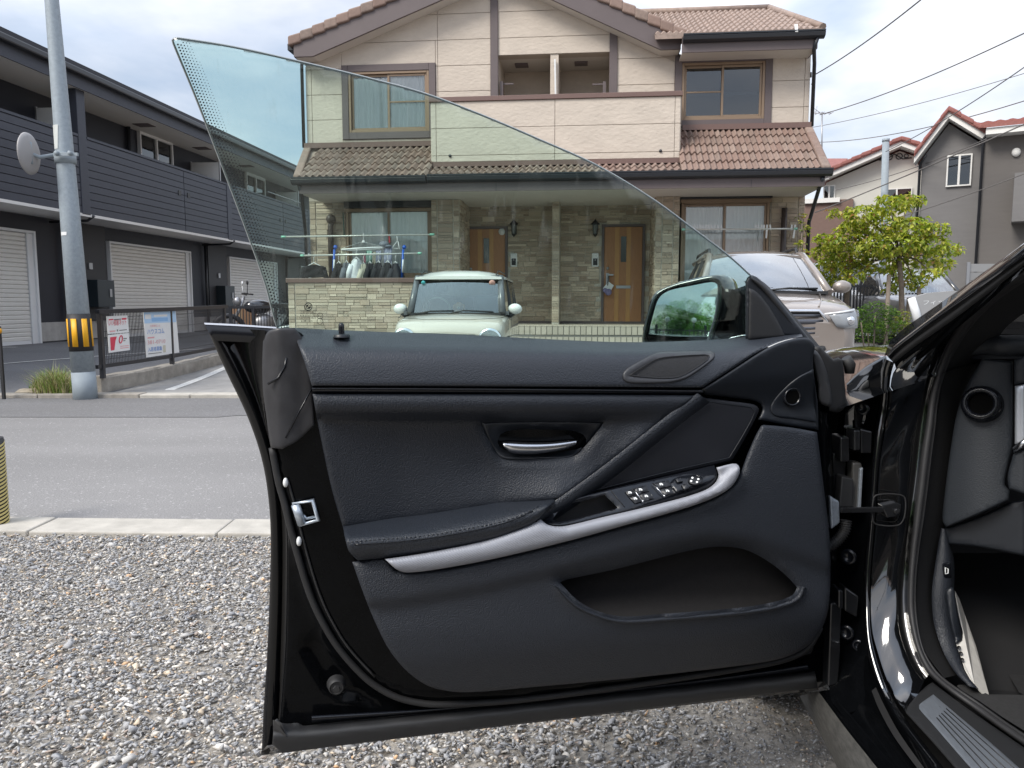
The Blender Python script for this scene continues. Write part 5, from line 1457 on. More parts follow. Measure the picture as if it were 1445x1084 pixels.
def gable_house(name, lab, fr, eL, pk, eR, wallL, wallR, base, m, dep=8, over=.5):
    o0, e, n = fr; o = thing(name, lab, 'house', o0, math.atan2(e.y, e.x)); I = WM[o].inverted()
    P = lambda px, py, v=0.: (lambda q: Vector((q.x, v, q.z)))(I @ PP(px, py, o0 + n * v, n))
    a, p, c = P(*eL), P(*pk), P(*eR); w0, w1 = P(wallL, 250, over).x, P(wallR, 250, over).x
    ml, mr = (p.z - a.z) / (p.x - a.x), (c.z - p.z) / (c.x - p.x)
    zl = lambda x: (p.z + (ml if x < p.x else mr) * (x - p.x)) - .22
    k = MB(); pts = [(w0, over, base), (w1, over, base), (w1, over, zl(w1))] + ([(p.x, over, zl(p.x))] if w0 < p.x < w1 else []) + [(w0, over, zl(w0))]
    k.prism(pts, (0, dep, 0)); k.build('wall', m, o)
    k = MB()
    for q in (a, c):
        k.prism([(q.x, 0, q.z), (p.x, 0, p.z), (p.x, 0, p.z - .15), (q.x, 0, q.z - .15)], (0, .05, 0))
        k.prism([(q.x, .05, q.z - .15), (p.x, .05, p.z - .15), (p.x, over + .1, p.z - .15), (q.x, over + .1, q.z - .15)], (0, 0, .03))
    k.build('barge_board', m_bt, o)
    k = MB()
    for q in (a, c): k.prism([(q.x, -.06, q.z + .005), (p.x, -.06, p.z + .005), (p.x, dep + 1, p.z + .005), (q.x, dep + 1, q.z + .005)], (0, 0, .05))
    rf = k.build('roof', m_red, o)
    for q in (a, c):
        n_ = int((p - q).length / .28)
        for i in range(n_):
            s = q.lerp(p, i / n_); t = q.lerp(p, (i + 1.05) / n_); k = MB()
            k.prism([s + Vector((0, -.09, .04)), t + Vector((0, -.09, .01)), t + Vector((0, -.09, .14)), s + Vector((0, -.09, .17))], (0, .26, 0)); k.build('verge_tile', m_red, rf, bevel=.03)
    return o, P
def bwin(o, P, v, x0, y0, x1, y1, cur=None):
    a, c = P(x0, y0, v), P(x1, y1, v); f = MB(); t = .035
    for q in ((a.x, a.x + t, c.z, a.z), (c.x - t, c.x, c.z, a.z), (a.x + t, c.x - t, a.z - t, a.z), (a.x + t, c.x - t, c.z, c.z + t), ((a.x + c.x) / 2 - .025, (a.x + c.x) / 2 + .025, c.z + t, a.z - t)): f.box((q[0], v - .06, q[2]), (q[1], v, q[3]))
    w_ = f.build('window', m_bt, o)
    k = MB(); k.box((a.x + t, v - .03, c.z + t), (c.x - t, v - .024, a.z - t)); k.build('pane', m_pane2, w_)
    k = MB(); k.box((a.x + t, v - .01, c.z + t), ((a.x + c.x) / 2, v - .003, a.z - t)); k.build('curtain', cur or mat('dim_curtain', (.10, .13, .14), .9), w_)
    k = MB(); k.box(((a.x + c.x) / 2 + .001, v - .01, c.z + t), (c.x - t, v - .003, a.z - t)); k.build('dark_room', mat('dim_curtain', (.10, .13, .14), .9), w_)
def pbx(nm, P, x0, y0, x1, y1, v0, v1, m, o, ext=0):
    a, c = P(x0, y0, v0), P(x1, y1, v0); k = MB(); k.box((a.x, v0, c.z), (c.x + ext, v1, a.z)); return k.build(nm, m, o)
wh, P = gable_house('cream_house', 'cream house with red tiled gable behind the tree', frame_at(1235, 25., .42), (1160, 248), (1272, 199), (1312, 213), 1166, 1306, .3, m_bw)
pbx('brown_siding', P, 1135, 284, 1198, 420, .36, .49, m_brs, wh); pbx('ledge', P, 1135, 281, 1185, 285, .25, .485, m_bt, wh)
bwin(wh, P, .49, 1162, 262, 1178, 283); bwin(wh, P, .49, 1244, 267, 1286, 292)
k = MB(); c = P(1262, 222, .47)
for s in (-1, 1):
    for r_, off in ((.09, .14), (.06, .34)): k.tube([(c.x + s * off + r_ * math.cos(t), .47, c.z + .02 + r_ * math.sin(t)) for t in [i * 2 * math.pi / 14 for i in range(14)]], .014, 5, closed=True)
    k.tube([(c.x, .47, c.z + .1), (c.x + s * .25, .47, c.z - .07), (c.x + s * .5, .47, c.z - .05)], .015, 5)
k.build('iron_scroll', m_gut, wh)
k = MB(); k.prism([P(1120, 249, -.1), P(1174, 247, -.1), P(1196, 227, 2.5), P(1120, 227, 2.5)], (0, 0, .08)); k.build('side_roof', m_red, wh)
k = MB(); k.box((P(1120, 249, 0).x, .0, P(1170, 253, 0).z), (P(1170, 249, 0).x, .05, P(1170, 247.5, 0).z)); k.build('eave_fascia', m_bt, wh)
pbx('air_conditioner', P, 1277, 293, 1291, 308, .2, .485, mat('ac_grey', (.18, .19, .2), .6), wh)
gh, P = gable_house('taupe_house', 'taupe grey house with red tiled roof at the right', frame_at(1298, 20.5, .62), (1290, 222), (1339, 158), (1392, 190), 1300, 1389, .3, m_gh, over=.4)
a0 = P(1389, 192, -.05)
k = MB(); k.box((a0.x + .02, -.05, .3), (a0.x + 6, 6, a0.z)); k.build('side_wall', m_gh2, gh)
f_ = P(1391, 190, -.5); g_ = P(1391, 181, -.5)
k = MB(); k.box((f_.x, -.5, f_.z), (f_.x + 6, -.45, g_.z)); k.build('eave_fascia', m_bt, gh)
k = MB(); k.box((f_.x, -.449, f_.z), (f_.x + 6, -.051, f_.z + .03)); k.build('soffit', m_bt, gh)
e0_ = P(1388, 180, -.55); pk_ = P(1339, 158, 0)
k = MB(); nr = 13
for j in range(nr):
    f0_, f1_ = j / nr, (j + 1.1) / nr; z0, z1 = e0_.z + (pk_.z - e0_.z) * f0_, e0_.z + (pk_.z - e0_.z) * f1_; y0, y1 = -.55 + 2.6 * f0_, -.55 + 2.6 * f1_
    xs_ = e0_.x - (e0_.x - pk_.x) * f0_; n = 120; r1_, r2_, r3_ = [], [], []
    for x in range(n + 1):
        xx = xs_ + (e0_.x + 6 - xs_) * x / n; wv = .035 * (.5 - .5 * math.cos(xx * 2 * math.pi / .28))
        r1_.append((xx, y0, z0 - .01)); r2_.append((xx, y0, z0 + .05 + wv)); r3_.append((xx, y1, z1 + wv))
    k.grid([r1_, r2_], False); k.grid([r2_, r3_])
o_ = k.build('roof_tiles', m_red, gh); o_['kind'] = 'stuff'
bwin(gh, P, .4, 1337, 220, 1370, 262, mat('pale_curtain', (.38, .44, .40), .9))
k = MB(); q = P(1434, 215, -.08); k.ball((q.x, -.08, q.z), (.10, .08, .11)); k.build('vent_hood', m_bt, gh)
pbx('balcony_box', P, 1432, 244, 1445, 312, -.6, -.051, m_gh, gh, 3)
for px, y0, y1, v in ((1298.5, 228, 420, .33), (1388, 192, 362, -.11)):
    k = MB(); a, c = P(px, y0, v), P(px, y1, v); k.tube([(a.x + .15, v - .2, a.z + .12), (a.x, v, a.z - .08), (a.x, v, .3)], .035, 8); k.build('downpipe', m_gut, gh)
sf = thing('panel_fence', 'low grey slatted panel fence in front of the taupe house', 'fence'); Yf = 16.2
a, c = PY(1366, 372, Yf), PY(1560, 350, Yf)
for j in range(9):
    z = .35 + j * (a.z - .35) / 9
    k = MB(); k.box((a.x, Yf, z + .006), (c.x, Yf + .03, z + (a.z - .35) / 9 - .006)); k.build('slat', mat('grey_slat', (.24, .24, .24), .7, rnd=.06), sf)
for x in (a.x, a.x + 1.2, a.x + 2.4, a.x + 3.6): k = MB(); k.box((x - .03, Yf - .03, .25), (x + .03, Yf - .002, a.z + .03)); k.build('post', m_steel, sf)
# back pole
Yp = 22.0; a, c = PY(1246, 420, Yp), PY(1250, 200, Yp)
bp = thing('steel_pole', 'slim grey steel pole behind the leafy tree', 'pole', (a.x, Yp, 0))
k = MB(); k.tube([(a.x, Yp, .2), (c.x, Yp, c.z)], [.12, .09], 14); k.build('shaft', m_galv2, bp, world=True)
k = MB(); k.tube([(c.x, Yp, c.z), (c.x, Yp, c.z + .08)], .10, 12); k.build('cap', m_galv, bp, world=True)
# antenna on the roof behind
an = thing('roof_antenna', 'thin television antenna standing behind the duplex roof', 'antenna'); Ya = 26.0
k = MB(); a, c = PY(1159.5, 240, Ya), PY(1160, 158, Ya); k.tube([a, c], .025, 6); k.build('mast', m_steel, an)
k = MB(); q = PY(1160, 160, Ya); k.tube([q + Vector((-.32, 0, 0)), q + Vector((.32, 0, .01))], .012, 5)
for s in (-.3, -.15, 0, .15, .3): k.tube([q + Vector((s, -.2, 0)), q + Vector((s, .2, 0))], .008, 4)
q = PY(1151, 156, Ya); k.tube([q + Vector((0, 0, -.12)), q + Vector((.04, 0, .14))], .01, 5); k.tube([q + Vector((-.1, 0, .1)), PY(1158, 160, Ya)], .01, 5); k.build('elements', m_steel, an)
# overhead cables
m_wire = mat('cable_rubber', (.15, .14, .135), .7)
def cable(p0, p1, Y0, Y1, r, lab, sag=.25, ext=1.5):
    a, c = PY(*p0, Y0), PY(*p1, Y1); dlt = c - a; c2 = a + dlt * ext; n = 24; k = MB()
    k.tube([a.lerp(c2, i / n) - Vector((0, 0, 4 * sag * (i / n) * (1 - i / n))) for i in range(n + 1)], r * .75, 5)
    o = k.build('overhead_cable', m_wire); tag(o, lab, 'cable', 'overhead cables')
cable((1147, 107), (1287, -2), 15.2, 11.0, .014, 'steep service cable fixed at the upper corner of the duplex', .12, 1.6)
cable((1157, 162), (1445, 28), 25.8, 16.0, .019, 'long cable rising from the roof antenna to the upper right', .3)
cable((1140, 181), (1445, 92), 34, 26.0, .016, 'faint far cable between the two long cables', .3)
cable((1150, 201), (1445, 116), 30, 19.0, .017, 'cable sagging from the duplex past the taupe roof', .5)
cable((1250, 214), (1445, 82), 21.8, 15.0, .015, 'cable running from the slim steel pole up to the right', .2)
cable((1180, 268), (1392, 196), 24, 19.2, .014, 'cable crossing the cream house to the downpipe corner', .12, 1.0)
cable((1150, 300), (1445, 170), 24, 18.2, .022, 'thick cable crossing in front of the taupe house window', .1)
cable((1240, 315), (1445, 240), 22, 18.0, .016, 'lowest cable crossing in front of the taupe house wall', .1)
k = MB(); a = PY(1147, 107, 15.2); k.lathe([(0, 0), (.03, 0), (.03, .09), (0, .09)], 8, a + Vector((-.05, 0, -.03)), (0, 0, 1)); k.tube([a, a + Vector((.03, 0, -.1)), a + Vector((-.02, 0, -.16))], .012, 5); o = k.build('cable_anchor', m_black, house, world=True)

# ------------------------------------------------------------------ trees and shrubs
def leaf_blob(k, tint, cen, rad_, n, size, cols, rg, droop=.5, flat=1.):
    for _ in range(n):
        while True:
            p = Vector((rg.uniform(-1, 1), rg.uniform(-1, 1), rg.uniform(-1, 1)))
            if p.length < 1: break
        p = p.normalized() * p.length ** .45
        q = Vector(cen) + Vector((p.x * rad_[0], p.y * rad_[1], p.z * rad_[2]))
        s = size * rg.uniform(.6, 1.25)
        an = rg.uniform(0, 6.283); out = Vector((math.cos(an), math.sin(an), rg.uniform(-droop * 1.6, .25))).normalized()
        side = out.cross(Vector((rg.uniform(-.5, .5), rg.uniform(-.5, .5), 1))).normalized(); nm = side.cross(out)
        if nm.z < 0: nm = -nm
        cu = rg.uniform(.08, .3)
        a = q; m1 = q + out * s * .45 + side * s * .30 + nm * s * cu; m2 = q + out * s * .45 - side * s * .30 + nm * s * cu; mid = q + out * s * .5; e = q + out * s - nm * s * cu * 1.2
        k.add([a, m1, mid, m2, e], [(0, 1, 2), (0, 2, 3), (1, 4, 2), (2, 4, 3)])
        c = rg.choice(cols); f = rg.uniform(.55, 1.3); tint += [(c[0] * f, c[1] * f, c[2] * f, 1)] * 5
def leafmat(name, trans=.35):
    if name in _M: return _M[name]
    m, nt, b = newmat(name); N, L = nt.nodes, nt.links
    a = N.new('ShaderNodeAttribute'); a.attribute_name = 'tint'
    L.new(a.outputs['Color'], b.inputs['Base Color']); b.inputs['Roughness'].default_value = .5
    tl = N.new('ShaderNodeBsdfTranslucent'); sc = N.new('ShaderNodeVectorMath'); sc.operation = 'MULTIPLY'; sc.inputs[1].default_value = (1.5, 1.6, .8)
    L.new(a.outputs['Color'], sc.inputs[0]); L.new(sc.outputs[0], tl.inputs[0])
    mx = N.new('ShaderNodeMixShader'); mx.inputs[0].default_value = trans
    L.new(b.outputs[0], mx.inputs[1]); L.new(tl.outputs[0], mx.inputs[2]); L.new(mx.outputs[0], N['Material Output'].inputs['Surface'])
    _M[name] = m; return m
m_leaf = leafmat('leaf', .4); m_bark = mat('grey_bark', (.16, .13, .105), .9, var=.3, vs=20, bump=.5, bs=60)
def crown(k, tint, name, parent):
    o = k.build(name, m_leaf, parent); at = o.data.attributes.new('tint', 'FLOAT_COLOR', 'POINT'); at.data.foreach_set('color', [x for t in tint for x in t]); o['kind'] = 'stuff' if name in ('crown', 'foliage') else ''
    return o
def tree_from(lab, Y, trunk_px, blobs, n_per, size, cols, seed, name='leafy_tree', trunks=1, dy=.6, droop=.6):
    rg = random.Random(seed); a = PY(*trunk_px[0], Y); o = thing(name, lab, 'tree', (a.x, Y, gz(Y))); inv = WM[o].inverted()
    k = MB(); k.tube([inv @ Vector((a.x, Y, gz(Y) - .05))] + [inv @ PY(*q, Y) for q in trunk_px[1:]], [.055, .045, .035, .02][:len(trunk_px)] if len(trunk_px) <= 4 else .04, 8)
    topq = PY(*trunk_px[-2], Y)
    k2 = MB(); tint = []
    for bx_, by_, rx, ry in blobs:
        YY = Y + rg.uniform(-dy, dy); c = inv @ PY(bx_, by_, YY); s = YY / FPX
        leaf_blob(k2, tint, c, (rx * s, rx * s * .8, ry * s), int(n_per * rx * ry / 900), size, cols, rg, droop)
        st = inv @ topq; k.tube([st, st.lerp(c, .55) + Vector((0, 0, .08)), c], [.022, .014, .006], 5)
    k.build('trunk', m_bark, o); crown(k2, tint, 'crown', o); return o
cols = [(.24, .30, .035), (.32, .37, .045), (.42, .43, .06), (.16, .23, .03), (.5, .46, .12), (.28, .34, .04), (.37, .38, .05), (.42, .22, .11)]
cols = cols[:7] * 4 + [cols[7]]
tree_from('leafy dogwood tree with drooping yellow-green leaves behind the silver car', 13.2, [(1275, 470), (1272, 400), (1268, 360), (1262, 320)],
   [(1255, 290, 22, 14), (1215, 303, 26, 14), (1280, 285, 14, 12), (1235, 318, 42, 16), (1285, 320, 32, 14), (1320, 325, 20, 10), (1200, 325, 20, 12), (1260, 345, 48, 16), (1310, 345, 30, 13), (1340, 352, 18, 9), (1215, 350, 36, 14), (1170, 340, 20, 12),
    (1165, 358, 20, 12), (1300, 365, 26, 12), (1330, 372, 14, 8), (1185, 372, 24, 12), (1240, 372, 30, 13), (1205, 388, 18, 8), (1270, 385, 20, 9), (1315, 385, 16, 8), (1290, 398, 18, 10), (1258, 405, 10, 9), (1172, 395, 14, 9), (1295, 282, 8, 8), (1177, 300, 8, 7)],
   640, .10, cols, 4)
tree_from('thinner leafy tree beside the silver car, left of the dogwood', 13.9, [(1194, 450), (1196, 400), (1200, 370), (1205, 340)],
   [(1180, 352, 24, 10), (1205, 375, 22, 10), (1165, 378, 18, 9), (1192, 395, 14, 7)], 330, .12, cols, 9)
for i, (px, yy) in enumerate(((1253, 420), (1296, 430), (1283, 415))):
    Y = 13.0 + .2 * i; o = thing('tree_stake', 'wooden stake propping the dogwood, ' + ('left of its trunk', 'right of its trunk', 'closest behind its trunk')[i], 'stake', (PY(px, yy, Y).x, Y, gz(Y)), 0, 'tree stakes')
    k = MB(); k.tube([(0, 0, -.05), (.0, 0, 1.35 - .2 * i)], .035, 7); k.build('rod', mat('weathered_wood', (.22, .18, .15), .9, var=.2), o)
gcols = [(.07, .15, .02), (.10, .20, .025), (.15, .25, .04), (.05, .11, .02)]
def shrub(lab, Y, blobs, n_per, size, cols, seed, name='garden_shrub', grp=None):
    rg = random.Random(seed); c0 = PY(blobs[0][0], 450, Y); o = thing(name, lab, 'shrub', (c0.x, Y, gz(Y)), 0, grp); inv = WM[o].inverted(); k2 = MB(); tint = []; k = MB()
    for bx_, by_, rx, ry in blobs:
        YY = Y + rg.uniform(-.25, .25); c = inv @ PY(bx_, by_, YY); s = YY / FPX
        leaf_blob(k2, tint, c, (rx * s, rx * s * .8, ry * s), int(n_per * rx * ry / 900), size, cols, rg, .1)
        k.tube([(c.x * .5, c.y * .5, -.05), (c.x, c.y, c.z)], .012, 5)
    k.build('stem', m_bark, o); crown(k2, tint, 'foliage', o); return o
shrub('bright green rounded shrub at the foot of the dogwood', 12.2, [(1235, 445, 26, 20), (1215, 455, 18, 18), (1255, 452, 20, 18), (1225, 470, 24, 16), (1250, 470, 24, 16)], 900, .05, gcols, 21)
shrub('small yellow-green shrub between the shrub and the grey banner', 12.0, [(1276, 448, 12, 10), (1270, 462, 16, 14), (1285, 466, 14, 12)], 700, .055, [(.22, .24, .04), (.28, .27, .05), (.16, .2, .03)], 22)
shrub('thin sapling with a few leaves against the brick corner', 13.8, [(1132, 308, 7, 8), (1137, 325, 6, 10), (1129, 345, 7, 7), (1136, 360, 6, 8)], 420, .08, cols, 23, 'sapling')
# dark fence behind the tree
df = thing('picket_fence', 'dark metal picket fence behind the dogwood', 'fence'); Yd = 16.0; a, c = PY(1150, 404, Yd), PY(1330, 404, Yd)
k = MB(); k.bar((a.x, Yd, a.z), (c.x, Yd, a.z), .04, .05); k.bar((a.x, Yd, .42), (c.x, Yd, .42), .04, .05); k.build('rail', m_fen, df)
for i in range(40): x = a.x + (c.x - a.x) * i / 39; k = MB(); k.box((x - .014, Yd - .012, .3), (x + .014, Yd + .012, a.z + .04)); k.build('picket', m_fen, df)
# grey banner with lettering
bn = thing('grey_banner', 'grey board with pale lettering and a white tube edge', 'sign'); Yb = 9.6
pts = [PY(1291, 417, Yb), PY(1330, 411, Yb), PY(1420, 411, Yb), PY(1420, 462, Yb), PY(1298, 452, Yb)]
k = MB(); k.prism([PY(1291, 419, Yb), PY(1310, 413.5, Yb), PY(1345, 410.5, Yb), PY(1460, 410, Yb), PY(1460, 470, Yb), PY(1301, 470, Yb)], (0, .06, 0)); k.build('board', mat('banner_grey', (.30, .30, .30), .6, var=.05), bn)
k = MB(); k.tube([PY(1286, 421, Yb - .01), PY(1292, 440, Yb - .01), PY(1297, 462, Yb - .01)], [.045, .05, .05], 10); k.build('edge_tube', m_white, bn)
k = MB(); a, c = PY(1303, 430, Yb - .004), PY(1342, 428, Yb - .004); text_mesh(k, 'フィット', a, (c - a).normalized(), (0, 0, 1), 7.5 / FPX * Yb, width=(c - a).length); k.build('lettering', m_white, bn)
k = MB(); k.box((PY(1301, 430, Yb).x + .1, Yb + .0, gz(Yb) - .02), (PY(1301, 430, Yb).x + .16, Yb + .05, .7)); k.box((PY(1400, 430, Yb).x, Yb + .0, gz(Yb) - .02), (PY(1400, 430, Yb).x + .06, Yb + .05, .7)); k.build('leg', m_steel, bn)

# ------------------------------------------------------------------ what the door mirror looks at, behind the camera
def bush_tree(lab, x, y, r, h, seed):
    rg = random.Random(seed); o = thing('broadleaf_tree', lab, 'tree', (x, y, 0)); k2 = MB(); tint = []; k = MB(); k.tube([(0, 0, -.05), (.05, 0, h * .4), (0, .05, h * .7)], [.13, .1, .05], 8)
    for i in range(26):
        c = Vector((rg.uniform(-1, 1) * r * .75, rg.uniform(-1, 1) * r * .75, h * .62 + rg.uniform(-1, 1) * h * .3)); leaf_blob(k2, tint, c, (r * .42, r * .42, r * .36), 420, .11, [(.09, .22, .03), (.14, .31, .05), (.20, .38, .06)], rg, .3)
        k.tube([(0, 0, h * .5), c], [.04, .01], 5)
    k.build('trunk', m_bark, o); crown(k2, tint, 'crown', o)
# ------------------------------------------------------------------ parked cars (local frame: nose at y=0, tail at +y, facing the road)
def paint(name, col, rough=.3, metal=0., coat=1.): return mat(name, col, rough, metal, coat=coat)
m_tyre = mat('tyre_rubber', (.02, .02, .021), .8)
m_chrome = mat('chrome', (.75, .76, .78), .12, metal=1)
m_ws = glassmat('windscreen', (.50, .62, .62), 1.8, base=.17)
m_ws2 = glassmat('pale_windscreen', (.50, .62, .60), 2.0, base=.30)
m_sg = glassmat('side_glass', (.12, .13, .13), 1.6, base=.08)
m_lens = mat('lamp_lens', (.62, .66, .68), .08, spec=.8, coat=1)
m_trimb = mat('matte_black_trim', (.02, .021, .023), .55)
def body_loft(st, n=11):
    """st: (y, half width, bottom, top, shoulder drop)"""
    rows = []
    for y, w, zb, zt, sd in st:
        h = [(0, zt), (.35 * w, zt - .006), (.68 * w, zt - .02), (.88 * w, zt - .02 - sd * .35), (.965 * w, zt - .02 - sd), (w, zt - .06 - sd * 2.0), (w, (zt + zb) / 2), (.985 * w, zb + .12), (.94 * w, zb)]
        rows.append([Vector((-x, y, z)) for x, z in reversed(h)] + [Vector((x, y, z)) for x, z in h[1:]])
    return rows
def cap(k, row): k.add(row, [tuple(range(len(row)))])
def car_wheels(o, y0, y1, hw, r):
    for y in (y0, y1):
        for s in (-1, 1):
            k = MB(); k.lathe([(r * .62, -.09), (r * .9, -.1), (r, -.07), (r, .07), (r * .9, .1), (r * .62, .09)], 26, (s * (hw - .12), y, r), (1, 0, 0)); w_ = k.build('wheel', m_tyre, o)
            k = MB(); k.lathe([(r * .62, s * .07), (r * .5, s * .05), (.06, s * .075), (0, s * .08)], 20, (s * (hw - .12), y, r), (1, 0, 0)); k.build('rim', m_steel, w_)
def quad_patch(k, a, b, c, d, bulge, nx=10, ny=6):
    """a b bottom left/right, d c top left/right, bulging along the outward vector"""
    a, b, c, d = map(Vector, (a, b, c, d)); rows = []
    for j in range(ny + 1):
        v = j / ny; L = a.lerp(d, v); R_ = b.lerp(c, v)
        rows.append([L.lerp(R_, i / nx) + Vector(bulge) * (4 * (i / nx) * (1 - i / nx) * .8 + .2 * 4 * v * (1 - v)) for i in range(nx + 1)])
    k.grid(rows)
# --- cream kei car
cY = 9.75; cx_ = PY(631, 470, cY).x
kei = thing('small_car', 'small cream hatchback with white roof and round headlights facing the road', 'car', (cx_, cY, gz(11) - .05), -HA + R(2.0))
p_cream = paint('cream_paint', (.52, .475, .41), .34); p_white = paint('white_paint', (.76, .75, .72), .3)
st = [(-.02, .58, .30, .70, .05), (.03, .665, .24, .79, .05), (.10, .70, .22, .845, .05), (.30, .725, .2, .885, .045), (.62, .735, .2, .915, .04), (.86, .737, .2, .93, .035), (1.6, .7375, .2, .94, .03), (2.9, .7375, .2, .94, .03), (3.3, .72, .24, .93, .04), (3.38, .66, .3, .9, .06)]
k = MB(); rows = body_loft(st); k.grid(rows); cap(k, rows[0]); cap(k, list(reversed(rows[-1]))); k.build('body', p_cream, kei, fix=True)
# cabin
bz, tz = .92, 1.425
A = dict(fl=(-.635, .84, bz), fr=(.635, .84, bz), rl=(-.69, 3.28, bz), rr=(.69, 3.28, bz), tfl=(-.585, 1.17, tz), tfr=(.585, 1.17, tz), trl=(-.62, 3.12, tz), trr=(.62, 3.12, tz))
k = MB()
for s in ('l', 'r'):
    f, t = Vector(A['f' + s]), Vector(A['tf' + s]); sx_ = -1 if s == 'l' else 1
    k.tube([f, t], [.052, .045], 8)
    for y0, y1 in ((1.95, 1.95), (2.75, 2.72), (3.2, 3.1)): k.bar((sx_ * .69, y0, bz), (sx_ * .595, y1, tz), .09, .05, (1, 0, 0))
    k.bar((sx_ * .70, .84, bz + .01), (sx_ * .70, 3.25, bz + .01), .05, .05)
k.bar((-.62, 1.19, tz + .0), (.62, 1.19, tz + .0), .06, .06)
k.build('pillar', mat('dark_grey_pillar', (.10, .105, .115), .4, coat=.6), kei)
k = MB(); quad_patch(k, A['fl'], A['fr'], A['tfr'], A['tfl'], (0, -.03, .005)); k.build('windscreen', m_ws, kei)
for s in ('l', 'r'):
    k = MB(); quad_patch(k, A['f' + s], A['r' + s], A['tr' + s], A['tf' + s], ((-.02 if s == 'l' else .02), 0, 0)); k.build('side_window', m_sg, kei)
k = MB(); quad_patch(k, A['rl'], A['rr'], A['trr'], A['trl'], (0, .06, 0)); k.build('rear_window', m_sg, kei)
def roof_loft(k, y0, y1, hw, z, hgt, n=14):
    rows = []
    for j in range(n + 1):
        t = j / n; y = y0 + (y1 - y0) * t; e = min(1, min(t, 1 - t) / .16); e = e * (2 - e); w = hw * (.93 + .07 * e); h = hgt * (.15 + .85 * e)
        rows.append([(w * x, y, z + h * (1 - abs(x) ** 3.2) - (.03 if abs(x) > .99 else 0)) for x in (-1, -.98, -.93, -.82, -.65, -.4, 0, .4, .65, .82, .93, .98, 1)])
    k.grid(rows); k.add(rows[0], [tuple(range(13))]); k.add(rows[-1], [tuple(reversed(range(13)))])
k = MB(); roof_loft(k, 1.08, 3.30, .655, tz, .105); k.build('roof', p_white, kei)
for s in (-1, 1):
    k = MB(); k.tube([(s * .53, 1.11, tz + .035), (s * .53, 1.5, tz + .105), (s * .53, 2.8, tz + .105)], .008, 5); k.build('roof_seam', m_trimb, kei)
    k = MB(); k.ball((s * .80, .98, .985), (.10, .075, .075), 16, 10); mir = k.build('wing_mirror', p_white, kei)
    k = MB(); k.tube([(s * .66, .98, .90), (s * .74, .98, .90), (s * .78, .98, .93)], [.04, .035, .03], 8); k.build('mirror_stalk', m_trimb, mir)
    k = MB(); c = (s * .545, -.035, .60); k.lathe([(.155, .05), (.155, -.01), (.145, -.028), (.125, -.03)], 28, c, (0, 1, 0)); hl = k.build('headlight', m_chrome, kei)
    k = MB(); k.lathe([(.124, -.025), (.09, -.04), (.0, -.05)], 28, c, (0, 1, 0)); k.build('lens', glassmat('headlamp_glass', (.85, .9, .9), 1.5, base=.06), hl)
    k = MB(); k.lathe([(.122, .015), (.075, .03), (.0, .04)], 24, c, (0, 1, 0)); k.build('reflector', m_chrome, hl)
    k = MB(); k.ball((c[0], c[1] - .005, c[2]), .035, 12, 8); k.build('bulb', m_lens, hl)
k = MB(); k.box((-.40, -.085, .555), (.40, .06, .625)); k.build('grille_bar', p_white, kei, bevel=.02)
k = MB()
for i in range(7):
    x = -.36 + i * .105; k.box((x, -.045, .645), (x + .09, .06, .675))
k.build('grille_slot', mat('slot_grey', (.16, .15, .14), .6), kei)
k = MB(); pts = [(.03, .605), (-.035, .605), (-.035, .585), (.02, .57), (.02, .555)]
k.tube([(x, -.09, z) for x, z in [(.028, .615), (-.03, .615), (-.034, .598), (.0, .592), (.032, .585), (.03, .567), (-.03, .565)]], .009, 5); k.build('emblem', m_trimb, kei)
k = MB(); k.tube([(-.66, .20, .876), (-.70, .45, .885), (-.71, .8, .93)], .004, 4); k.tube([(.66, .20, .876), (.70, .45, .885), (.71, .8, .93)], .004, 4); k.tube([(-.66, .20, .876), (-.3, .10, .856), (.3, .10, .856), (.66, .20, .876)], .004, 4); k.build('bonnet_seam', m_trimb, kei)
k = MB(); k.tube([(-.55, .74, .915), (-.35, .78, .955), (-.02, .79, .96)], .012, 5); k.tube([(-.10, .72, .92), (.12, .77, .965), (.52, .80, .945)], .012, 5); k.build('wiper', m_trimb, kei)
k = MB(); k.box((-.62, .78, .90), (.62, .90, .935)); k.build('scuttle', m_trimb, kei)
k = MB(); k.box((-.62, 1.0, .55), (.62, 3.2, .6)); k.box((-.62, 2.2, .6), (.62, 2.3, 1.15)); k.box((-.64, .90, .6), (.64, 1.3, .935)); k.build('interior', mat('car_interior', (.05, .048, .045), .8), kei)
for s in (-1, 1):
    k = MB(); k.box((s * .34 - .2, 1.75, .6), (s * .34 + .2, 1.88, 1.18)); k.box((s * .34 - .1, 1.77, 1.2), (s * .34 + .1, 1.86, 1.36)); k.build('seat', mat('seat_fabric', (.13, .12, .11), .9), kei, bevel=.04)
k = MB(); k.tube([(-.32 + .17 * math.cos(t), 1.30 - .07 * math.sin(t), .98 + .16 * math.sin(t)) for t in [2 * math.pi * i / 24 for i in range(24)]], .014, 6, closed=True); k.build('steering_wheel', mat('cream_wheel', (.40, .38, .34), .6), kei)
k = MB(); k.box((-.11, 1.24, 1.31), (.11, 1.27, 1.38)); k.build('rear_view_mirror', m_trimb, kei, bevel=.015)
k = MB(); k.lathe([(0, -.004), (.045, -.004), (.045, 0)], 16, (.475, 1.085, 1.345), (0, 1, .5)); k.build('inspection_sticker', mat('pink_sticker', (.65, .35, .30), .6), kei)
k = MB(); k.lathe([(0, -.004), (.03, -.004), (.03, 0)], 12, (-.49, 1.075, 1.35), (0, 1, .5)); k.build('blue_sticker', mat('cyan_sticker', (.10, .5, .55), .6), kei)
car_wheels(kei, .55, 2.85, .7375, .28)
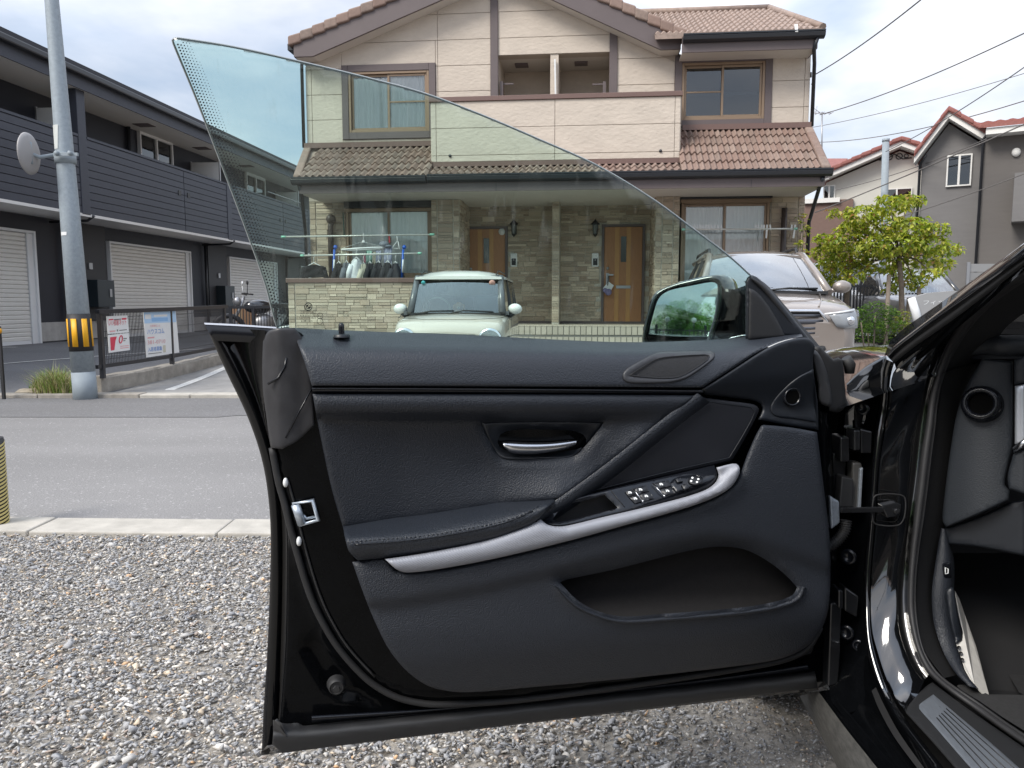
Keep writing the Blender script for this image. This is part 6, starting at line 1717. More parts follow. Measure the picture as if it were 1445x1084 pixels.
k = MB(); k.tube([(.742, .55 + .33 * math.cos(t), .28 + .34 * math.sin(t)) for t in [math.pi * i / 16 for i in range(17)]], .014, 5); k.tube([(-.742, .55 + .33 * math.cos(t), .28 + .34 * math.sin(t)) for t in [math.pi * i / 16 for i in range(17)]], .014, 5); k.build('arch_lip', m_trimb, kei)
k = MB(); k.box((-.17, -.06, .36), (.17, -.02, .46)); k.build('number_plate', mat('plate_yellow', (.6, .45, .08), .5), kei)
# plush toy on the dashboard
toy = thing('plush_toy', 'small brown plush dog sitting behind the windscreen of the cream car', 'toy', kei.location, kei.rotation_euler.z)
m_pl = mat('brown_plush', (.40, .19, .06), .95, var=.3, vs=60, bump=.6, bs=150)
k = MB(); k.ball((.02, 1.0, 1.02), (.065, .055, .06)); k.ball((-.045, 1.0, 1.0), (.025, .025, .05)); k.ball((.085, 1.0, 1.0), (.025, .025, .05)); k.ball((.02, 1.0, .95), (.06, .05, .05)); k.build('body', m_pl, toy)
k = MB(); k.ball((.02, .95, 1.0), (.028, .02, .02)); k.build('muzzle', mat('cream_plush', (.6, .5, .35), .9), toy)
k = MB(); k.ball((.02, .93, 1.005), .008, 6, 4); k.build('nose', m_black, toy)

# --- silver-beige SUV
sY = 8.95; sx0 = PY(1102, 460, sY).x
suv = thing('suv', 'beige-silver sport utility car with dark slatted grille facing the road', 'car', (sx0, sY, gz(10.2) + .07), -HA - R(2.5))
p_sil = paint('beige_silver_paint', (.27, .235, .21), .34, metal=.35)
SW = .9075
st = [(-.03, .70, .32, .78, .04), (.04, .80, .26, .90, .05), (.14, .86, .24, .965, .06), (.35, .895, .22, 1.02, .06), (.8, .905, .22, 1.08, .06), (1.15, SW, .22, 1.135, .05), (1.5, SW, .22, 1.13, .05), (2.6, SW, .22, 1.13, .05), (4.2, SW, .24, 1.13, .05), (4.5, .88, .3, 1.1, .06), (4.6, .8, .35, 1.0, .06)]
k = MB(); rows = body_loft(st); k.grid(rows); cap(k, rows[0]); cap(k, list(reversed(rows[-1]))); k.build('body', p_sil, suv, fix=True)
bz, tz = 1.12, 1.64
A = dict(fl=(-.80, 1.12, bz), fr=(.80, 1.12, bz), rl=(-.82, 4.45, bz), rr=(.82, 4.45, bz), tfl=(-.62, 1.92, tz), tfr=(.62, 1.92, tz), trl=(-.62, 4.1, tz), trr=(.62, 4.1, tz))
k = MB()
for s in ('l', 'r'):
    f, t = Vector(A['f' + s]), Vector(A['tf' + s]); sx_ = -1 if s == 'l' else 1
    k.tube([f, f.lerp(t, .5) + Vector((0, -.02, .015)), t, t + Vector((0, .4, .03)), Vector((sx_ * .63, 4.1, tz))], [.05, .048, .05, .05, .05], 8)
k.build('pillar', p_sil, suv)
k = MB()
for sx_ in (-1, 1):
    for y0, y1 in ((2.55, 2.6), (3.5, 3.4)): k.bar((sx_ * .815, y0, bz), (sx_ * .635, y1, tz), .10, .05, (1, 0, 0))
    k.bar((sx_ * .82, 1.2, bz + .01), (sx_ * .83, 4.4, bz + .01), .05, .05)
k.build('door_pillar', m_trimb, suv)
k = MB(); quad_patch(k, A['fl'], A['fr'], A['tfr'], A['tfl'], (0, -.06, .04)); k.build('windscreen', m_ws2, suv)
for s in ('l', 'r'):
    k = MB(); quad_patch(k, A['f' + s], A['r' + s], A['tr' + s], A['tf' + s], ((-.02 if s == 'l' else .02), 0, 0)); k.build('side_window', m_sg, suv)
k = MB(); quad_patch(k, A['rl'], A['rr'], A['trr'], A['trl'], (0, .06, 0)); k.build('rear_window', m_sg, suv)
k = MB(); roof_loft(k, 1.84, 4.35, .665, tz - .01, .10); k.build('roof', p_sil, suv)
for s in (-1, 1):
    k = MB(); k.tube([(s * .60, 2.15, tz + .03), (s * .60, 2.25, tz + .115), (s * .60, 3.9, tz + .12), (s * .60, 4.1, tz + .05)], .022, 8); k.bar((s * .6, 3.0, tz + .02), (s * .6, 3.08, tz + .1), .05, .06); k.build('roof_rail', m_trimb, suv)
    k = MB(); k.ball((s * 1.02, 1.38, 1.2), (.12, .08, .085), 14, 8); k.tube([(s * .86, 1.4, 1.15), (s * 1.0, 1.4, 1.16)], .03, 6); k.build('wing_mirror', p_sil, suv)
    # headlight: swept-back lamp with a pale brow
    k = MB(); tp_ = [(.50, -.055, .862), (.66, -.03, .90), (.80, .045, .925), (.905, .24, .90)]; bt_ = [(.60, -.05, .72), (.70, -.03, .70), (.85, .06, .70), (.912, .22, .77)]
    k.grid([[Vector((s * a[0], a[1], a[2])).lerp(Vector((s * b[0], b[1], b[2])), v) + Vector((0, -.02 * v * (1 - v) * 4, 0)) for a, b in zip(tp_, bt_)] for v in (0, .25, .5, .75, 1)])
    h = k.build('headlight', mat('suv_lamp_lens', (.30, .32, .34), .12, coat=1), suv, solid=.02)
    k = MB(); k.tube([(s * .46, -.07, .862), (s * .66, -.05, .885), (s * .80, .02, .905)], .011, 6); k.build('brow', m_white, h)
    k = MB(); k.ball((s * .76, -.02, .79), (.05, .035, .05)); k.build('projector', m_chrome, h)
# grille: dark field, slats, chrome surround
hexp = [(-.40, .90), (.40, .90), (.50, .78), (.40, .60), (-.40, .60), (-.50, .78)]
k = MB(); k.prism([(x, -.028 + abs(x) * .08, z) for x, z in hexp], (0, .05, 0)); g = k.build('grille', m_trimb, suv)
for z, w_, h in ((.845, .42, .028), (.775, .46, .05), (.70, .42, .028), (.645, .39, .022)):
    k = MB(); k.grid([[(x, -.05 + abs(x) * .08, z + dz) for x in np.linspace(-w_, w_, 9)] for dz in (-h / 2, h / 2)]); k.build('slat', mat('grille_slat', (.10, .105, .12), .3, metal=.5), g, solid=.02)
k = MB(); k.tube([(x * 1.03, -.045 + abs(x) * .08, z) for x, z in hexp], .018, 6, closed=True); k.build('surround', m_chrome, g)
k = MB(); k.ball((0, -.06, .775), (.085, .015, .045)); k.build('badge', m_chrome, g)
k = MB(); k.box((-.5, -.06, .34), (.5, .02, .50)); k.build('lower_intake', m_trimb, suv, bevel=.03)
k = MB(); k.box((-.17, -.085, .48), (.17, -.06, .58)); k.build('number_plate', m_white, suv)
k = MB()
for s in (-1, 1): k.tube([(s * .44, .12, .945), (s * .56, .5, 1.03), (s * .66, 1.05, 1.115)], .012, 5); k.tube([(s * .80, .34, .97), (s * .84, .8, 1.03), (s * .83, 1.1, 1.08)], .005, 4)
k.build('bonnet_crease', p_sil, suv)
k = MB(); k.box((-.76, 1.02, 1.10), (.76, 1.2, 1.14)); k.build('scuttle', m_trimb, suv)
k = MB(); k.tube([(-.6, 1.08, 1.14), (-.1, 1.14, 1.18), (.1, 1.13, 1.18)], .013, 5); k.tube([(-.05, 1.06, 1.145), (.3, 1.12, 1.18), (.66, 1.14, 1.175)], .013, 5); k.build('wiper', m_trimb, suv)
k = MB(); k.box((-.74, 1.2, .7), (.74, 4.3, .75)); k.box((-.74, 1.2, .75), (.74, 1.7, 1.08)); k.box((-.74, 3.2, .75), (.74, 3.35, 1.4)); k.build('interior', mat('car_interior', (.05, .048, .045), .8), suv)
for s in (-1, 1):
    k = MB(); k.box((s * .38 - .24, 2.35, .75), (s * .38 + .24, 2.5, 1.33)); k.box((s * .38 - .12, 2.38, 1.35), (s * .38 + .12, 2.48, 1.52)); k.build('seat', mat('seat_dark', (.03, .03, .032), .9), suv, bevel=.05)
k = MB(); k.box((-.16, 1.78, 1.44), (.16, 1.82, 1.51)); k.box((-.1, 1.72, 1.5), (.1, 1.9, 1.55)); k.build('rear_view_mirror', m_trimb, suv, bevel=.02)
car_wheels(suv, .95, 3.6, SW, .36)
# --- dark car behind the tree
dY = 14.2
dk = thing('dark_car', 'dark grey car with pale green windscreen parked behind the banner', 'car', (PY(1335, 410, dY).x, dY, gz(14)), -HA)
p_dk = paint('dark_grey_paint', (.035, .037, .042), .3)
st = [(0, .7, .3, .8, .05), (.1, .82, .25, .92, .05), (.5, .86, .22, .98, .05), (1.1, .87, .22, 1.02, .05), (2.5, .87, .22, 1.03, .05), (4.2, .85, .3, 1.0, .06)]
k = MB(); rows = body_loft(st); k.grid(rows); cap(k, rows[0]); cap(k, list(reversed(rows[-1]))); k.build('body', mat('silver_grey_paint', (.17, .17, .18), .3, metal=.3, coat=1), dk, fix=True)
k = MB(); quad_patch(k, (-.72, 1.1, 1.0), (.72, 1.1, 1.0), (.6, 1.75, 1.48), (-.6, 1.75, 1.48), (0, -.08, .04)); k.build('windscreen', m_ws2, dk)
k = MB(); roof_loft(k, 1.66, 3.6, .66, 1.47, .08); k.build('roof', p_dk, dk)
for s in (-1, 1):
    k = MB(); k.tube([(s * .74, 1.1, 1.0), (s * .62, 1.75, 1.49)], .05, 8); k.build('pillar', p_dk, dk)
    k = MB(); k.bar((s * .76, 2.4, 1.0), (s * .64, 2.4, 1.48), .1, .04, (1, 0, 0)); k.build('pillar', p_dk, dk)
    k = MB(); quad_patch(k, (s * .76, 1.1, 1.0), (s * .76, 3.7, 1.0), (s * .62, 3.4, 1.48), (s * .62, 1.75, 1.48), (s * .02, 0, 0)); k.build('side_window', m_sg, dk)
    k = MB(); k.ball((s * .62, .06, .72), (.16, .05, .08)); k.build('headlight', m_lens, dk)
k = MB(); k.box((-.7, 1.3, .6), (.7, 3.6, .98)); k.build('interior', mat('car_interior', (.05, .048, .045), .8), dk)
car_wheels(dk, .8, 3.3, .87, .32)
# --- white van glimpsed through the leaves
vn = thing('white_van', 'white van glimpsed behind the trunk of the dogwood', 'van', (PY(1218, 420, 16.6).x, 16.6, gz(16)), -HA)
st = [(0, .68, .3, 1.0, .05), (.2, .74, .24, 1.1, .05), (.8, .75, .2, 1.15, .05), (3.4, .74, .22, 1.15, .05)]
k = MB(); rows = body_loft(st); k.grid(rows); cap(k, rows[0]); cap(k, list(reversed(rows[-1]))); k.build('body', p_white, vn, fix=True)
k = MB(); quad_patch(k, (-.68, .5, 1.1), (.68, .5, 1.1), (.62, .95, 1.72), (-.62, .95, 1.72), (0, -.06, .02)); k.build('windscreen', m_sg, vn)
k = MB(); k.prism([(-.7, .55, 1.12), (-.64, 1.0, 1.74), (-.64, 3.3, 1.78), (-.72, 3.35, 1.12)], (.02, 0, 0)); k.prism([(.7, .55, 1.12), (.64, 1.0, 1.74), (.64, 3.3, 1.78), (.72, 3.35, 1.12)], (-.02, 0, 0)); k.build('side_panel', p_white, vn)
k = MB(); roof_loft(k, .9, 3.35, .66, 1.72, .09); k.build('roof', p_white, vn)
for s in (-1, 1): k = MB(); k.ball((s * .52, .0, .78), (.14, .05, .09)); k.build('headlight', m_lens, vn)
k = MB(); k.box((-.45, -.03, .62), (.45, .04, .72)); k.build('grille', m_trimb, vn)
car_wheels(vn, .5, 2.9, .75, .27)
# ------------------------------------------------------------------ the black car with its open door
DA = Pd(380, 1062, 1.36); DB = PZ(1155, 972, DA.z)
de = (DB - DA).normalized(); dn = Vector((de.y, -de.x, 0)).normalized()
if dn.dot(CAM - DA) < 0: dn = -dn
def Dp(x, y, t): return PP(x, y, DA + dn * t, dn)
car = thing('parked_car', 'black car with its front door wide open, showing the dark leather door panel', 'car', (DB.x, DB.y, 0), -R(7))
CW = WM[car]; CI = CW.inverted()
cF = (CW.to_3x3() @ Vector((0, 1, 0))); cR = (CW.to_3x3() @ Vector((1, 0, 0)))
def CL(r, f, z): return CW @ Vector((r, f, z))
m_paint = mat('black_car_paint', (.0035, .0038, .0045), .06, spec=1., coat=.8)
m_paint2 = mat('black_jamb_paint', (.0025, .0028, .0034), .12, spec=.10, var=.3, vs=30, rvar=.06)
m_leath = leather('shoulder_leather', (.0235, .0278, .0365), .44, 450, .42)
m_leath2 = leather('insert_leather', (.0110, .0138, .0198), .45, 440, .48)
m_leath3 = leather('armrest_leather', (.014, .0176, .0245), .44, 500, .5)
m_plas = leather('grained_plastic', (.0150, .0182, .0252), .5, 500, .65)
m_fab = mat('pocket_felt', (.008, .0072, .0075), .95, var=.3, vs=90, bump=.4, bs=400, bd=.001)
m_satin = mat('satin_plastic', (.0095, .012, .0168), .44, var=.1, vs=40)
m_mat = mat('matte_plastic', (.017, .0175, .019), .55, var=.1, vs=30, bump=.1, bs=600, bd=.0005)
m_gloss = mat('piano_black', (.006, .007, .010), .22)
m_rub = mat('rubber_seal', (.015, .015, .016), .62, var=.15, vs=25, bump=.15, bs=200, bd=.001)
m_panelf = mat('insert_cloth', (.004, .005, .009), .62, var=.2, vs=14)
m_alum = None
def stripe_metal():
    m, nt, b = newmat('ribbed_aluminium'); N, L = nt.nodes, nt.links
    b.inputs['Base Color'].default_value = (.29, .30, .335, 1); b.inputs['Metallic'].default_value = .15; b.inputs['Roughness'].default_value = .5
    t = N.new('ShaderNodeTexCoord'); mp = N.new('ShaderNodeMapping'); mp.inputs['Rotation'].default_value = (0, R(50), 0)
    L.new(t.outputs['Object'], mp.inputs[0])
    w_ = N.new('ShaderNodeTexWave'); w_.bands_direction = 'X'; w_.inputs['Scale'].default_value = 95; w_.inputs['Distortion'].default_value = .3
    L.new(mp.outputs[0], w_.inputs['Vector'])
    bp = N.new('ShaderNodeBump'); bp.inputs['Strength'].default_value = .35; bp.inputs['Distance'].default_value = .0008
    L.new(w_.outputs['Fac'], bp.inputs['Height']); L.new(bp.outputs[0], b.inputs['Normal'])
    return m
m_alum = stripe_metal()
m_brush = mat('satin_chrome', (.62, .63, .66), .24, metal=1.)
m_steelb = mat('zinc_steel', (.45, .50, .56), .4, metal=.7, var=.25, vs=120)

# ---- door: outer shell and shut face
door = MB()
R0 = [(289, 457), (318, 522), (350, 590), (371, 655), (381, 730), (381, 820), (377, 920), (372, 1000), (369, 1066)]
R1 = [(299, 459), (330, 522), (361, 590), (381, 655), (390, 730), (390, 820), (387, 920), (382, 1000), (379, 1064)]
R2 = [(306, 462), (338, 522), (367, 590), (386, 655), (395, 730), (396, 820), (393, 920), (390, 1000), (387, 1050)]
R2b = [(320, 463), (350, 522), (372, 590), (388, 655), (398, 730), (399, 820), (397, 920), (394, 1000), (390, 1040)]
R3 = [(374, 466), (374, 540), (377, 600), (386, 650), (404, 730), (406, 820), (404, 920), (399, 985), (396, 1025)]
def DR(pts, t): return [Dp(x, y, t) for x, y in pts]
rails(door, [DR(R0, -.112), DR(R0, -.103), DR(R1, -.092), DR(R2, -.098)], 60)
rails(door, [DR(R2, -.098), DR(R2b, -.110), DR(R3, -.07)], 60)
# outer skin seen from outside / other side
back = []
R0a = np.array(cr_open(R0, 8))
for t in np.linspace(0, 1, 16):
    row = []; yl = 468 + (1062 - 468) * t; xl = float(np.interp(yl, R0a[:, 1], R0a[:, 0])) + 1
    L_, Rr = Dp(xl, yl, -.112), Dp(1148 + 8 * t, 492 + (970 - 492) * t, -.112)
    for fx in np.linspace(0, 1, 14): row.append(L_.lerp(Rr, fx) - dn * (.004 + .03 * math.sin(math.pi * (.15 + .7 * t)) * math.sin(math.pi * min(1, .02 + .98 * fx))))
    back.append(row)
door.grid(back)
# bottom edge strip of the skin
bot0 = [(369, 1066), (600, 1038), (900, 1003), (1155, 974)]
rails(door, [DR(bot0, -.112), DR([(x, y - 5) for x, y in bot0], -.10), DR([(x + 8, y - 14) for x, y in bot0], -.06)], 30)
dr_ = door.build('door', mat('black_door_paint', (.003, .0033, .004), .08, spec=.35), car, world=True)
def sub(name, k, m, **kw): return k.build(name, m, dr_, world=True, **kw)
SEAL = [(384, 632), (393, 680), (401, 708), (410, 745), (422, 790), (436, 835), (452, 872), (478, 915), (516, 957), (545, 977), (569, 987), (600, 993), (618, 994), (680, 992), (740, 987), (850, 973), (960, 957), (1060, 941), (1110, 930), (1140, 915), (1158, 885)]
sealpoly = [(x, y) for x, y in SEAL] + [(1175, 800), (1170, 600), (1150, 470), (430, 455), (384, 470)]
SPn = np.array(sealpoly, float)
REC = [(430, 897), (440, 889), (452, 897), (472, 925), (500, 955), (530, 980), (560, 989), (520, 992), (484, 986), (456, 968), (438, 938), (428, 912)]
RECn = np.array(REC, float)
def t_shell(x, y):
    d = segdist(SPn, x, y); s = 1 if inside(sealpoly, x, y) else -1
    t = -.040 + s * .018 * min(1, d / 9)
    if s < 0 and y > 860:
        dd = segdist(RECn, x, y)
        if inside(REC, x, y): t -= .012 * min(1, dd / 5)
    if s > 0 and x < 520: t -= .012 * max(0, min(1, (430 + (y - 640) * .2 - x) / 30)) * 0
    return t
k = MB(); patch(k, [(374, 466, 1), (425, 470), (440, 500), (800, 512), (1100, 510), (1150, 500, 1), (1168, 560), (1178, 700), (1182, 860), (1178, 930), (1172, 962, 1), (1000, 972), (700, 1003), (500, 1022), (396, 1030, 1), (399, 985), (404, 920), (406, 820), (404, 730), (386, 650), (377, 600), (374, 540)], t_shell, Dp, 11, 3, .003, .03)
sub('inner_panel', k, m_paint2)
k = MB(); k.tube([Dp(x, y, -.028) for x, y in [(q[0], q[1]) for q in cr_open(SEAL, 10)]], .0062, 10); sub('door_seal', k, m_rub)
k = MB(); k.tube([Dp(x + 13, y - 2, -.020) for x, y in [(q[0], q[1]) for q in cr_open(SEAL[1:9], 10)]], .0022, 6); sub('seal_lip', k, m_rub)
def t_slope(x0, t0, x1, t1): return lambda x, y: t0 + (t1 - t0) * max(0, min(1, (x - x0) / (x1 - x0)))
# belt top edge of the outer skin
k = MB(); rails(k, [DR([(288, 455.5), (340, 458), (396, 462)], -.10), DR([(289, 458), (340, 460.5), (396, 464)], -.086)], 16); sub('belt_moulding', k, m_brush)
k = MB(); rails(k, [DR([(289, 458), (340, 460.5), (392, 464)], -.088), DR([(295, 470), (345, 473), (378, 476)], -.080), DR([(304, 481), (345, 483), (374, 485)], -.088)], 16); sub('belt_flange', k, m_gloss)
# plastic cap of the window channel
k = MB(); patch(k, [(371, 482, 1), (378, 468), (392, 463, 1), (416, 463, 1), (428, 480), (438, 522), (442, 560), (444, 600, 1), (420, 622), (398, 634, 1), (383, 632, 1), (372, 560), (370, 520)], lambda x, y: -.013 + .005 * math.sin(max(0, min(1, (x - 370) / 55)) * math.pi) - .012 * (x < 392) * (392 - x) / 20, Dp, 6, 4, .003, .03); sub('channel_cap', k, mat('grey_cap_plastic', (.028, .028, .031), .46, var=.25, vs=26, rvar=.1))
k = MB(); k.tube([Dp(x, y, -.0085) for x, y in [(404, 505), (402, 518), (393, 533), (378, 542)]], .0022, 6); k.tube([Dp(x, y, -.0085) for x, y in [(440, 548), (420, 585), (403, 618)]], .0014, 5); sub('cap_seam', k, m_gloss)
# latch and clips
k = MB(); fr = [(415, 711), (441, 706), (449, 734), (424, 741)]
k.tube([Dp(x, y, -.012) for x, y in fr], .0042, 8, closed=True); k.tube([Dp(417, 712, -.013), Dp(426, 740, -.013)], .008, 8); sub('latch_frame', k, m_steelb)
k = MB(); patch(k, [(x, y, 1) for x, y in fr], lambda x, y: -.022, Dp, 6, 0, 0, 0); sub('latch_recess', k, m_black)
k = MB(); k.tube([Dp(428, 727, -.016), Dp(432, 732, -.016), Dp(447, 729, -.016)], .003, 6); sub('latch_claw', k, m_steelb)
for x, y in ((403, 681), (422, 764)):
    k = MB(); c = Dp(x, y, -.018); k.ball(c, (.0045, .006, .0085), 10, 8); sub('seal_clip', k, m_white)
k = MB(); c = Dp(475, 965, -.045); k.lathe([(.012, .0165), (.0145, .014), (.0158, .008), (.018, .0)], 24, c, dn); k.lathe([(.012, .0165), (.0105, .0145)], 24, c, dn); k.lathe([(.0105, .0145), (0, .0148)], 24, c, dn); k.lathe([(0, .0225), (.006, .0225), (.007, .019)], 6, c, dn, False); sub('bump_stop', k, m_rub)
k = MB(); ring = [Dp(x, y, -.046) for x, y in [(1125, 918), (1140, 911), (1147, 914), (1143, 921), (1128, 925), (1122, 922)]]; k.tube(ring, .0022, 6, closed=True); sub('grommet', k, m_rub)
# bottom sill strip
def t_sill(x, y):
    yb = np.interp(x, [386, 1155], [1063, 971]); yt = np.interp(x, [386, 430, 1155], [1021, 1023, 947]); v = (y - yt) / max(1, yb - yt)
    return -.055 + .036 * math.sin(min(1, max(0, v) / .45) * math.pi / 2) - .012 * max(0, v - .45)
k = MB(); patch(k, [(386, 1018, 1), (391, 1014), (397, 1020), (410, 1021), (420, 1020), (428, 1024), (440, 1023), (600, 1006), (900, 975), (1150, 947, 1), (1154, 971, 1), (900, 1001), (600, 1037), (398, 1063, 1), (385, 1050, 1)], t_sill, Dp, 8, 2, .002, .03); sub('sill_strip', k, m_mat)
k = MB(); rails(k, [DR([(397, 1020), (403, 1036)], -.02), DR([(385, 1016), (386, 1052)], -.045), ], 6); 
k.add(DR([(387, 1016), (404, 1038)], -.018) + DR([(398, 1063), (384, 1050)], -.04), [(0, 1, 2, 3)]); sub('strip_end', k, mat('end_cap_plastic', (.035, .035, .036), .5))
k = MB(); rails(k, [DR([(440, 1010), (600, 1000), (760, 984), (1000, 957), (1140, 938)], -.042), DR([(440, 1013), (600, 1003), (760, 987), (1000, 960), (1140, 941)], -.034), DR([(440, 1020), (600, 1006), (760, 990), (1000, 965), (1145, 946)], -.050)], 40); sub('lower_lip', k, m_gloss)

mixp0 = lambda A_, B_, f: [(a[0] + (b[0] - a[0]) * f, a[1] + (b[1] - a[1]) * f) for a, b in zip(A_, B_)]
# ---- trim panels
top_sh = [(409, 463), (440, 464), (480, 466), (560, 469), (640, 471.5), (730, 476.5), (800, 480), (860, 482.5), (906, 483), (960, 481.5), (1006, 479.5), (1050, 475.5), (1103, 470), (1122, 469.5)]
st_l = [(990, 548), (1034, 520), (1075, 494), (1103, 481.5), (1131, 475)]
bot_sh = [(409, 545), (440, 545), (700, 546), (990, 549), (1034, 521), (1075, 495), (1103, 482), (1131, 476)]
t_sh = lay((top_sh, -.050), ([(409, 478), (640, 484), (906, 492), (1000, 489), (1075, 481), (1131, 472)], -.014), ([(409, 497), (640, 499), (906, 502), (1000, 503), (1075, 488), (1131, 474)], .022), ([(409, 520), (900, 524), (1000, 525), (1075, 492), (1131, 475)], .033), (bot_sh, .038))
k = MB(); patch(k, [(412, 463, 1)] + top_sh[1:] + [(1131, 472), (1133, 475, 1)] + list(reversed(st_l[:-1]))[:-1] + [(991, 547, 1), (800, 546), (600, 545), (440, 544.5, 1), (431, 515), (421, 487)], t_sh, Dp, 8, 5, .005, .03); sub('upper_trim', k, m_leath)
# stitched seam
k = MB(); seam = [(444, 542.5), (600, 542.8), (800, 544), (975, 545.5), (990, 544), (1034, 516.5), (1075, 490.5), (1103, 478.8), (1128, 473.4)]
pts = cr_open(seam, 3.2)
for i in range(0, len(pts) - 1, 2):
    a, c = Dp(*pts[i], t_sh(*pts[i]) + .0006), Dp(*pts[i + 1], t_sh(*pts[i + 1]) + .0006); k.tube([a, c], .0006, 4)
sub('stitching', k, m_satin)
# dark gap strip
k = MB(); rails(k, [DR([(440, 544), (700, 545.5), (992, 548.5)], .020), DR([(440, 549), (700, 550.5), (992, 553.5)], .030), DR([(442, 555), (700, 556), (990, 557)], .018)], 30); sub('trim_strip', k, m_gloss)
# front trim
t_ft = lay(([(985, 549), (1034, 521), (1075, 495), (1103, 482), (1131, 476), (1155, 480)], .036), ([(985, 553), (1034, 540), (1075, 530), (1155, 520)], .030), ([(985, 562), (1076, 574), (1155, 575)], .010), ([(985, 570), (1070, 592), (1155, 608)], .016))
k = MB(); patch(k, [(990, 550, 1), (1034, 521.5), (1075, 495.5), (1103, 482.5), (1131, 476.5), (1144, 479), (1150, 489), (1147, 505), (1150, 540), (1154, 570), (1155, 607, 1), (1110, 600), (1070, 592, 1), (1076, 575), (1068, 567), (1030, 561), (994, 557, 1)], t_ft, Dp, 7, 5, .005, .03); sub('front_trim', k, m_satin)
k = MB(); patch(k, [(1148, 521, 1), (1128, 531), (1110, 545), (1091, 566), (1087, 577), (1093, 587), (1125, 592), (1153, 597, 1)], lambda x, y: t_ft(x, y) + .0035, Dp, 6, 3, .003, .008); sub('screw_cover', k, m_satin)
c = Dp(1118, 560, .0165); axh = (dn + Vector((-.35, 0, .05))).normalized()
k = MB(); c = Dp(1118, 560, t_ft(1118, 560) + .0065); axh = dn; k.lathe([(.0185, -.006), (.0182, .002), (.0165, .0045), (.0145, .002), (.0138, .001)], 28, c, axh); sub('screw_hole', k, m_gloss)
k = MB(); k.lathe([(.0142, .0015), (0, .001)], 20, c, axh); sub('hole_shade', k, mat('shade_black', (.002, .002, .002), .9, spec=.05))  # flat black disc: the shade inside the hole, put into colour
# middle trim, leather insert with a recess
top_m = [(440, 556), (975, 557)]
t_mid = lay((top_m, .030), ([(440, 570), (990, 569)], .034), ([(440, 582), (700, 582), (960, 580), (990, 578)], .030), ([(440, 592), (560, 594, -.006), (700, 594, -.004), (850, 594, .006), (930, 592, .024), (990, 590, .034)], .0),
            ([(440, 640, .002), (560, 640, -.012), (680, 650, -.014), (850, 645, .012), (905, 640, .034), (990, 640, .036)], 0), ([(440, 742, .0), (560, 728, -.006), (700, 706, .0), (790, 700, .030), (990, 700, .036)], 0))
HB = [(680, 597, 1), (766, 595), (852, 596, 1), (846, 605), (818, 638), (806, 645), (760, 648), (716, 648), (702, 641), (686, 611)]
k = MB(); patch(k, [(441, 556, 1), (700, 556.5), (960, 557.5), (984, 558, 1), (960, 577), (925, 602), (862, 652), (802, 696), (786, 706, 1), (700, 716), (600, 731), (484, 745, 1), (468, 690), (457, 640), (447, 590)], t_mid, Dp, 9, 5, .006, .03, hole=HB, holeskirt=.008); sub('middle_trim', k, m_leath2)
# diagonal roll with stitching
k = MB(); dg = [(990, 559), (960, 581), (925, 608), (862, 658), (802, 702), (772, 722), (758, 734)]
rails(k, [DR([(x - 6, y - 4) for x, y in dg], .029), DR([(x + 0, y + 0) for x, y in dg], .0345), DR([(x + 7, y + 5) for x, y in dg], .029), DR([(x + 13, y + 10) for x, y in dg], .012)], 40); sub('diagonal_roll', k, m_leath2)
k = MB(); pts = cr_open([(x - 1, y - 1) for x, y in dg], 3.2)
for i in range(0, len(pts) - 1, 2): k.tube([Dp(*pts[i], .0346), Dp(*pts[i + 1], .0346)], .0006, 4)
sub('stitching', k, m_satin)
# door opener
def t_hb(x, y):
    v = (y - 596) / 52; return .0 - .052 * math.sin(math.pi * min(1, max(0, v * 1.0))) ** .8 + .006 * (v > .9)
k = MB(); patch(k, HB, lambda x, y: t_mid(x, y) * .3 - .006 - .03 * max(0, math.sin(math.pi * max(0, min(1, (y - 597) / 50)))) * max(0, 1 - abs((x - 768) / 80) ** 3), Dp, 6, 4, .003, .01); sub('opener_bezel', k, m_satin)
k = MB(); up_ = [(708, 624), (720, 623), (745, 624), (775, 624), (800, 622), (815, 621)]; lo_ = [(712, 632), (722, 639), (745, 641), (770, 639), (795, 635), (812, 629)]; md_ = [((a[0] + b[0]) / 2, (a[1] + b[1]) / 2 - 2) for a, b in zip(up_, lo_)]
rails(k, [DR([(x, y + 1) for x, y in up_], -.012), DR(up_, .004), DR(md_, .014), DR(lo_, .004), DR([(x, y - 3) for x, y in lo_], -.012)], 40); sub('door_opener', k, m_brush)
# insert cloth panel
t_cl = lambda x, y: .012 + .006 * (x - 820) / 250
k = MB(); patch(k, [(993, 561, 1), (1030, 566), (1064, 571), (1071, 577), (1067, 589), (1050, 621), (1033, 650, 1), (1010, 656), (930, 674), (860, 690), (819, 700, 1), (862, 666), (925, 617), (966, 585)], t_cl, Dp, 9, 4, .004, .02); sub('cloth_insert', k, m_panelf)
k = MB(); bo = outline([(998, 566, 1), (1030, 571), (1060, 575), (1065, 581), (1048, 615), (1029, 646, 1), (930, 669), (832, 694, 1), (930, 621)], 6); k.tube([Dp(*q, t_cl(*q) + .0005) for q in bo], .0008, 5, closed=True); sub('insert_piping', k, m_satin)
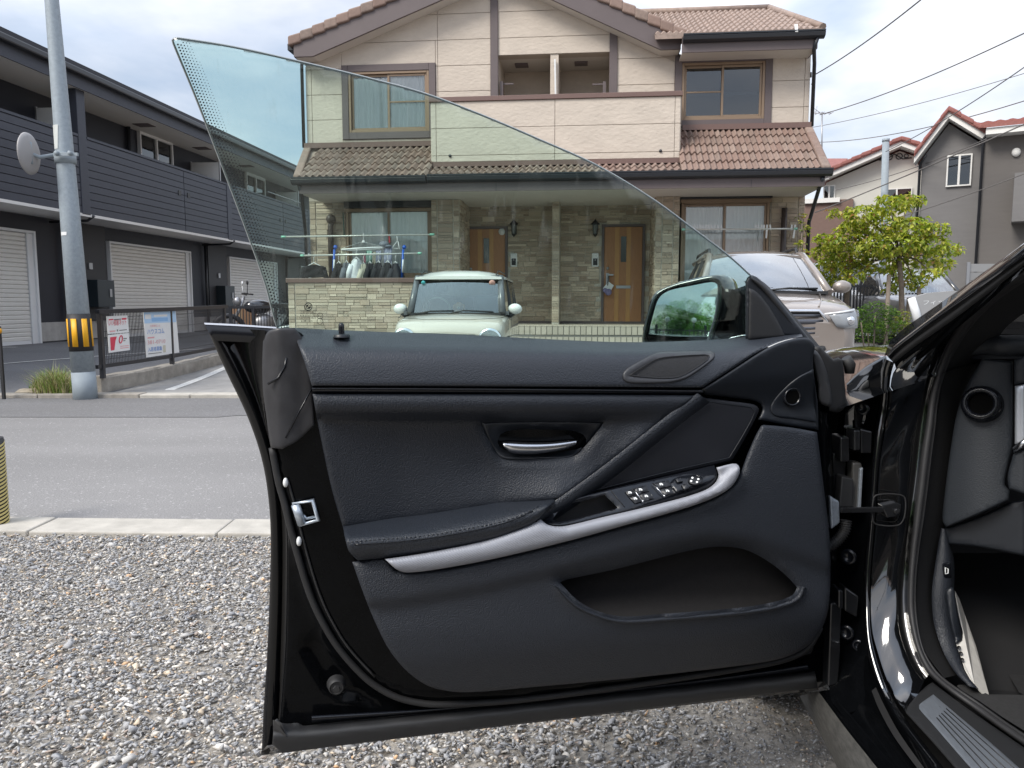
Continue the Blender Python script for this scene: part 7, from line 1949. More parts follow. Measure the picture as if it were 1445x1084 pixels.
# armrest
t_ar = lay(([(484, 741), (600, 725), (700, 708), (790, 698)], -.004), ([(484, 752), (600, 741), (700, 722), (790, 706)], .042), ([(484, 761), (600, 753), (700, 735), (770, 712)], .066), ([(484, 768), (600, 759), (700, 743), (770, 718)], .074), ([(484, 778), (600, 769), (700, 752), (770, 730)], .072), ([(484, 792), (600, 780), (700, 762), (770, 738)], .060))
k = MB(); patch(k, [(484, 743, 1), (540, 732), (600, 724.5), (700, 708), (760, 700), (786, 700), (778, 712), (758, 734), (738, 746), (700, 761), (650, 772), (600, 780), (545, 787), (505, 791, 1), (493, 779), (487, 760)], t_ar, Dp, 7, 5, .008, .04); sub('armrest', k, m_leath3)
k = MB(); pts = cr_open([(489, 765), (540, 761), (600, 756), (660, 746), (700, 738), (740, 725), (765, 711)], 3.2)
for i in range(0, len(pts) - 1, 2): k.tube([Dp(*pts[i], t_ar(*pts[i]) + .0006), Dp(*pts[i + 1], t_ar(*pts[i + 1]) + .0006)], .0007, 4)
sub('stitching', k, m_satin)
k = MB(); c = [(500, 768.5), (560, 764.5), (620, 757), (680, 746), (720, 735), (752, 721)]; k.tube([Dp(x, y, t_ar(x, y) + .0002) for x, y in [(q[0], q[1]) for q in cr_open(c, 8)]], .0010, 5); sub('armrest_seam', k, m_gloss)
# silver trim
up_s = [(543, 789), (600, 780), (680, 765), (740, 745), (765, 734), (778, 742), (800, 742), (900, 719), (975, 699), (1004, 687), (1013, 672), (1011, 659), (1035, 655), (1043, 659)]
SIL = [(543, 789, 1), (600, 780.5), (680, 764), (738, 745), (763, 733, 1), (772, 740), (785, 743), (800, 742), (850, 730), (900, 718.5), (950, 706), (978, 698), (1000, 689), (1011, 679), (1014, 670), (1011, 660, 1), (1028, 655.5), (1039, 654.5), (1044, 661), (1042, 672), (1031, 688), (1008, 702), (965, 718), (880, 742), (800, 764), (700, 788), (620, 803), (575, 808), (560, 804)]
ridge = [(543, 797), (620, 788), (700, 772), (764, 752), (800, 752), (900, 728), (980, 706), (1015, 690), (1030, 670), (1040, 662)]
t_si = lay(([(543, 786), (680, 762), (763, 731), (800, 740), (900, 717), (1004, 685), (1044, 652)], .062), (ridge, .074), ([(543, 801), (620, 794), (700, 779), (800, 757), (900, 733), (980, 712), (1020, 696), (1044, 672)], .074), ([(543, 812), (620, 804), (700, 789), (800, 765), (880, 743), (965, 719), (1031, 690), (1044, 680)], .066))
k = MB(); patch(k, SIL, t_si, Dp, 6, 4, .005, .03); sub('silver_trim', k, m_alum)
# switch panel with pull pocket
SWP = [(766, 734, 1), (790, 712), (800, 707), (860, 690.5), (930, 674.5), (1008, 656.5, 1), (1012, 670), (1009, 679), (998, 689), (975, 698), (900, 718), (850, 730), (800, 741.5), (785, 742), (772, 739)]
PKT = [(780, 733, 1), (786, 724), (800, 714), (830, 705), (853, 698.5, 1), (864, 709), (872, 717, 1), (840, 725.5), (800, 735), (788, 736)]
t_sw = lay(([(766, 730), (860, 688), (1012, 654)], .028), ([(766, 745), (860, 732), (1012, 672)], .058))
k = MB(); patch(k, SWP, t_sw, Dp, 6, 3, .003, .02, hole=PKT, holeskirt=.045); sub('switch_panel', k, m_gloss)
k = MB(); patch(k, PKT, lambda x, y: -.0 + .01 * (x - 780) / 90, Dp, 7, 0, 0, 0); sub('pull_pocket', k, m_black)
def zq(X, Y): return (870 + X / 8.03, 650 + Y / 8.03)
def button(nm, q, h=.006, m=m_gloss):
    k = MB(); o = [zq(*p) + (1,) for p in q]; patch(k, o, lambda x, y: t_sw(x, y) + h, Dp, 3, 1.2, .002, .01); return sub(nm, k, m)
m_btn = mat('switch_plastic', (.012, .013, .016), .38)
A1 = [(98, 352), (178, 326), (228, 388), (140, 408)]; A2 = [(143, 412), (232, 393), (285, 462), (212, 486)]
B1 = [(188, 318), (335, 278), (372, 345), (240, 382)]; B2 = [(244, 388), (376, 352), (428, 428), (308, 462)]
C1 = [(420, 255), (588, 222), (612, 290), (478, 322)]; C2 = [(482, 330), (616, 298), (664, 366), (556, 396)]
for q in (A1, A2, B1, B2, C1, C2): button('window_switch', q, .005, m_btn)
for q in ([(665, 208), (725, 196), (752, 232), (694, 246)], [(735, 276), (795, 262), (825, 312), (770, 328)]): button('mirror_switch', q, .011, m_btn)
button('mirror_pod', [(592, 268), (645, 208), (700, 185), (790, 168), (900, 160), (975, 192), (980, 240), (930, 275), (830, 318), (690, 368)], .0045, m_gloss)
k = MB(); pts = [zq(893 + 82 * math.cos(t), 225 + 52 * math.sin(t)) for t in [2 * math.pi * i / 24 for i in range(24)]]; patch(k, pts, lambda x, y: t_sw(x, y) + .010, Dp, 3, 2, .003, .01); sub('mirror_dial', k, m_btn)
m_icon = mat('icon_white', (.78, .8, .8), .6)
k = MB()
for X, Y in ((860, 195), (927, 210), (846, 231), (911, 243)):
    pts = [zq(X + 13 * math.cos(t), Y + 11 * math.sin(t)) for t in [2 * math.pi * i / 10 for i in range(10)]]; k.add([Dp(x, y, t_sw(x, y) + .0108) for x, y in pts], [tuple(reversed(range(10)))])
for X, Y in ((150, 362), (212, 430), (270, 328), (336, 402), (505, 268), (576, 343)):
    for q in ([(-26, -14), (8, -18), (30, 2), (28, 14), (12, 14), (-2, -6), (-20, -3)], [(-24, 0), (-8, -2), (2, 14), (-14, 16)]):
        pts = [zq(X + a * .8, Y + b * .8) for a, b in q]; k.add([Dp(x, y, t_sw(x, y) + .0056) for x, y in pts], [tuple(reversed(range(len(q))))])
sub('switch_icon', k, m_icon)
for a, c in (((182, 318), (298, 460)), ((406, 257), (541, 400))):
    k = MB(); p, q = zq(*a), zq(*c); k.tube([Dp(*p, t_sw(*p) + .006), Dp(*q, t_sw(*q) + .007)], .0011, 6); k.ball(Dp(*q, t_sw(*q) + .007), .0022, 8, 6); sub('switch_divider', k, m_brush)
k = MB(); p, q = (862, 692), (882, 716); k.tube([Dp(*p, t_sw(*p) + .0005), Dp(*q, t_sw(*q) + .0005)], .0007, 4); sub('panel_seam', k, m_black)
# lower trim with map pocket
PK = [(790, 822, 1), (800, 818), (870, 803), (960, 780), (1000, 772.5), (1030, 772), (1055, 777), (1085, 793), (1110, 813), (1125, 829, 1), (1118, 840), (1090, 850), (1040, 858), (940, 866), (880, 870), (845, 863), (815, 847)]
PKn = np.array(PK and [(p[0], p[1]) for p in PK], float)
_low = lay(([(495, 791), (620, 800), (800, 760), (960, 715), (1040, 668), (1075, 598), (1180, 606)], .044), ([(495, 815), (620, 812), (800, 775), (960, 735), (1050, 690), (1180, 660)], .052), ([(495, 850), (560, 845), (680, 825), (790, 798), (900, 768), (1000, 750), (1070, 756), (1180, 800)], .056),
           ([(495, 862), (560, 858), (680, 838), (790, 812), (900, 785), (1000, 768), (1070, 778), (1180, 815)], .047), ([(495, 900), (680, 895), (900, 885), (1180, 850)], .052), ([(495, 930), (620, 922), (800, 906), (1000, 888), (1180, 865)], .050), ([(495, 990), (640, 985), (900, 960), (1180, 915)], .016))
def t_low(x, y):
    t = _low(x, y); d = segdist(PKn, x, y)
    if d < 16: 
        w = 1 - d / 16; low = max(0, min(1, (y - np.interp(x, [790, 1125], [822, 829])) / 12))
        t += (.010 * low - .004 * (1 - low)) * w * w * (3 - 2 * w)
    return t
LOW = [(497, 793, 1), (545, 789), (560, 806), (620, 803.5), (700, 788.5), (800, 764.5), (880, 742.5), (965, 718.5), (1008, 702.5), (1031, 688.5), (1043, 672), (1056, 638), (1074, 601), (1082, 600), (1120, 604), (1153, 610, 1), (1158, 650), (1164, 700), (1170, 750), (1172, 800), (1170, 850), (1163, 880), (1150, 902), (1130, 918), (1100, 930), (1040, 940), (900, 956), (760, 969), (660, 977), (625, 974), (600, 966), (572, 945), (548, 915), (528, 875), (512, 835)]
k = MB(); patch(k, LOW, t_low, Dp, 8.5, 6, .007, .04, hole=PK, holeskirt=.05); sub('lower_trim', k, m_plas)
k = MB(); patch(k, [(p[0], p[1]) + tuple(p[2:]) for p in PK], lambda x, y: -.012 + .045 * max(0, (y - 835) / 35) ** 2, Dp, 9, 0, 0, 0); sub('map_pocket', k, m_fab)
li_ = [(792, 831), (815, 848.5), (845, 863.5), (880, 870.5), (940, 866.5), (1040, 858.5), (1090, 850.5), (1118, 840.5), (1127, 829)]; lo2 = [(784, 828), (808, 854), (841, 871), (880, 880), (940, 877), (1043, 868), (1096, 860), (1129, 847), (1137, 829)]
k = MB(); rails(k, [DR(li_, .036), DR(mixp0(li_, lo2, .45), .056), DR(mixp0(li_, lo2, .75), .0605), DR(lo2, .0560), DR(mixp0(li_, lo2, 1.1), .048)], 60); sub('pocket_lip', k, m_plas)
# speaker grille on the shoulder
GO = [(880, 527, 1), (886, 520), (918, 502), (932, 497), (960, 496), (1000, 496), (1008, 499), (1007, 506), (975, 530), (958, 537), (940, 540), (888, 540), (880, 535)]
GI_ = [(888, 530, 1), (905, 519), (926, 507), (945, 503.5), (995, 500.5), (1001, 502, 1), (998, 508), (965, 529), (950, 533), (930, 533.5)]
k = MB(); patch(k, GO, lambda x, y: t_sh(x, y) + .0042, Dp, 4, 2, .002, .012, hole=GI_, holeskirt=.006); sub('speaker_bezel', k, mat('bezel_plastic', (.042, .044, .05), .45))
m_mesh = mat('speaker_mesh', (.020, .021, .024), .8, bump=1., bs=900, bd=.0015, var=.3, vs=300)
k = MB(); patch(k, GI_, lambda x, y: t_sh(x, y) + .0018, Dp, 5, 0, 0, 0); sub('speaker_grille', k, m_mesh)
for q_ in (GO, GI_):
    k = MB(); k.tube([Dp(x, y, t_sh(x, y) + (.0005 if q_ is GO else .0042)) for x, y in outline(q_, 5)], .0010, 5, closed=True); sub('speaker_gap', k, m_black)
# lock pin
c = Dp(482, 473, -.018); k = MB(); k.lathe([(.0145, -.004), (.014, .001), (.007, .0025), (.0062, .001)], 24, c, (0, 0, 1)); sub('pin_collar', k, m_satin)
k = MB(); k.lathe([(.0048, -.004), (.0050, .014), (.0046, .0185), (.003, .0205), (0, .021)], 20, c, (0, 0, 1)); sub('lock_pin', k, m_gloss)
# mirror triangle and weather pieces
k = MB(); patch(k, [(1052, 398, 1), (1055, 391), (1060, 388, 1), (1068, 391), (1080, 402), (1104, 430), (1132, 465), (1152, 490), (1170, 512, 1), (1150, 512), (1128, 480), (1100, 474), (1052, 480, 1)], lambda x, y: -.034 + .00012 * (x - 1052), Dp, 6, 4, .006, .03); sub('mirror_triangle', k, m_satin)
k = MB(); patch(k, [(1057, 407, 1), (1064, 409), (1076, 420), (1092, 443), (1109, 476, 1), (1056, 480, 1)], lambda x, y: -.024, Dp, 6, 4, .004, .012); sub('sail_cover', k, m_mat)
k = MB(); rails(k, [DR([(1060, 388), (1082, 402), (1106, 429), (1136, 464), (1176, 512)], -.045), DR([(1059, 390), (1079, 404), (1103, 432), (1132, 467), (1170, 513)], -.030), DR([(1060, 393), (1076, 407), (1099, 435), (1127, 470), (1160, 513)], -.026), DR([(1061, 397), (1074, 410), (1096, 438), (1122, 472), (1150, 510)], -.040)], 30); sub('triangle_seal', k, m_rub)
k = MB(); patch(k, [(1149, 490, 1), (1156, 488), (1166, 498), (1176, 507, 1), (1183, 504.5), (1189, 508, 1), (1192, 540), (1193.5, 568), (1191, 577), (1183, 582), (1170, 580, 1), (1160, 540)], lambda x, y: -.012 - .0006 * max(0, x - 1170), Dp, 6, 4, .006, .04); sub('corner_seal', k, m_rub)
k = MB(); patch(k, [(1146, 499), (1150, 494), (1156, 500), (1163, 514), (1171, 543), (1174, 566), (1170, 574), (1156, 567), (1154, 543), (1149, 520)], lambda x, y: .0, Dp, 5, 5, .008, .02); sub('corner_lip', k, mat('lip_rubber', (.034, .034, .036), .55))
k = MB(); k.tube([Dp(1194, 505, -.05), Dp(1199, 515, -.05), Dp(1199, 527, -.05)], [.010, .012, .009], 10); sub('rubber_buffer', k, m_rub)
# ---- window glass
m_gl = glassmat('door_glass', (.862, .96, .928), .7, dust=.10, base=.01)
GL = [(243, 58), (246, 54), (252, 53.5), (330, 66), (420, 86), (520, 110), (600, 132), (680, 162), (760, 196), (840, 232), (920, 280), (980, 324), (1030, 362), (1062, 391, 1), (1064, 482, 1), (860, 490), (640, 480), (400, 470, 1), (391, 462), (374, 400), (345, 318), (310, 225), (276, 137)]
def t_gl(x, y): v = max(0, (470 - y) / 415); return -.055 + .13 * v ** 1.15
k = MB(); patch(k, GL, t_gl, Dp, 16, 0, 0, 0); gl = sub('window_glass', k, m_gl, solid=.004)
edge = [(400, 470), (391, 462), (374, 400), (345, 318), (310, 225), (276, 137), (245, 62), (243.5, 57), (246, 54.3), (252, 54), (330, 66.5), (420, 86.5), (520, 110.5), (600, 132.5), (680, 162.5), (760, 196.5), (840, 232.5), (920, 280.5), (980, 324.5), (1030, 362.5), (1062, 391.5)]
pts = cr_open(edge, 9); k = MB(); k.tube([Dp(q[0], q[1], t_gl(*q)) for q in pts[:]], .0018, 6); sub('glass_edge', k, mat('ground_glass_edge', (.30, .33, .34), .35))
# printed dots fading along the rear edge
ed = [np.array(q) for q in cr_open([(246, 60), (276, 137), (310, 225), (345, 318), (374, 400), (389, 455)], 4.6)]
k = MB(); rows_n = 9
for i in range(1, len(ed) - 1):
    tg = ed[i + 1] - ed[i - 1]; tg = tg / np.linalg.norm(tg); nn = np.array([-tg[1], tg[0]])
    if nn[0] < 0: nn = -nn
    frac = i / len(ed); nrow = int(np.interp(frac, [0, .08, .4, .75, 1], [5, 6, 6.2, 6, 5]))
    for j in range(nrow):
        off = 3.6 + j * 4.0; c = ed[i] + nn * off + tg * (2.3 if j % 2 else 0)
        r_ = np.interp(j / max(1, nrow - 1), [0, 1], [1.5, .65])
        if c[1] > 462: continue
        vs = [Dp(c[0] + r_ * math.cos(a), c[1] + r_ * math.sin(a), t_gl(*c) + .0026) for a in [2 * math.pi * q / 6 for q in range(6)]]
        k.add(vs, [(5, 4, 3, 2, 1, 0)])
m_frit = mat('ceramic_print', (.008, .010, .012), .6)
o = sub('dot_print', k, m_frit); o['kind'] = 'stuff'
# etched maker's marks
k = MB()
def gtube(c, r, w=.9): k.tube([Dp(c[0] + r * math.cos(a), c[1] + r * math.sin(a), t_gl(*c) + .0028) for a in [2 * math.pi * q / 20 for q in range(20)]], w * .0006, 4, closed=True)
gtube((435, 433), 5.2, 1.5); gtube((435, 433), 3.0, .9)
for a0 in (0, math.pi):
    pts = [(435, 433)] + [(435 + 3 * math.cos(a0 + q * math.pi / 8), 433 + 3 * math.sin(a0 + q * math.pi / 8)) for q in range(5)]
    k.add([Dp(x, y, t_gl(x, y) + .0027) for x, y in pts], [tuple(reversed(range(len(pts))))])
gtube((451.5, 446), 4.2); gtube((451.5, 453.5), 4.2)
ux_ = de; 
def gtxt(s, x0, x1, y, h): a = Dp(x0, y, t_gl(x0, y) + .0028); text_mesh(k, s, a, ux_, (0, 0, 1), h / FPX * 1.5, width=(Dp(x1, y, t_gl(x0, y) + .0028) - a).length)
gtxt('TEMPERED · 43R', 423, 447, 440, 3); gtxt('DOT 27 · M2H2', 424, 446, 443.4, 3); gtxt('AS2 00572 · E1', 423, 446, 446.8, 3); gtxt('LAMISAFE 0013', 423, 446, 450, 3); gtxt('48 12 5', 428, 441, 454, 3); gtxt('E2', 449, 454, 447.6, 4)
sub('glass_marking', k, m_frit)
# ---- outside mirror
mo_ = Pd(962, 437, 1.70); mview = (mo_ - CAM).normalized(); mtarget = Vector((-.50, -.86, .09)).normalized(); mnorm = (mtarget - mview).normalized()
RIM = [(906, 500, 1), (906, 478), (909, 459), (918, 424), (926, 412), (956, 399.5), (985, 392), (1006, 388), (1017, 389), (1024, 402), (1023, 425), (1016, 455), (1008, 480), (1003, 500, 1)]
GLS = [(913.5, 500, 1), (913.5, 476), (920, 448), (929, 421), (942, 410.5), (975, 403), (1006, 397), (1011.5, 399.5), (1012.5, 412), (1008, 445), (998, 478), (993, 500, 1)]
def Mp(x, y, t): return PP(x, y, mo_ + mnorm * t, mnorm)
k = MB(); ro = outline(RIM, 5); n = len(ro); gi = outline(GLS, 5)
def rs(poly, n):
    P = np.array(poly + [poly[0]], float); s = np.concatenate([[0], np.cumsum(np.linalg.norm(np.diff(P, axis=0), axis=1))]); u = np.linspace(0, s[-1], n, endpoint=False); return [(np.interp(q, s, P[:, 0]), np.interp(q, s, P[:, 1])) for q in u]
ro, gi = rs(ro, 70), rs(gi, 70); cen = np.array((975, 450.))
L0 = [Mp(x, y, .002) for x, y in gi]; L1 = [Mp(*(np.array(a) * .35 + np.array(b) * .65), .008) for a, b in zip(gi, ro)]; L2 = [Mp(x, y, .0) for x, y in ro]
rt = (mnorm.cross(Vector((0, 0, 1)))).normalized()
if rt.dot(Vector((1, 0, 0))) < 0: rt = -rt
def back_loop(dep, shx, sc): 
    c = sum(L2, Vector()) / len(L2); return [c + (p - c) * sc - mnorm * dep + Vector((shx, 0, 0)) for p in L2]
loops = [L0, L1, L2, back_loop(.014, .012, 1.01), back_loop(.06, .022, .99), back_loop(.10, .028, .86), back_loop(.125, .03, .55)]
k.grid([[Vector(q) for q in lp_] for lp_ in loops], True, True); k.add(loops[-1], [tuple(range(len(loops[-1])))]); sub('mirror_housing', k, m_paint, fix=True)
# mirror glass, slightly convex
cg = np.array((962, 445.)); k = MB(); patch(k, GLS, lambda x, y: .001 - ((x - cg[0]) ** 2 + (y - cg[1]) ** 2) * (1.70 / FPX) ** 2 / (2 * 1.3), Mp, 6, 0, 0, 0); sub('mirror_glass', k, mat('mirror_silver', (.85, .86, .87), .03, metal=1))
k = MB(); q0 = Pd(1046, 455, 1.62); k.prism([Pd(1022, 418, 1.72), Pd(1068, 402, 1.60), Pd(1068, 482, 1.60), Pd(1015, 482, 1.72)], -dn * .05); sub('mirror_foot', k, m_paint, bevel=.01)
k = MB(); k.tube([Pd(1024, 480, 1.60), Pd(1035, 476.5, 1.59), Pd(1048, 474, 1.57), Pd(1055, 473, 1.55)], .0016, 6); sub('belt_trim', k, m_brush)

# ---- body: jamb, pillar, seals
_dy = np.arange(300, 1200, 2.); _dt = np.interp(_dy, [340, 380, 430, 500, 560, 800, 860, 985, 1010, 1045, 1084], [1.2, 1.24, 1.37, 1.56, 1.60, 1.60, 1.586, 1.492, 1.44, 1.355, 1.275])
_kr = np.exp(-np.linspace(-2, 2, 25) ** 2); _dt = np.convolve(np.pad(_dt, 12, mode='edge'), _kr / _kr.sum(), 'valid')
def dj(y): return float(np.interp(y, _dy, _dt))
def JR(pts, dd=0.): return [Pd(x, y, dj(y) + dd) for x, y in pts]
JA = [(1248, 506), (1243, 525), (1241, 568), (1234, 613), (1230, 655), (1226, 729), (1220, 800), (1219, 850), (1222, 910), (1232, 955), (1248, 995), (1275, 1035), (1310, 1084)]
JB = [(1262, 512), (1257, 530), (1253, 575), (1247, 613), (1241, 660), (1236, 729), (1230, 800), (1228, 850), (1230, 895), (1240, 935), (1260, 984), (1288, 1028), (1332, 1084)]
JC = [(1375, 433), (1345, 462), (1318, 500), (1304, 550), (1294, 600), (1284, 674), (1278, 748), (1269, 800), (1266, 840), (1268, 885), (1277, 918), (1290, 946), (1304, 962)]
SL = [(1452, 372), (1404, 404), (1377, 431), (1353, 457), (1333, 493), (1320, 526), (1311, 559), (1306, 600), (1300, 637), (1295, 680), (1289, 729), (1284, 780), (1281, 824), (1281, 865), (1290, 908), (1304, 944), (1318, 960), (1342, 980), (1371, 1000), (1410, 1028), (1450, 1056)]
SR = [(1452, 394), (1413, 420), (1384, 446), (1364, 471), (1344, 504), (1331, 537), (1324, 570), (1321, 600), (1316, 640), (1310, 690), (1304, 735), (1297, 780), (1293, 824), (1294, 868), (1303, 915), (1318, 942), (1332, 957), (1356, 974), (1383, 992), (1418, 1017), (1450, 1038)]
k = MB()
rails(k, [JR(JA, .02), JR([((a[0] + b[0]) / 2, (a[1] + b[1]) / 2) for a, b in zip(JA, JB)], -.006), JR(JB, .008)], 60)
JBs = JB[:11]
JBx = [(1270, 512), (1259, 530), (1254, 575), (1248, 613), (1241, 660), (1237, 729), (1231, 800), (1229, 850), (1231, 890), (1238, 918), (1250, 955), (1264, 985), (1282, 1010)]
JM = [((a[0] + b[0]) / 2, (a[1] + b[1]) / 2) for a, b in zip(JBx, JC)]
rails(k, [JR(JBx, .004), JR([(p[0] * .93 + q[0] * .07, p[1] * .93 + q[1] * .07) for p, q in zip(JBx, JC)], .003), JR(JM, -.0055), JR([(p[0] * .07 + q[0] * .93, p[1] * .07 + q[1] * .93) for p, q in zip(JBx, JC)], -.0135), JR(JC, -.0135)], 60)
SLs = [(1395, 412), (1377, 431), (1353, 457), (1333, 493), (1320, 526), (1311, 559), (1304, 615), (1293, 700), (1284, 780), (1281, 830), (1282, 870), (1291, 912), (1310, 952)]
rails(k, [JR(JC, -.0135), JR([((a[0] + b[0]) / 2, (a[1] + b[1]) / 2) for a, b in zip(JC, SLs)], .03), JR(SLs, .01)], 60)
k.build('door_jamb', m_paint, car, world=True)
k = MB(); SM = [((a[0] + b[0]) / 2, (a[1] + b[1]) / 2) for a, b in zip(SL, SR)]; mixp = lambda A_, B_, f: [(a[0] + (b[0] - a[0]) * f, a[1] + (b[1] - a[1]) * f) for a, b in zip(A_, B_)]
rails(k, [JR(SL, .014), JR(mixp(SL, SR, .12), -.004), JR(mixp(SL, SR, .4), -.014), JR(mixp(SL, SR, .72), -.008), JR(mixp(SL, SR, .8), .0), JR(mixp(SL, SR, .9), -.003), JR(SR, .014)], 90); k.build('opening_seal', mat('body_seal_rubber', (.028, .028, .030), .6, var=.15, vs=25), car, world=True)
# hinge pillar recess behind the door edge
HN = [(1210, 536), (1196, 545), (1182, 600), (1168, 700), (1164, 800), (1166, 900), (1172, 985), (1190, 1010)]
HNb = [(1225, 520), (1212, 540), (1204, 600), (1196, 700), (1192, 800), (1194, 900), (1200, 960), (1215, 1000)]
HM = [(1246, 507), (1240, 568), (1233, 613), (1226, 729), (1219, 800), (1219, 850), (1222, 910), (1236, 965)]
k = MB(); rails(k, [JR(HN, .10), JR(HNb, .085), JR(HM, .03)], 40); k.build('hinge_pillar', m_paint2, car, world=True)
k = MB(); rails(k, [[Pd(1194, 541, 1.70), Pd(1210, 526, 1.68), Pd(1228, 513, 1.66), Pd(1250, 501.5, 1.63)], [Pd(1195, 545, 1.67), Pd(1212, 529, 1.655), Pd(1230, 516, 1.64), Pd(1251, 505, 1.615)], [Pd(1193, 585, 1.675), Pd(1214, 572, 1.66), Pd(1234, 560, 1.645), Pd(1252, 550, 1.62)], [Pd(1186, 640, 1.69), Pd(1210, 635, 1.67), Pd(1232, 630, 1.65), Pd(1250, 620, 1.63)]], 16); k.build('fender_edge', m_paint, car, world=True)
k = MB(); patch(k, [(1207, 620, 1), (1205, 580), (1212, 548), (1224, 535), (1236, 525), (1243, 519), (1243, 530), (1236, 548, 1), (1220, 550), (1222, 570), (1214, 600), (1212, 618, 1)], lambda x, y: 0., lambda x, y, t: Pd(x, y, 1.645 - t), 5, 3, .006, .02); k.build('fender_liner', m_mat, car, world=True)
def boltc(x, y, d, r, m=m_gloss):
    k = MB(); ax_ = Vector((-.55, -.8, .1)).normalized(); k.lathe([(r, -.008), (r, .0)], 20, Pd(x, y, d), ax_); k.lathe([(r, .0), (r * .93, .0018), (r * .68, .002)], 20, Pd(x, y, d), ax_); k.lathe([(r * .68, .002), (r * .6, -.001), (0, -.001)], 20, Pd(x, y, d), ax_); k.build('plug', m, car, world=True)
boltc(1217, 577, 1.60, .0135); boltc(1197, 786, 1.63, .0165); boltc(1194, 893, 1.62, .016); boltc(1211, 911, 1.60, .0125)
def pbox(nm, pts, d, dep, m, bev=.003, par=None):
    k = MB(); k.prism([Pd(x, y, d) for x, y in pts], Vector((0, dep, 0))); return k.build(nm, m, par or car, world=True, bevel=bev)
m_hin = mat('painted_hinge', (.010, .0105, .012), .3, coat=.4)
pbox('hinge', [(1205, 607), (1214, 607), (1214, 636), (1205, 636)], 1.585, .04, m_hin); pbox('hinge', [(1186, 617), (1199, 617), (1199, 652), (1186, 652)], 1.60, .05, m_hin)
pbox('hinge_plate', [(1214, 605), (1231, 609), (1230, 640), (1215, 640)], 1.605, .03, m_hin); pbox('hinge_arm', [(1176, 640), (1196, 632), (1192, 690), (1172, 700)], 1.63, .03, m_hin)
pbox('hinge', [(1183, 832), (1190, 834), (1190, 860), (1183, 858)], 1.585, .04, m_hin); pbox('hinge_plate', [(1192, 828), (1212, 842), (1210, 872), (1192, 862)], 1.60, .03, m_hin); pbox('hinge_arm', [(1172, 852), (1188, 848), (1186, 920), (1183, 965), (1168, 970)], 1.60, .03, m_hin)
pbox('cable_duct', [(1188, 672), (1205, 676), (1204, 716), (1184, 716)], 1.60, .03, m_mat); pbox('connector_block', [(1203, 653), (1216, 653), (1219, 668), (1213, 725), (1203, 722)], 1.615, .03, mat('grey_connector', (.06, .058, .055), .45), .004)
pbox('connector_clip', [(1214, 662), (1218, 660), (1215, 718), (1211, 718)], 1.608, .01, m_steelb, .001)
pbox('harness_bracket', [(1171, 699), (1178, 704), (1185, 708), (1186, 738), (1181, 742), (1173, 748)], 1.575, .02, m_steelb, .004)
k = MB(); k.bar(Pd(1186, 720, 1.56), Pd(1254, 719, 1.57), .007, .011); k.build('check_strap', m_hin, car, world=True, bevel=.002)
k = MB(); k.prism([Pd(1244, 714, 1.565), Pd(1262, 710, 1.565), Pd(1272, 712, 1.565), Pd(1271, 728, 1.565), Pd(1252, 731, 1.565)], Vector((0, .02, 0))); k.lathe([(.007, 0), (.006, .006), (0, .006)], 6, Pd(1265, 721, 1.563), (-.3, -1, 0), False); k.build('strap_bracket', m_hin, car, world=True, bevel=.002)
ob = outline([(1233, 702), (1240, 698), (1268, 698), (1277, 703), (1276, 730), (1268, 741), (1240, 741), (1232, 736)], 4)
k = MB(); k.tube([Pd(q[0], q[1], 1.572) for q in ob], .0016, 5, closed=True); k.build('strap_gasket', m_rub, car, world=True)
k = MB(); pts = [np.array(q) for q in cr_open([(1194, 734), (1192, 748), (1184, 760), (1172, 770), (1160, 774)], 1.1)]
k.tube([Pd(q[0], q[1], 1.585) for q in pts], [.0105 + .0022 * math.sin(i * 2.1) for i in range(len(pts))], 14); k.build('wiring_boot', m_rub, car, world=True)
# sill
def ZR(pts, z): return [PZ(x, y, z) for x, y in pts]
k = MB(); rails(k, [ZR([(1128, 982), (1153, 1028), (1182, 1084), (1225, 1165)], .20), ZR([(1138, 980), (1163, 1026), (1192, 1084), (1238, 1165)], .255), ZR([(1147, 977), (1180, 1029), (1214, 1084), (1266, 1165)], .285), ZR([(1155, 976), (1195, 1030), (1238, 1084), (1300, 1165)], .30)], 30); k.build('side_skirt', mat('dusty_skirt_plastic', (.05, .049, .046), .75, var=.6, vs=60, stretch=(3, .6, 3)), car, world=True)
k = MB(); rails(k, [ZR([(1155, 976), (1195, 1030), (1238, 1084), (1300, 1165)], .30), ZR([(1160, 975), (1202, 1028), (1246, 1084), (1310, 1165)], .292), ZR([(1167, 974), (1208, 1024), (1254, 1080), (1322, 1165)], .312), ZR([(1172, 973), (1214, 1022), (1262, 1080), (1330, 1165)], .300),
   ZR([(1196, 968), (1232, 1012), (1284, 1078), (1350, 1160)], .318), ZR([(1206, 962), (1240, 1006), (1292, 1076), (1355, 1155)], .335), [Pd(1222, 925, 1.57), Pd(1236, 962, 1.50), Pd(1252, 998, 1.43), Pd(1280, 1038, 1.35), Pd(1330, 1105, 1.25)]], 40); k.build('sill', m_paint2, car, world=True)
k = MB(); rails(k, [[Pd(1230, 975, 1.50), Pd(1240, 1000, 1.45), Pd(1262, 1040, 1.37), Pd(1295, 1085, 1.30)], [Pd(1236, 970, 1.495), Pd(1248, 996, 1.44), Pd(1270, 1036, 1.36), Pd(1304, 1084, 1.29)]], 20); k.build('sill_seal', m_rub, car, world=True)
SZ = .372
def Sp(x, y, t): return PZ(x, y, SZ + t)
k = MB(); patch(k, [(1278, 1006, 1), (1281, 997), (1290, 986), (1306, 969), (1316, 963, 1), (1342, 983), (1371, 1004), (1410, 1031), (1452, 1060, 1), (1452, 1200, 1), (1440, 1190), (1372, 1112), (1320, 1052)], lambda x, y: .004, Sp, 8, 4, .004, .03); k.build('scuff_surround', m_mat, car, world=True)
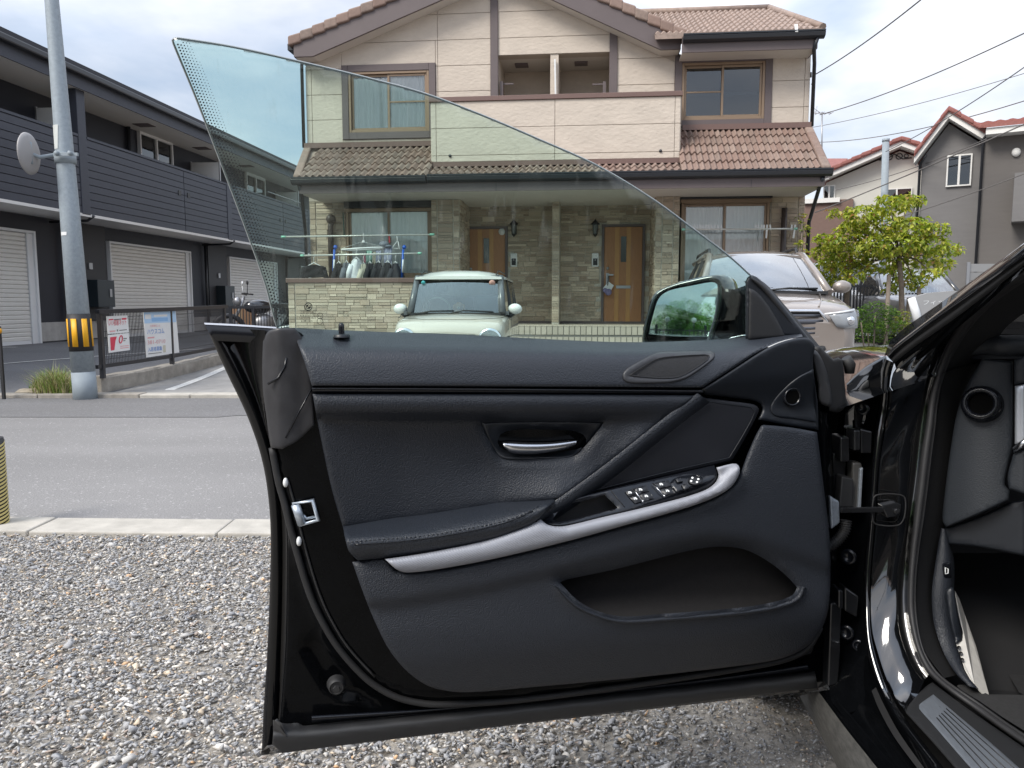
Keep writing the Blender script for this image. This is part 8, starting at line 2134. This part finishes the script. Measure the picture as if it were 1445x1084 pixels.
m_scuff = mat('brushed_scuff_plate', (.40, .44, .50), .34, metal=.75, var=.12, vs=60, stretch=(6, 1, 1), rvar=.08)
SCP = [(1297, 1000), (1297, 995), (1304, 989), (1317, 980, 1), (1350, 1008), (1400, 1050), (1452, 1096, 1), (1452, 1180, 1), (1400, 1118), (1352, 1064), (1316, 1022)]
k = MB(); patch(k, SCP, lambda x, y: .0075, Sp, 8, 3, .002, .006); k.build('scuff_plate', m_scuff, car, world=True)
k = MB()
for i in range(5):
    a, c = (1322 + i * 3.4, 1013 - i * 3.2), (1404 + i * 9, 1106 - i * 3.5); k.tube([Sp(*a, .008), Sp(*c, .008)], .0011, 5)
k.build('scuff_groove', m_black, car, world=True)
# A-pillar
def da(x, dd=0): return float(np.interp(x, [1245, 1450], [1.62, 1.19])) + dd
def AR(pts, dd=0): return [Pd(x, y, da(x, dd)) for x, y in pts]
sil = [(1248, 502), (1256, 481), (1280, 460), (1325, 429), (1369, 398), (1422, 360), (1452, 338)]
su = [(1251, 501), (1262, 488), (1282, 472), (1330, 435), (1375, 397), (1424, 359), (1453, 338)]
sl_ = [(1254, 505), (1264, 494), (1284, 478), (1332, 443), (1380, 408), (1426, 375), (1456, 354)]
pl_ = [(1262, 513), (1272, 504), (1290, 490), (1333, 460), (1383, 423), (1428, 388), (1458, 365)]
k = MB(); rails(k, [AR(su, .03), AR(mixp(su, sl_, .4), -.004), AR(sl_, .0)], 40); k.build('a_pillar', m_paint, car, world=True)
k = MB(); rails(k, [AR(sl_, .0), AR(mixp(sl_, pl_, .3), .014), AR(mixp(sl_, pl_, .6), -.006), AR(pl_, .006)], 40); k.build('pillar_rubber', m_rub, car, world=True)
jt = [(1262, 513), (1290, 492), (1330, 468), (1365, 445), (1400, 418), (1452, 378)]
k = MB(); rails(k, [AR(pl_, .006), AR([(1268, 530), (1285, 512), (1306, 498), (1342, 470), (1388, 432), (1430, 395), (1460, 370)], .03), [Pd(x, y, dj(y) + .02) for x, y in [(1285, 560), (1305, 530), (1322, 505), (1353, 458), (1390, 415), (1430, 388), (1460, 368)]]], 40); k.build('pillar_inner', m_paint2, car, world=True)
# windscreen, bonnet, wing, roof: the rest of the car
wsm = glassmat('car_windscreen', (.12, .115, .11), 1.8, base=.10)
rowA = AR(su, .03); 
def mirr(p): q = CI @ p; return CW @ Vector((1.66 - q.x, q.y, q.z))
k = MB(); rows = []
for p in rowA:
    q = mirr(p); rows.append([p.lerp(q, t) + cF * (.16 * 4 * t * (1 - t)) + Vector((0, 0, .05 * 4 * t * (1 - t))) for t in np.linspace(0, 1, 14)])
rs0 = AR(sil, .035); k.grid([[a, b] for a, b in zip(rs0, rowA)]); k.grid(rows); k.build('windscreen', wsm, car, world=True)
def bon(r, f): 
    s = (r - .83) / .86
    return .895 + .135 * (1 - abs(s) ** 2.2) + .012 * math.exp(-((abs(s) - .62) / .10) ** 2) - .015 * max(0, f - .2) - .14 * max(0, f - .75) ** 2
k = MB(); rows = []
for f in np.linspace(.0, 1.35, 22):
    f0 = f + .0
    rows.append([CL(r, f0 + .16 * (1 - ((r - .83) / .83) ** 2) * (1 - f / 1.35) , bon(r, f)) for r in np.linspace(.02, 1.64, 34)])
k.grid(rows); k.build('bonnet', m_paint, car, world=True)
k = MB(); rows = []
for f in np.linspace(.05, 1.45, 14): rows.append([CL(.02, f, bon(.02, f) - .002), CL(-.05, f, .84), CL(-.075, f, .70), CL(-.06, f, .5), CL(-.03, f, .3 if f < .25 or f > 1.0 else .62)])
k.grid(rows); rows = [[CL(1.66 - (CI @ p).x, (CI @ p).y, p.z) for p in r] for r in rows]; k.grid(rows); k.build('front_wing', m_paint, car, world=True)
k = MB(); rows = []
pt_ = CI @ AR(su, .0)[-1]
for f, z in ((pt_.y, 0), (-.75, .03), (-1.2, .045), (-1.8, .03), (-2.4, -.05)): rows.append([CL(pt_.x + (1.66 - 2 * pt_.x) * t, f, pt_.z + z + .06 * 4 * t * (1 - t)) for t in np.linspace(0, 1, 12)])
k.grid(rows); k.build('roof', m_paint, car, world=True)
k = MB(); rows = []
for f in (-1.12, -1.5, -2.2, -2.9, -3.3): rows.append([CL(.02 + .25 * max(0, (-f - 2.6)), f, .95), CL(-.06 + .2 * max(0, (-f - 2.8)), f, .72), CL(-.02 + .2 * max(0, (-f - 2.8)), f, .32)])
k.grid(rows); k.grid([[CL(1.66 - (CI @ p).x, (CI @ p).y, p.z) for p in r] for r in [[CL(-.02, 0.05, .95), CL(-.06, 0.05, .7), CL(-.02, .05, .3)], [CL(-.02, -1.1, .95), CL(-.06, -1.1, .7), CL(-.02, -1.1, .3)]] + rows]); k.build('rear_body', m_paint, car, world=True)
k = MB(); rows = [[CL(.02, -2.4, .95), CL(.8, -2.4, .99), CL(1.64, -2.4, .95)], [CL(.1, -3.3, .9), CL(.8, -3.35, .94), CL(1.56, -3.3, .9)], [CL(.12, -3.4, .4), CL(.8, -3.45, .4), CL(1.54, -3.4, .4)]]; k.grid(rows); k.build('boot_lid', m_paint, car, world=True)
k = MB(); k.grid([[CL(.2, -2.35, pt_.z - .02), CL(1.46, -2.35, pt_.z - .02)], [CL(.05, -2.75, .96), CL(1.6, -2.75, .96)]]); k.build('rear_screen', m_sg, car, world=True)
for r_, f in ((.06, .72), (1.6, .72), (.06, -2.25), (1.6, -2.25)):
    k = MB(); k.lathe([(.22, -.1), (.32, -.11), (.335, -.07), (.335, .07), (.32, .11), (.22, .1)], 28, CL(r_, f, .335), cR); w_ = k.build('wheel', m_tyre, car, world=True); k = MB(); k.lathe([(.225, -.09), (.06, -.06), (.06, .06), (.225, .09)], 20, CL(r_, f, .335), cR); k.build('rim', m_steel, w_, world=True)
# ---- interior
m_int = mat('cabin_carpet', (.012, .012, .013), .95, var=.3, vs=120, bump=.4, bs=400, bd=.002); m_dk = mat('cabin_black', (.006, .006, .007), .8)
k = MB(); k.grid([[CL(r, f, .30) for r in (.10, .5, 1.5)] for f in (-2.2, -1.0, .1)]); k.grid([[CL(.13, .50, z), CL(1.5, .50, z)] for z in (.25, .9)]); k.grid([[CL(r, .1, .30), CL(r, .5, .52)] for r in (.10, 1.5)]); k.build('floor', m_dk, car, world=True)
k = MB(); k.grid([[CL(.62, f, .3), CL(.62, f, .62), CL(.9, f, .62), CL(.9, f, .3)] for f in (-1.4, .5)]); k.build('tunnel', m_dk, car, world=True)
k = MB(); k.prism([CL(.18, -1.05, .3), CL(.18, -.45, .3), CL(.18, -.42, .5), CL(.18, -.95, .46), CL(.18, -1.25, 1.05), CL(.18, -1.36, 1.05)], cR * .40); k.build('seat', m_leath3, car, world=True, bevel=.04)
def IP(x, y, t): return Pd(x, y, float(np.interp(x, [1320, 1445], [1.645, 1.53])) - t)
m_dash = leather('dash_plastic', (.020, .024, .030), .52, 420, .22)
k = MB(); patch(k, [(1386, 506, 1), (1429, 510, 1), (1429, 580), (1428, 630), (1422, 660), (1418, 684), (1425, 692, 1), (1424, 706, 1), (1385, 724), (1336, 744, 1), (1330, 736), (1334, 690), (1342, 630), (1350, 585), (1364, 545)], lambda x, y: .015 * math.sin(max(0, min(1, (x - 1330) / 100)) * math.pi), IP, 7, 4, .005, .04); k.build('dash_end', m_dash, car, world=True)
vx = (Vector((-.62, -.76, .16))).normalized(); vc = IP(1385, 570, .02)
k = MB(); k.lathe([(.0385, -.012), (.037, .003), (.033, .016), (.027, .020), (.022, .013), (.0205, .005)], 36, vc, vx); k.build('vent_ring', m_gloss, car, world=True)
k = MB(); k.lathe([(0, .006), (.021, .006)], 24, vc, vx); k.build('vent_shade', mat('shade_black', (.002, .002, .002), .9, spec=.05), car, world=True)  # black disc over the surface stands for the shaded depth of the vent
k = MB(); ring = [vc + vx * .0200 + (vx.orthogonal().normalized() * math.cos(a) + vx.cross(vx.orthogonal().normalized()) * math.sin(a)) * .0272 for a in [2 * math.pi * i / 40 for i in range(40)]]; k.tube(ring, .0012, 6, closed=True); k.build('vent_bead', m_satin, car, world=True)
k = MB(); rails(k, [[IP(1340, 500, .0), IP(1380, 475, .0), IP(1410, 473, .0), IP(1470, 472, .0)], [IP(1345, 503, .02), IP(1385, 481, .03), IP(1412, 480, .035), IP(1470, 479, .035)], [IP(1348, 506, .01), IP(1388, 497, .025), IP(1412, 498, .03), IP(1470, 497, .03)], [IP(1350, 510, -.02), IP(1388, 501, .0), IP(1412, 502, .01), IP(1470, 501, .01)]], 30); k.build('dash_top', m_dash, car, world=True)
k = MB(); rails(k, [[IP(1350, 505, -.005), IP(1388, 501, .01), IP(1470, 500, .01)], [IP(1352, 508, .0), IP(1390, 507, .012), IP(1470, 506, .012)]], 20); k.build('dash_line', m_satin, car, world=True)
k = MB(); rails(k, [[Pd(1330, 440, 1.95), Pd(1400, 452, 1.9), Pd(1500, 455, 1.85)], [IP(1340, 500, .0), IP(1380, 475, .0), IP(1470, 472, .0)]], 20); k.build('dash_cover', m_dk, car, world=True)
k = MB(); patch(k, [(1431, 508, 1), (1452, 500, 1), (1452, 540, 1), (1431, 543, 1)], lambda x, y: .02, IP, 6, 3, .004, .02); k.build('dash_side', m_dash, car, world=True)
k = MB(); patch(k, [(1432, 545, 1), (1452, 541, 1), (1452, 622, 1), (1432, 627, 1)], lambda x, y: .03, IP, 6, 2, .003, .02); k.build('dash_trim', mat('brushed_dash_trim', (.52, .55, .60), .3, metal=.6), car, world=True)
k = MB(); rails(k, [[IP(1429, 632, .02), IP(1440, 622, .03), IP(1455, 612, .03)], [IP(1430, 636, .03), IP(1441, 628, .04), IP(1456, 620, .04)], [IP(1430, 639, .02), IP(1442, 633, .03), IP(1457, 626, .03)]], 10); k.build('dash_moulding', m_brush, car, world=True)
k = MB(); patch(k, [(1430, 641, 1), (1452, 630, 1), (1452, 700, 1), (1424, 690, 1), (1422, 672)], lambda x, y: .02, IP, 6, 4, .006, .02); k.build('column_shroud', m_dash, car, world=True)
k = MB(); patch(k, [(1330, 746, 1), (1385, 727), (1424, 709, 1), (1470, 700, 1), (1470, 790, 1), (1380, 772), (1338, 768, 1)], lambda x, y: -.02, IP, 8, 4, .006, .03); k.build('knee_panel', m_satin, car, world=True)
k = MB(); k.add([Pd(1322, 468, 1.80), Pd(1475, 462, 1.75), Pd(1475, 780, 1.75), Pd(1322, 780, 1.80)], [(3, 2, 1, 0)]); k.build('dash_backing', m_dk, car, world=True, solid=.01)  # added black sheet, keeps outside light from showing through dash gaps
# pillar trim and kick panel
K1 = [(1470, 425), (1420, 462), (1392, 505), (1372, 545), (1356, 585), (1346, 630), (1338, 690), (1332, 740), (1322, 785), (1316, 836), (1318, 880), (1330, 920), (1352, 952)]
SRs = [(1452, 394), (1413, 420), (1384, 446), (1364, 471), (1344, 504), (1331, 537), (1321, 600), (1310, 690), (1303, 740), (1295, 800), (1294, 868), (1304, 917), (1332, 957)]
k = MB(); rails(k, [JR(SRs, .012), JR(mixp(SRs, K1, .5), .03), JR(K1, .07)], 60); k.build('pillar_trim', m_dk, car, world=True)
K2 = [(1336, 748), (1346, 788), (1347, 819), (1346, 840), (1352, 890), (1362, 944), (1382, 972)]
K1b = [(1328, 745), (1321, 788), (1315, 836), (1318, 880), (1332, 922), (1350, 952), (1366, 968)]
def KR(pts, dd): return [Pd(x, y, float(np.interp(y, [740, 900, 980], [1.66, 1.62, 1.50])) + dd) for x, y in pts]
k = MB(); rails(k, [KR(K1b, .0), KR(mixp(K1b, K2, .25), -.012), KR(mixp(K1b, K2, .8), -.008), KR(K2, .02)], 40); k.build('kick_panel', m_plas, car, world=True)
k = MB(); patch(k, [(1333, 834), (1337, 830), (1345, 829), (1348, 840), (1353, 868), (1361.5, 904, 1), (1349, 908, 1), (1341, 880), (1336, 856)], lambda x, y: .02 + .012 * math.sin(max(0, min(1, (x - 1330) / 32)) * math.pi), lambda x, y, t: Pd(x, y, float(np.interp(y, [740, 900, 980], [1.66, 1.62, 1.50])) - t), 5, 4, .006, .02); k.build('release_lever', m_satin, car, world=True)
k = MB(); patch(k, [(1329, 795, 1), (1341, 793, 1), (1343, 815, 1), (1331, 818, 1)], lambda x, y: .014, lambda x, y, t: Pd(x, y, 1.645 - t), 4, 2, .002, .006); bs_ = k.build('boot_switch', m_gloss, car, world=True)
k = MB(); k.tube([Pd(x, y, 1.626) for x, y in [(1334, 801), (1338, 803), (1338, 809), (1334, 810)]], .0012, 5, closed=True); k.build('switch_icon', m_icon, bs_, world=True)
k = MB(); k.add([Pd(x, y, dq) for x, y, dq in [(1347, 834, 1.68), (1353, 845, 1.69), (1361, 868, 1.68), (1377, 913, 1.62), (1395, 981, 1.52), (1388, 981, 1.515), (1375, 968, 1.52), (1362, 945, 1.545), (1357, 929, 1.565), (1350, 909, 1.59)]], [tuple(reversed(range(10)))]); k.build('footrest_plate', mat('bare_metal_plate', (.60, .58, .54), .55, metal=.2, var=.15, vs=40), car, world=True, solid=.002)
k = MB()
for x, y, dq in ((1353, 914, 1.575), (1355.5, 922, 1.568), (1357.5, 931, 1.556)): k.lathe([(0, 0), (.0038, 0), (.0038, .002)], 10, Pd(x, y, dq), (-.2, -1, .4))
k.build('plate_hole', m_black, car, world=True)
k = MB(); patch(k, [(1395, 870, 1), (1452, 865, 1), (1452, 985, 1), (1438, 977, 1), (1412, 930)], lambda x, y: 0, lambda x, y, t: PZ(x, y, .32), 9, 3, .0, .01); k.build('floor_mat', m_int, car, world=True)
k = MB(); patch(k, [(1366, 966, 1), (1395, 980, 1), (1460, 981, 1), (1460, 1040, 1), (1418, 1014), (1383, 990), (1350, 968)], lambda x, y: 0, lambda x, y, t: PZ(x, y, .355), 9, 0, .0, .0); k.build('sill_carpet', mat('sill_felt', (.022, .022, .023), .95, var=.3, vs=120), car, world=True)
# ------------------------------------------------------------------ what stands behind the camera and shows in the door mirror
md = mtarget
def behind(dist, side=0, z=0): 
    p = mo_ + Vector((md.x, md.y, 0)).normalized() * dist; q = Vector((-md.y, md.x, 0)).normalized(); p = p + q * side; return Vector((p.x, p.y, z))
p = behind(11.5, .3); bush_tree('round leafy green tree behind the parking lot, seen in the door mirror', p.x, p.y, 1.6, 2.7, 31)
p = behind(16, 6); bush_tree('second leafy tree behind the parking lot, seen only from behind', p.x, p.y, 2.0, 3.6, 32)
rf_ = thing('iron_railing', 'dark iron railing with white globe lamps reflected in the door mirror', 'railing'); k = MB()
a, c = behind(7, -6), behind(7, 6)
for z in (.15, 1.15): k.bar(a + Vector((0, 0, z)), c + Vector((0, 0, z)), .05, .05)
k.build('rail', m_fen, rf_)
k = MB(); n = 80
for i in range(n + 1): p = a.lerp(c, i / n); k.bar(p, p + Vector((0, 0, 1.15)), .025, .025, (0, 1, 0))
k.build('balusters', m_fen, rf_)
for i in range(8):
    p = a.lerp(c, i / 7); k = MB(); k.bar(p, p + Vector((0, 0, 1.35)), .07, .07, (0, 1, 0)); k.build('post', m_fen, rf_)
for s in (-.5, .45):
    p = behind(7.1, s); o = thing('globe_lamp', 'white globe lamp on the railing reflected in the door mirror, ' + ('first' if s < 0 else 'second'), 'lamp', (p.x, p.y, 0), 0, 'globe lamps'); k = MB(); k.tube([(0, 0, 1.15), (0, 0, 1.45)], .02, 6); k.build('stem', m_fen, o); k = MB(); k.ball((0, 0, 1.52), .09, 14, 10); k.build('globe', m_white, o)
p = behind(15, -5.5); hb = thing('brown_house', 'brown gabled house behind the parking lot, edge seen in the door mirror', 'house', (p.x, p.y, 0), math.atan2(md.x, -md.y) * -1)
k = MB(); k.prism([(-3, -2, 0), (3, -2, 0), (3, -2, 2.6), (0, -2, 4.4), (-3, -2, 2.6)], (0, 6, 0)); k.build('wall', m_brs, hb)
k = MB(); k.prism([(-3.4, -2.3, 2.4), (0, -2.3, 4.5), (0, 4.3, 4.5), (-3.4, 4.3, 2.4)], (0, 0, .12)); k.prism([(3.4, -2.3, 2.4), (0, -2.3, 4.5), (0, 4.3, 4.5), (3.4, 4.3, 2.4)], (0, 0, .12)); k.build('roof', m_tile1, hb)
k = MB(); k.box((-.8, -2.03, 1.0), (.8, -2.0, 2.1)); k.build('window', m_bt, hb); 
p = behind(12, 2.2); o = thing('timber_pole', 'thin utility pole behind the parking lot seen in the door mirror', 'pole', (p.x, p.y, 0)); k = MB(); k.tube([(0, 0, 0), (0, 0, 9)], [.12, .09], 10); k.build('shaft', m_galv, o)
k = MB(); k.bar((-.7, 0, 8.2), (.7, 0, 8.2), .08, .08); k.build('crossarm', m_galv2, o)

rh = thing('reflection_house', 'added unseen brown house behind the parking lot, darkening the black paint reflections', 'house', (2.6, -8.2, 0))  # house added out of view to darken reflections in the car paint
k = MB(); k.box((-6, -6, 0), (6, 0, 3.0)); k.build('wall', mat('brown_render', (.15, .12, .10), .85, var=.1), rh)
k = MB(); k.prism([(-6.5, .6, 2.9), (6.5, .6, 2.9), (6.5, -3, 4.3), (-6.5, -3, 4.3)], (0, 0, .12)); k.prism([(-6.5, -6.6, 2.9), (6.5, -6.6, 2.9), (6.5, -3, 4.3), (-6.5, -3, 4.3)], (0, 0, .12)); k.build('roof', m_tile1, rh)
for x in (-4.2, -.8, 2.8):
    for z in (.9,):
        f = MB(); f.box((x, .0, z), (x + 1.7, .06, z + 1.2)); w_ = f.build('window', m_alu, rh); f = MB(); f.box((x + .08, .061, z + .08), (x + 1.62, .065, z + 1.12)); f.build('pane', m_pane2, w_)
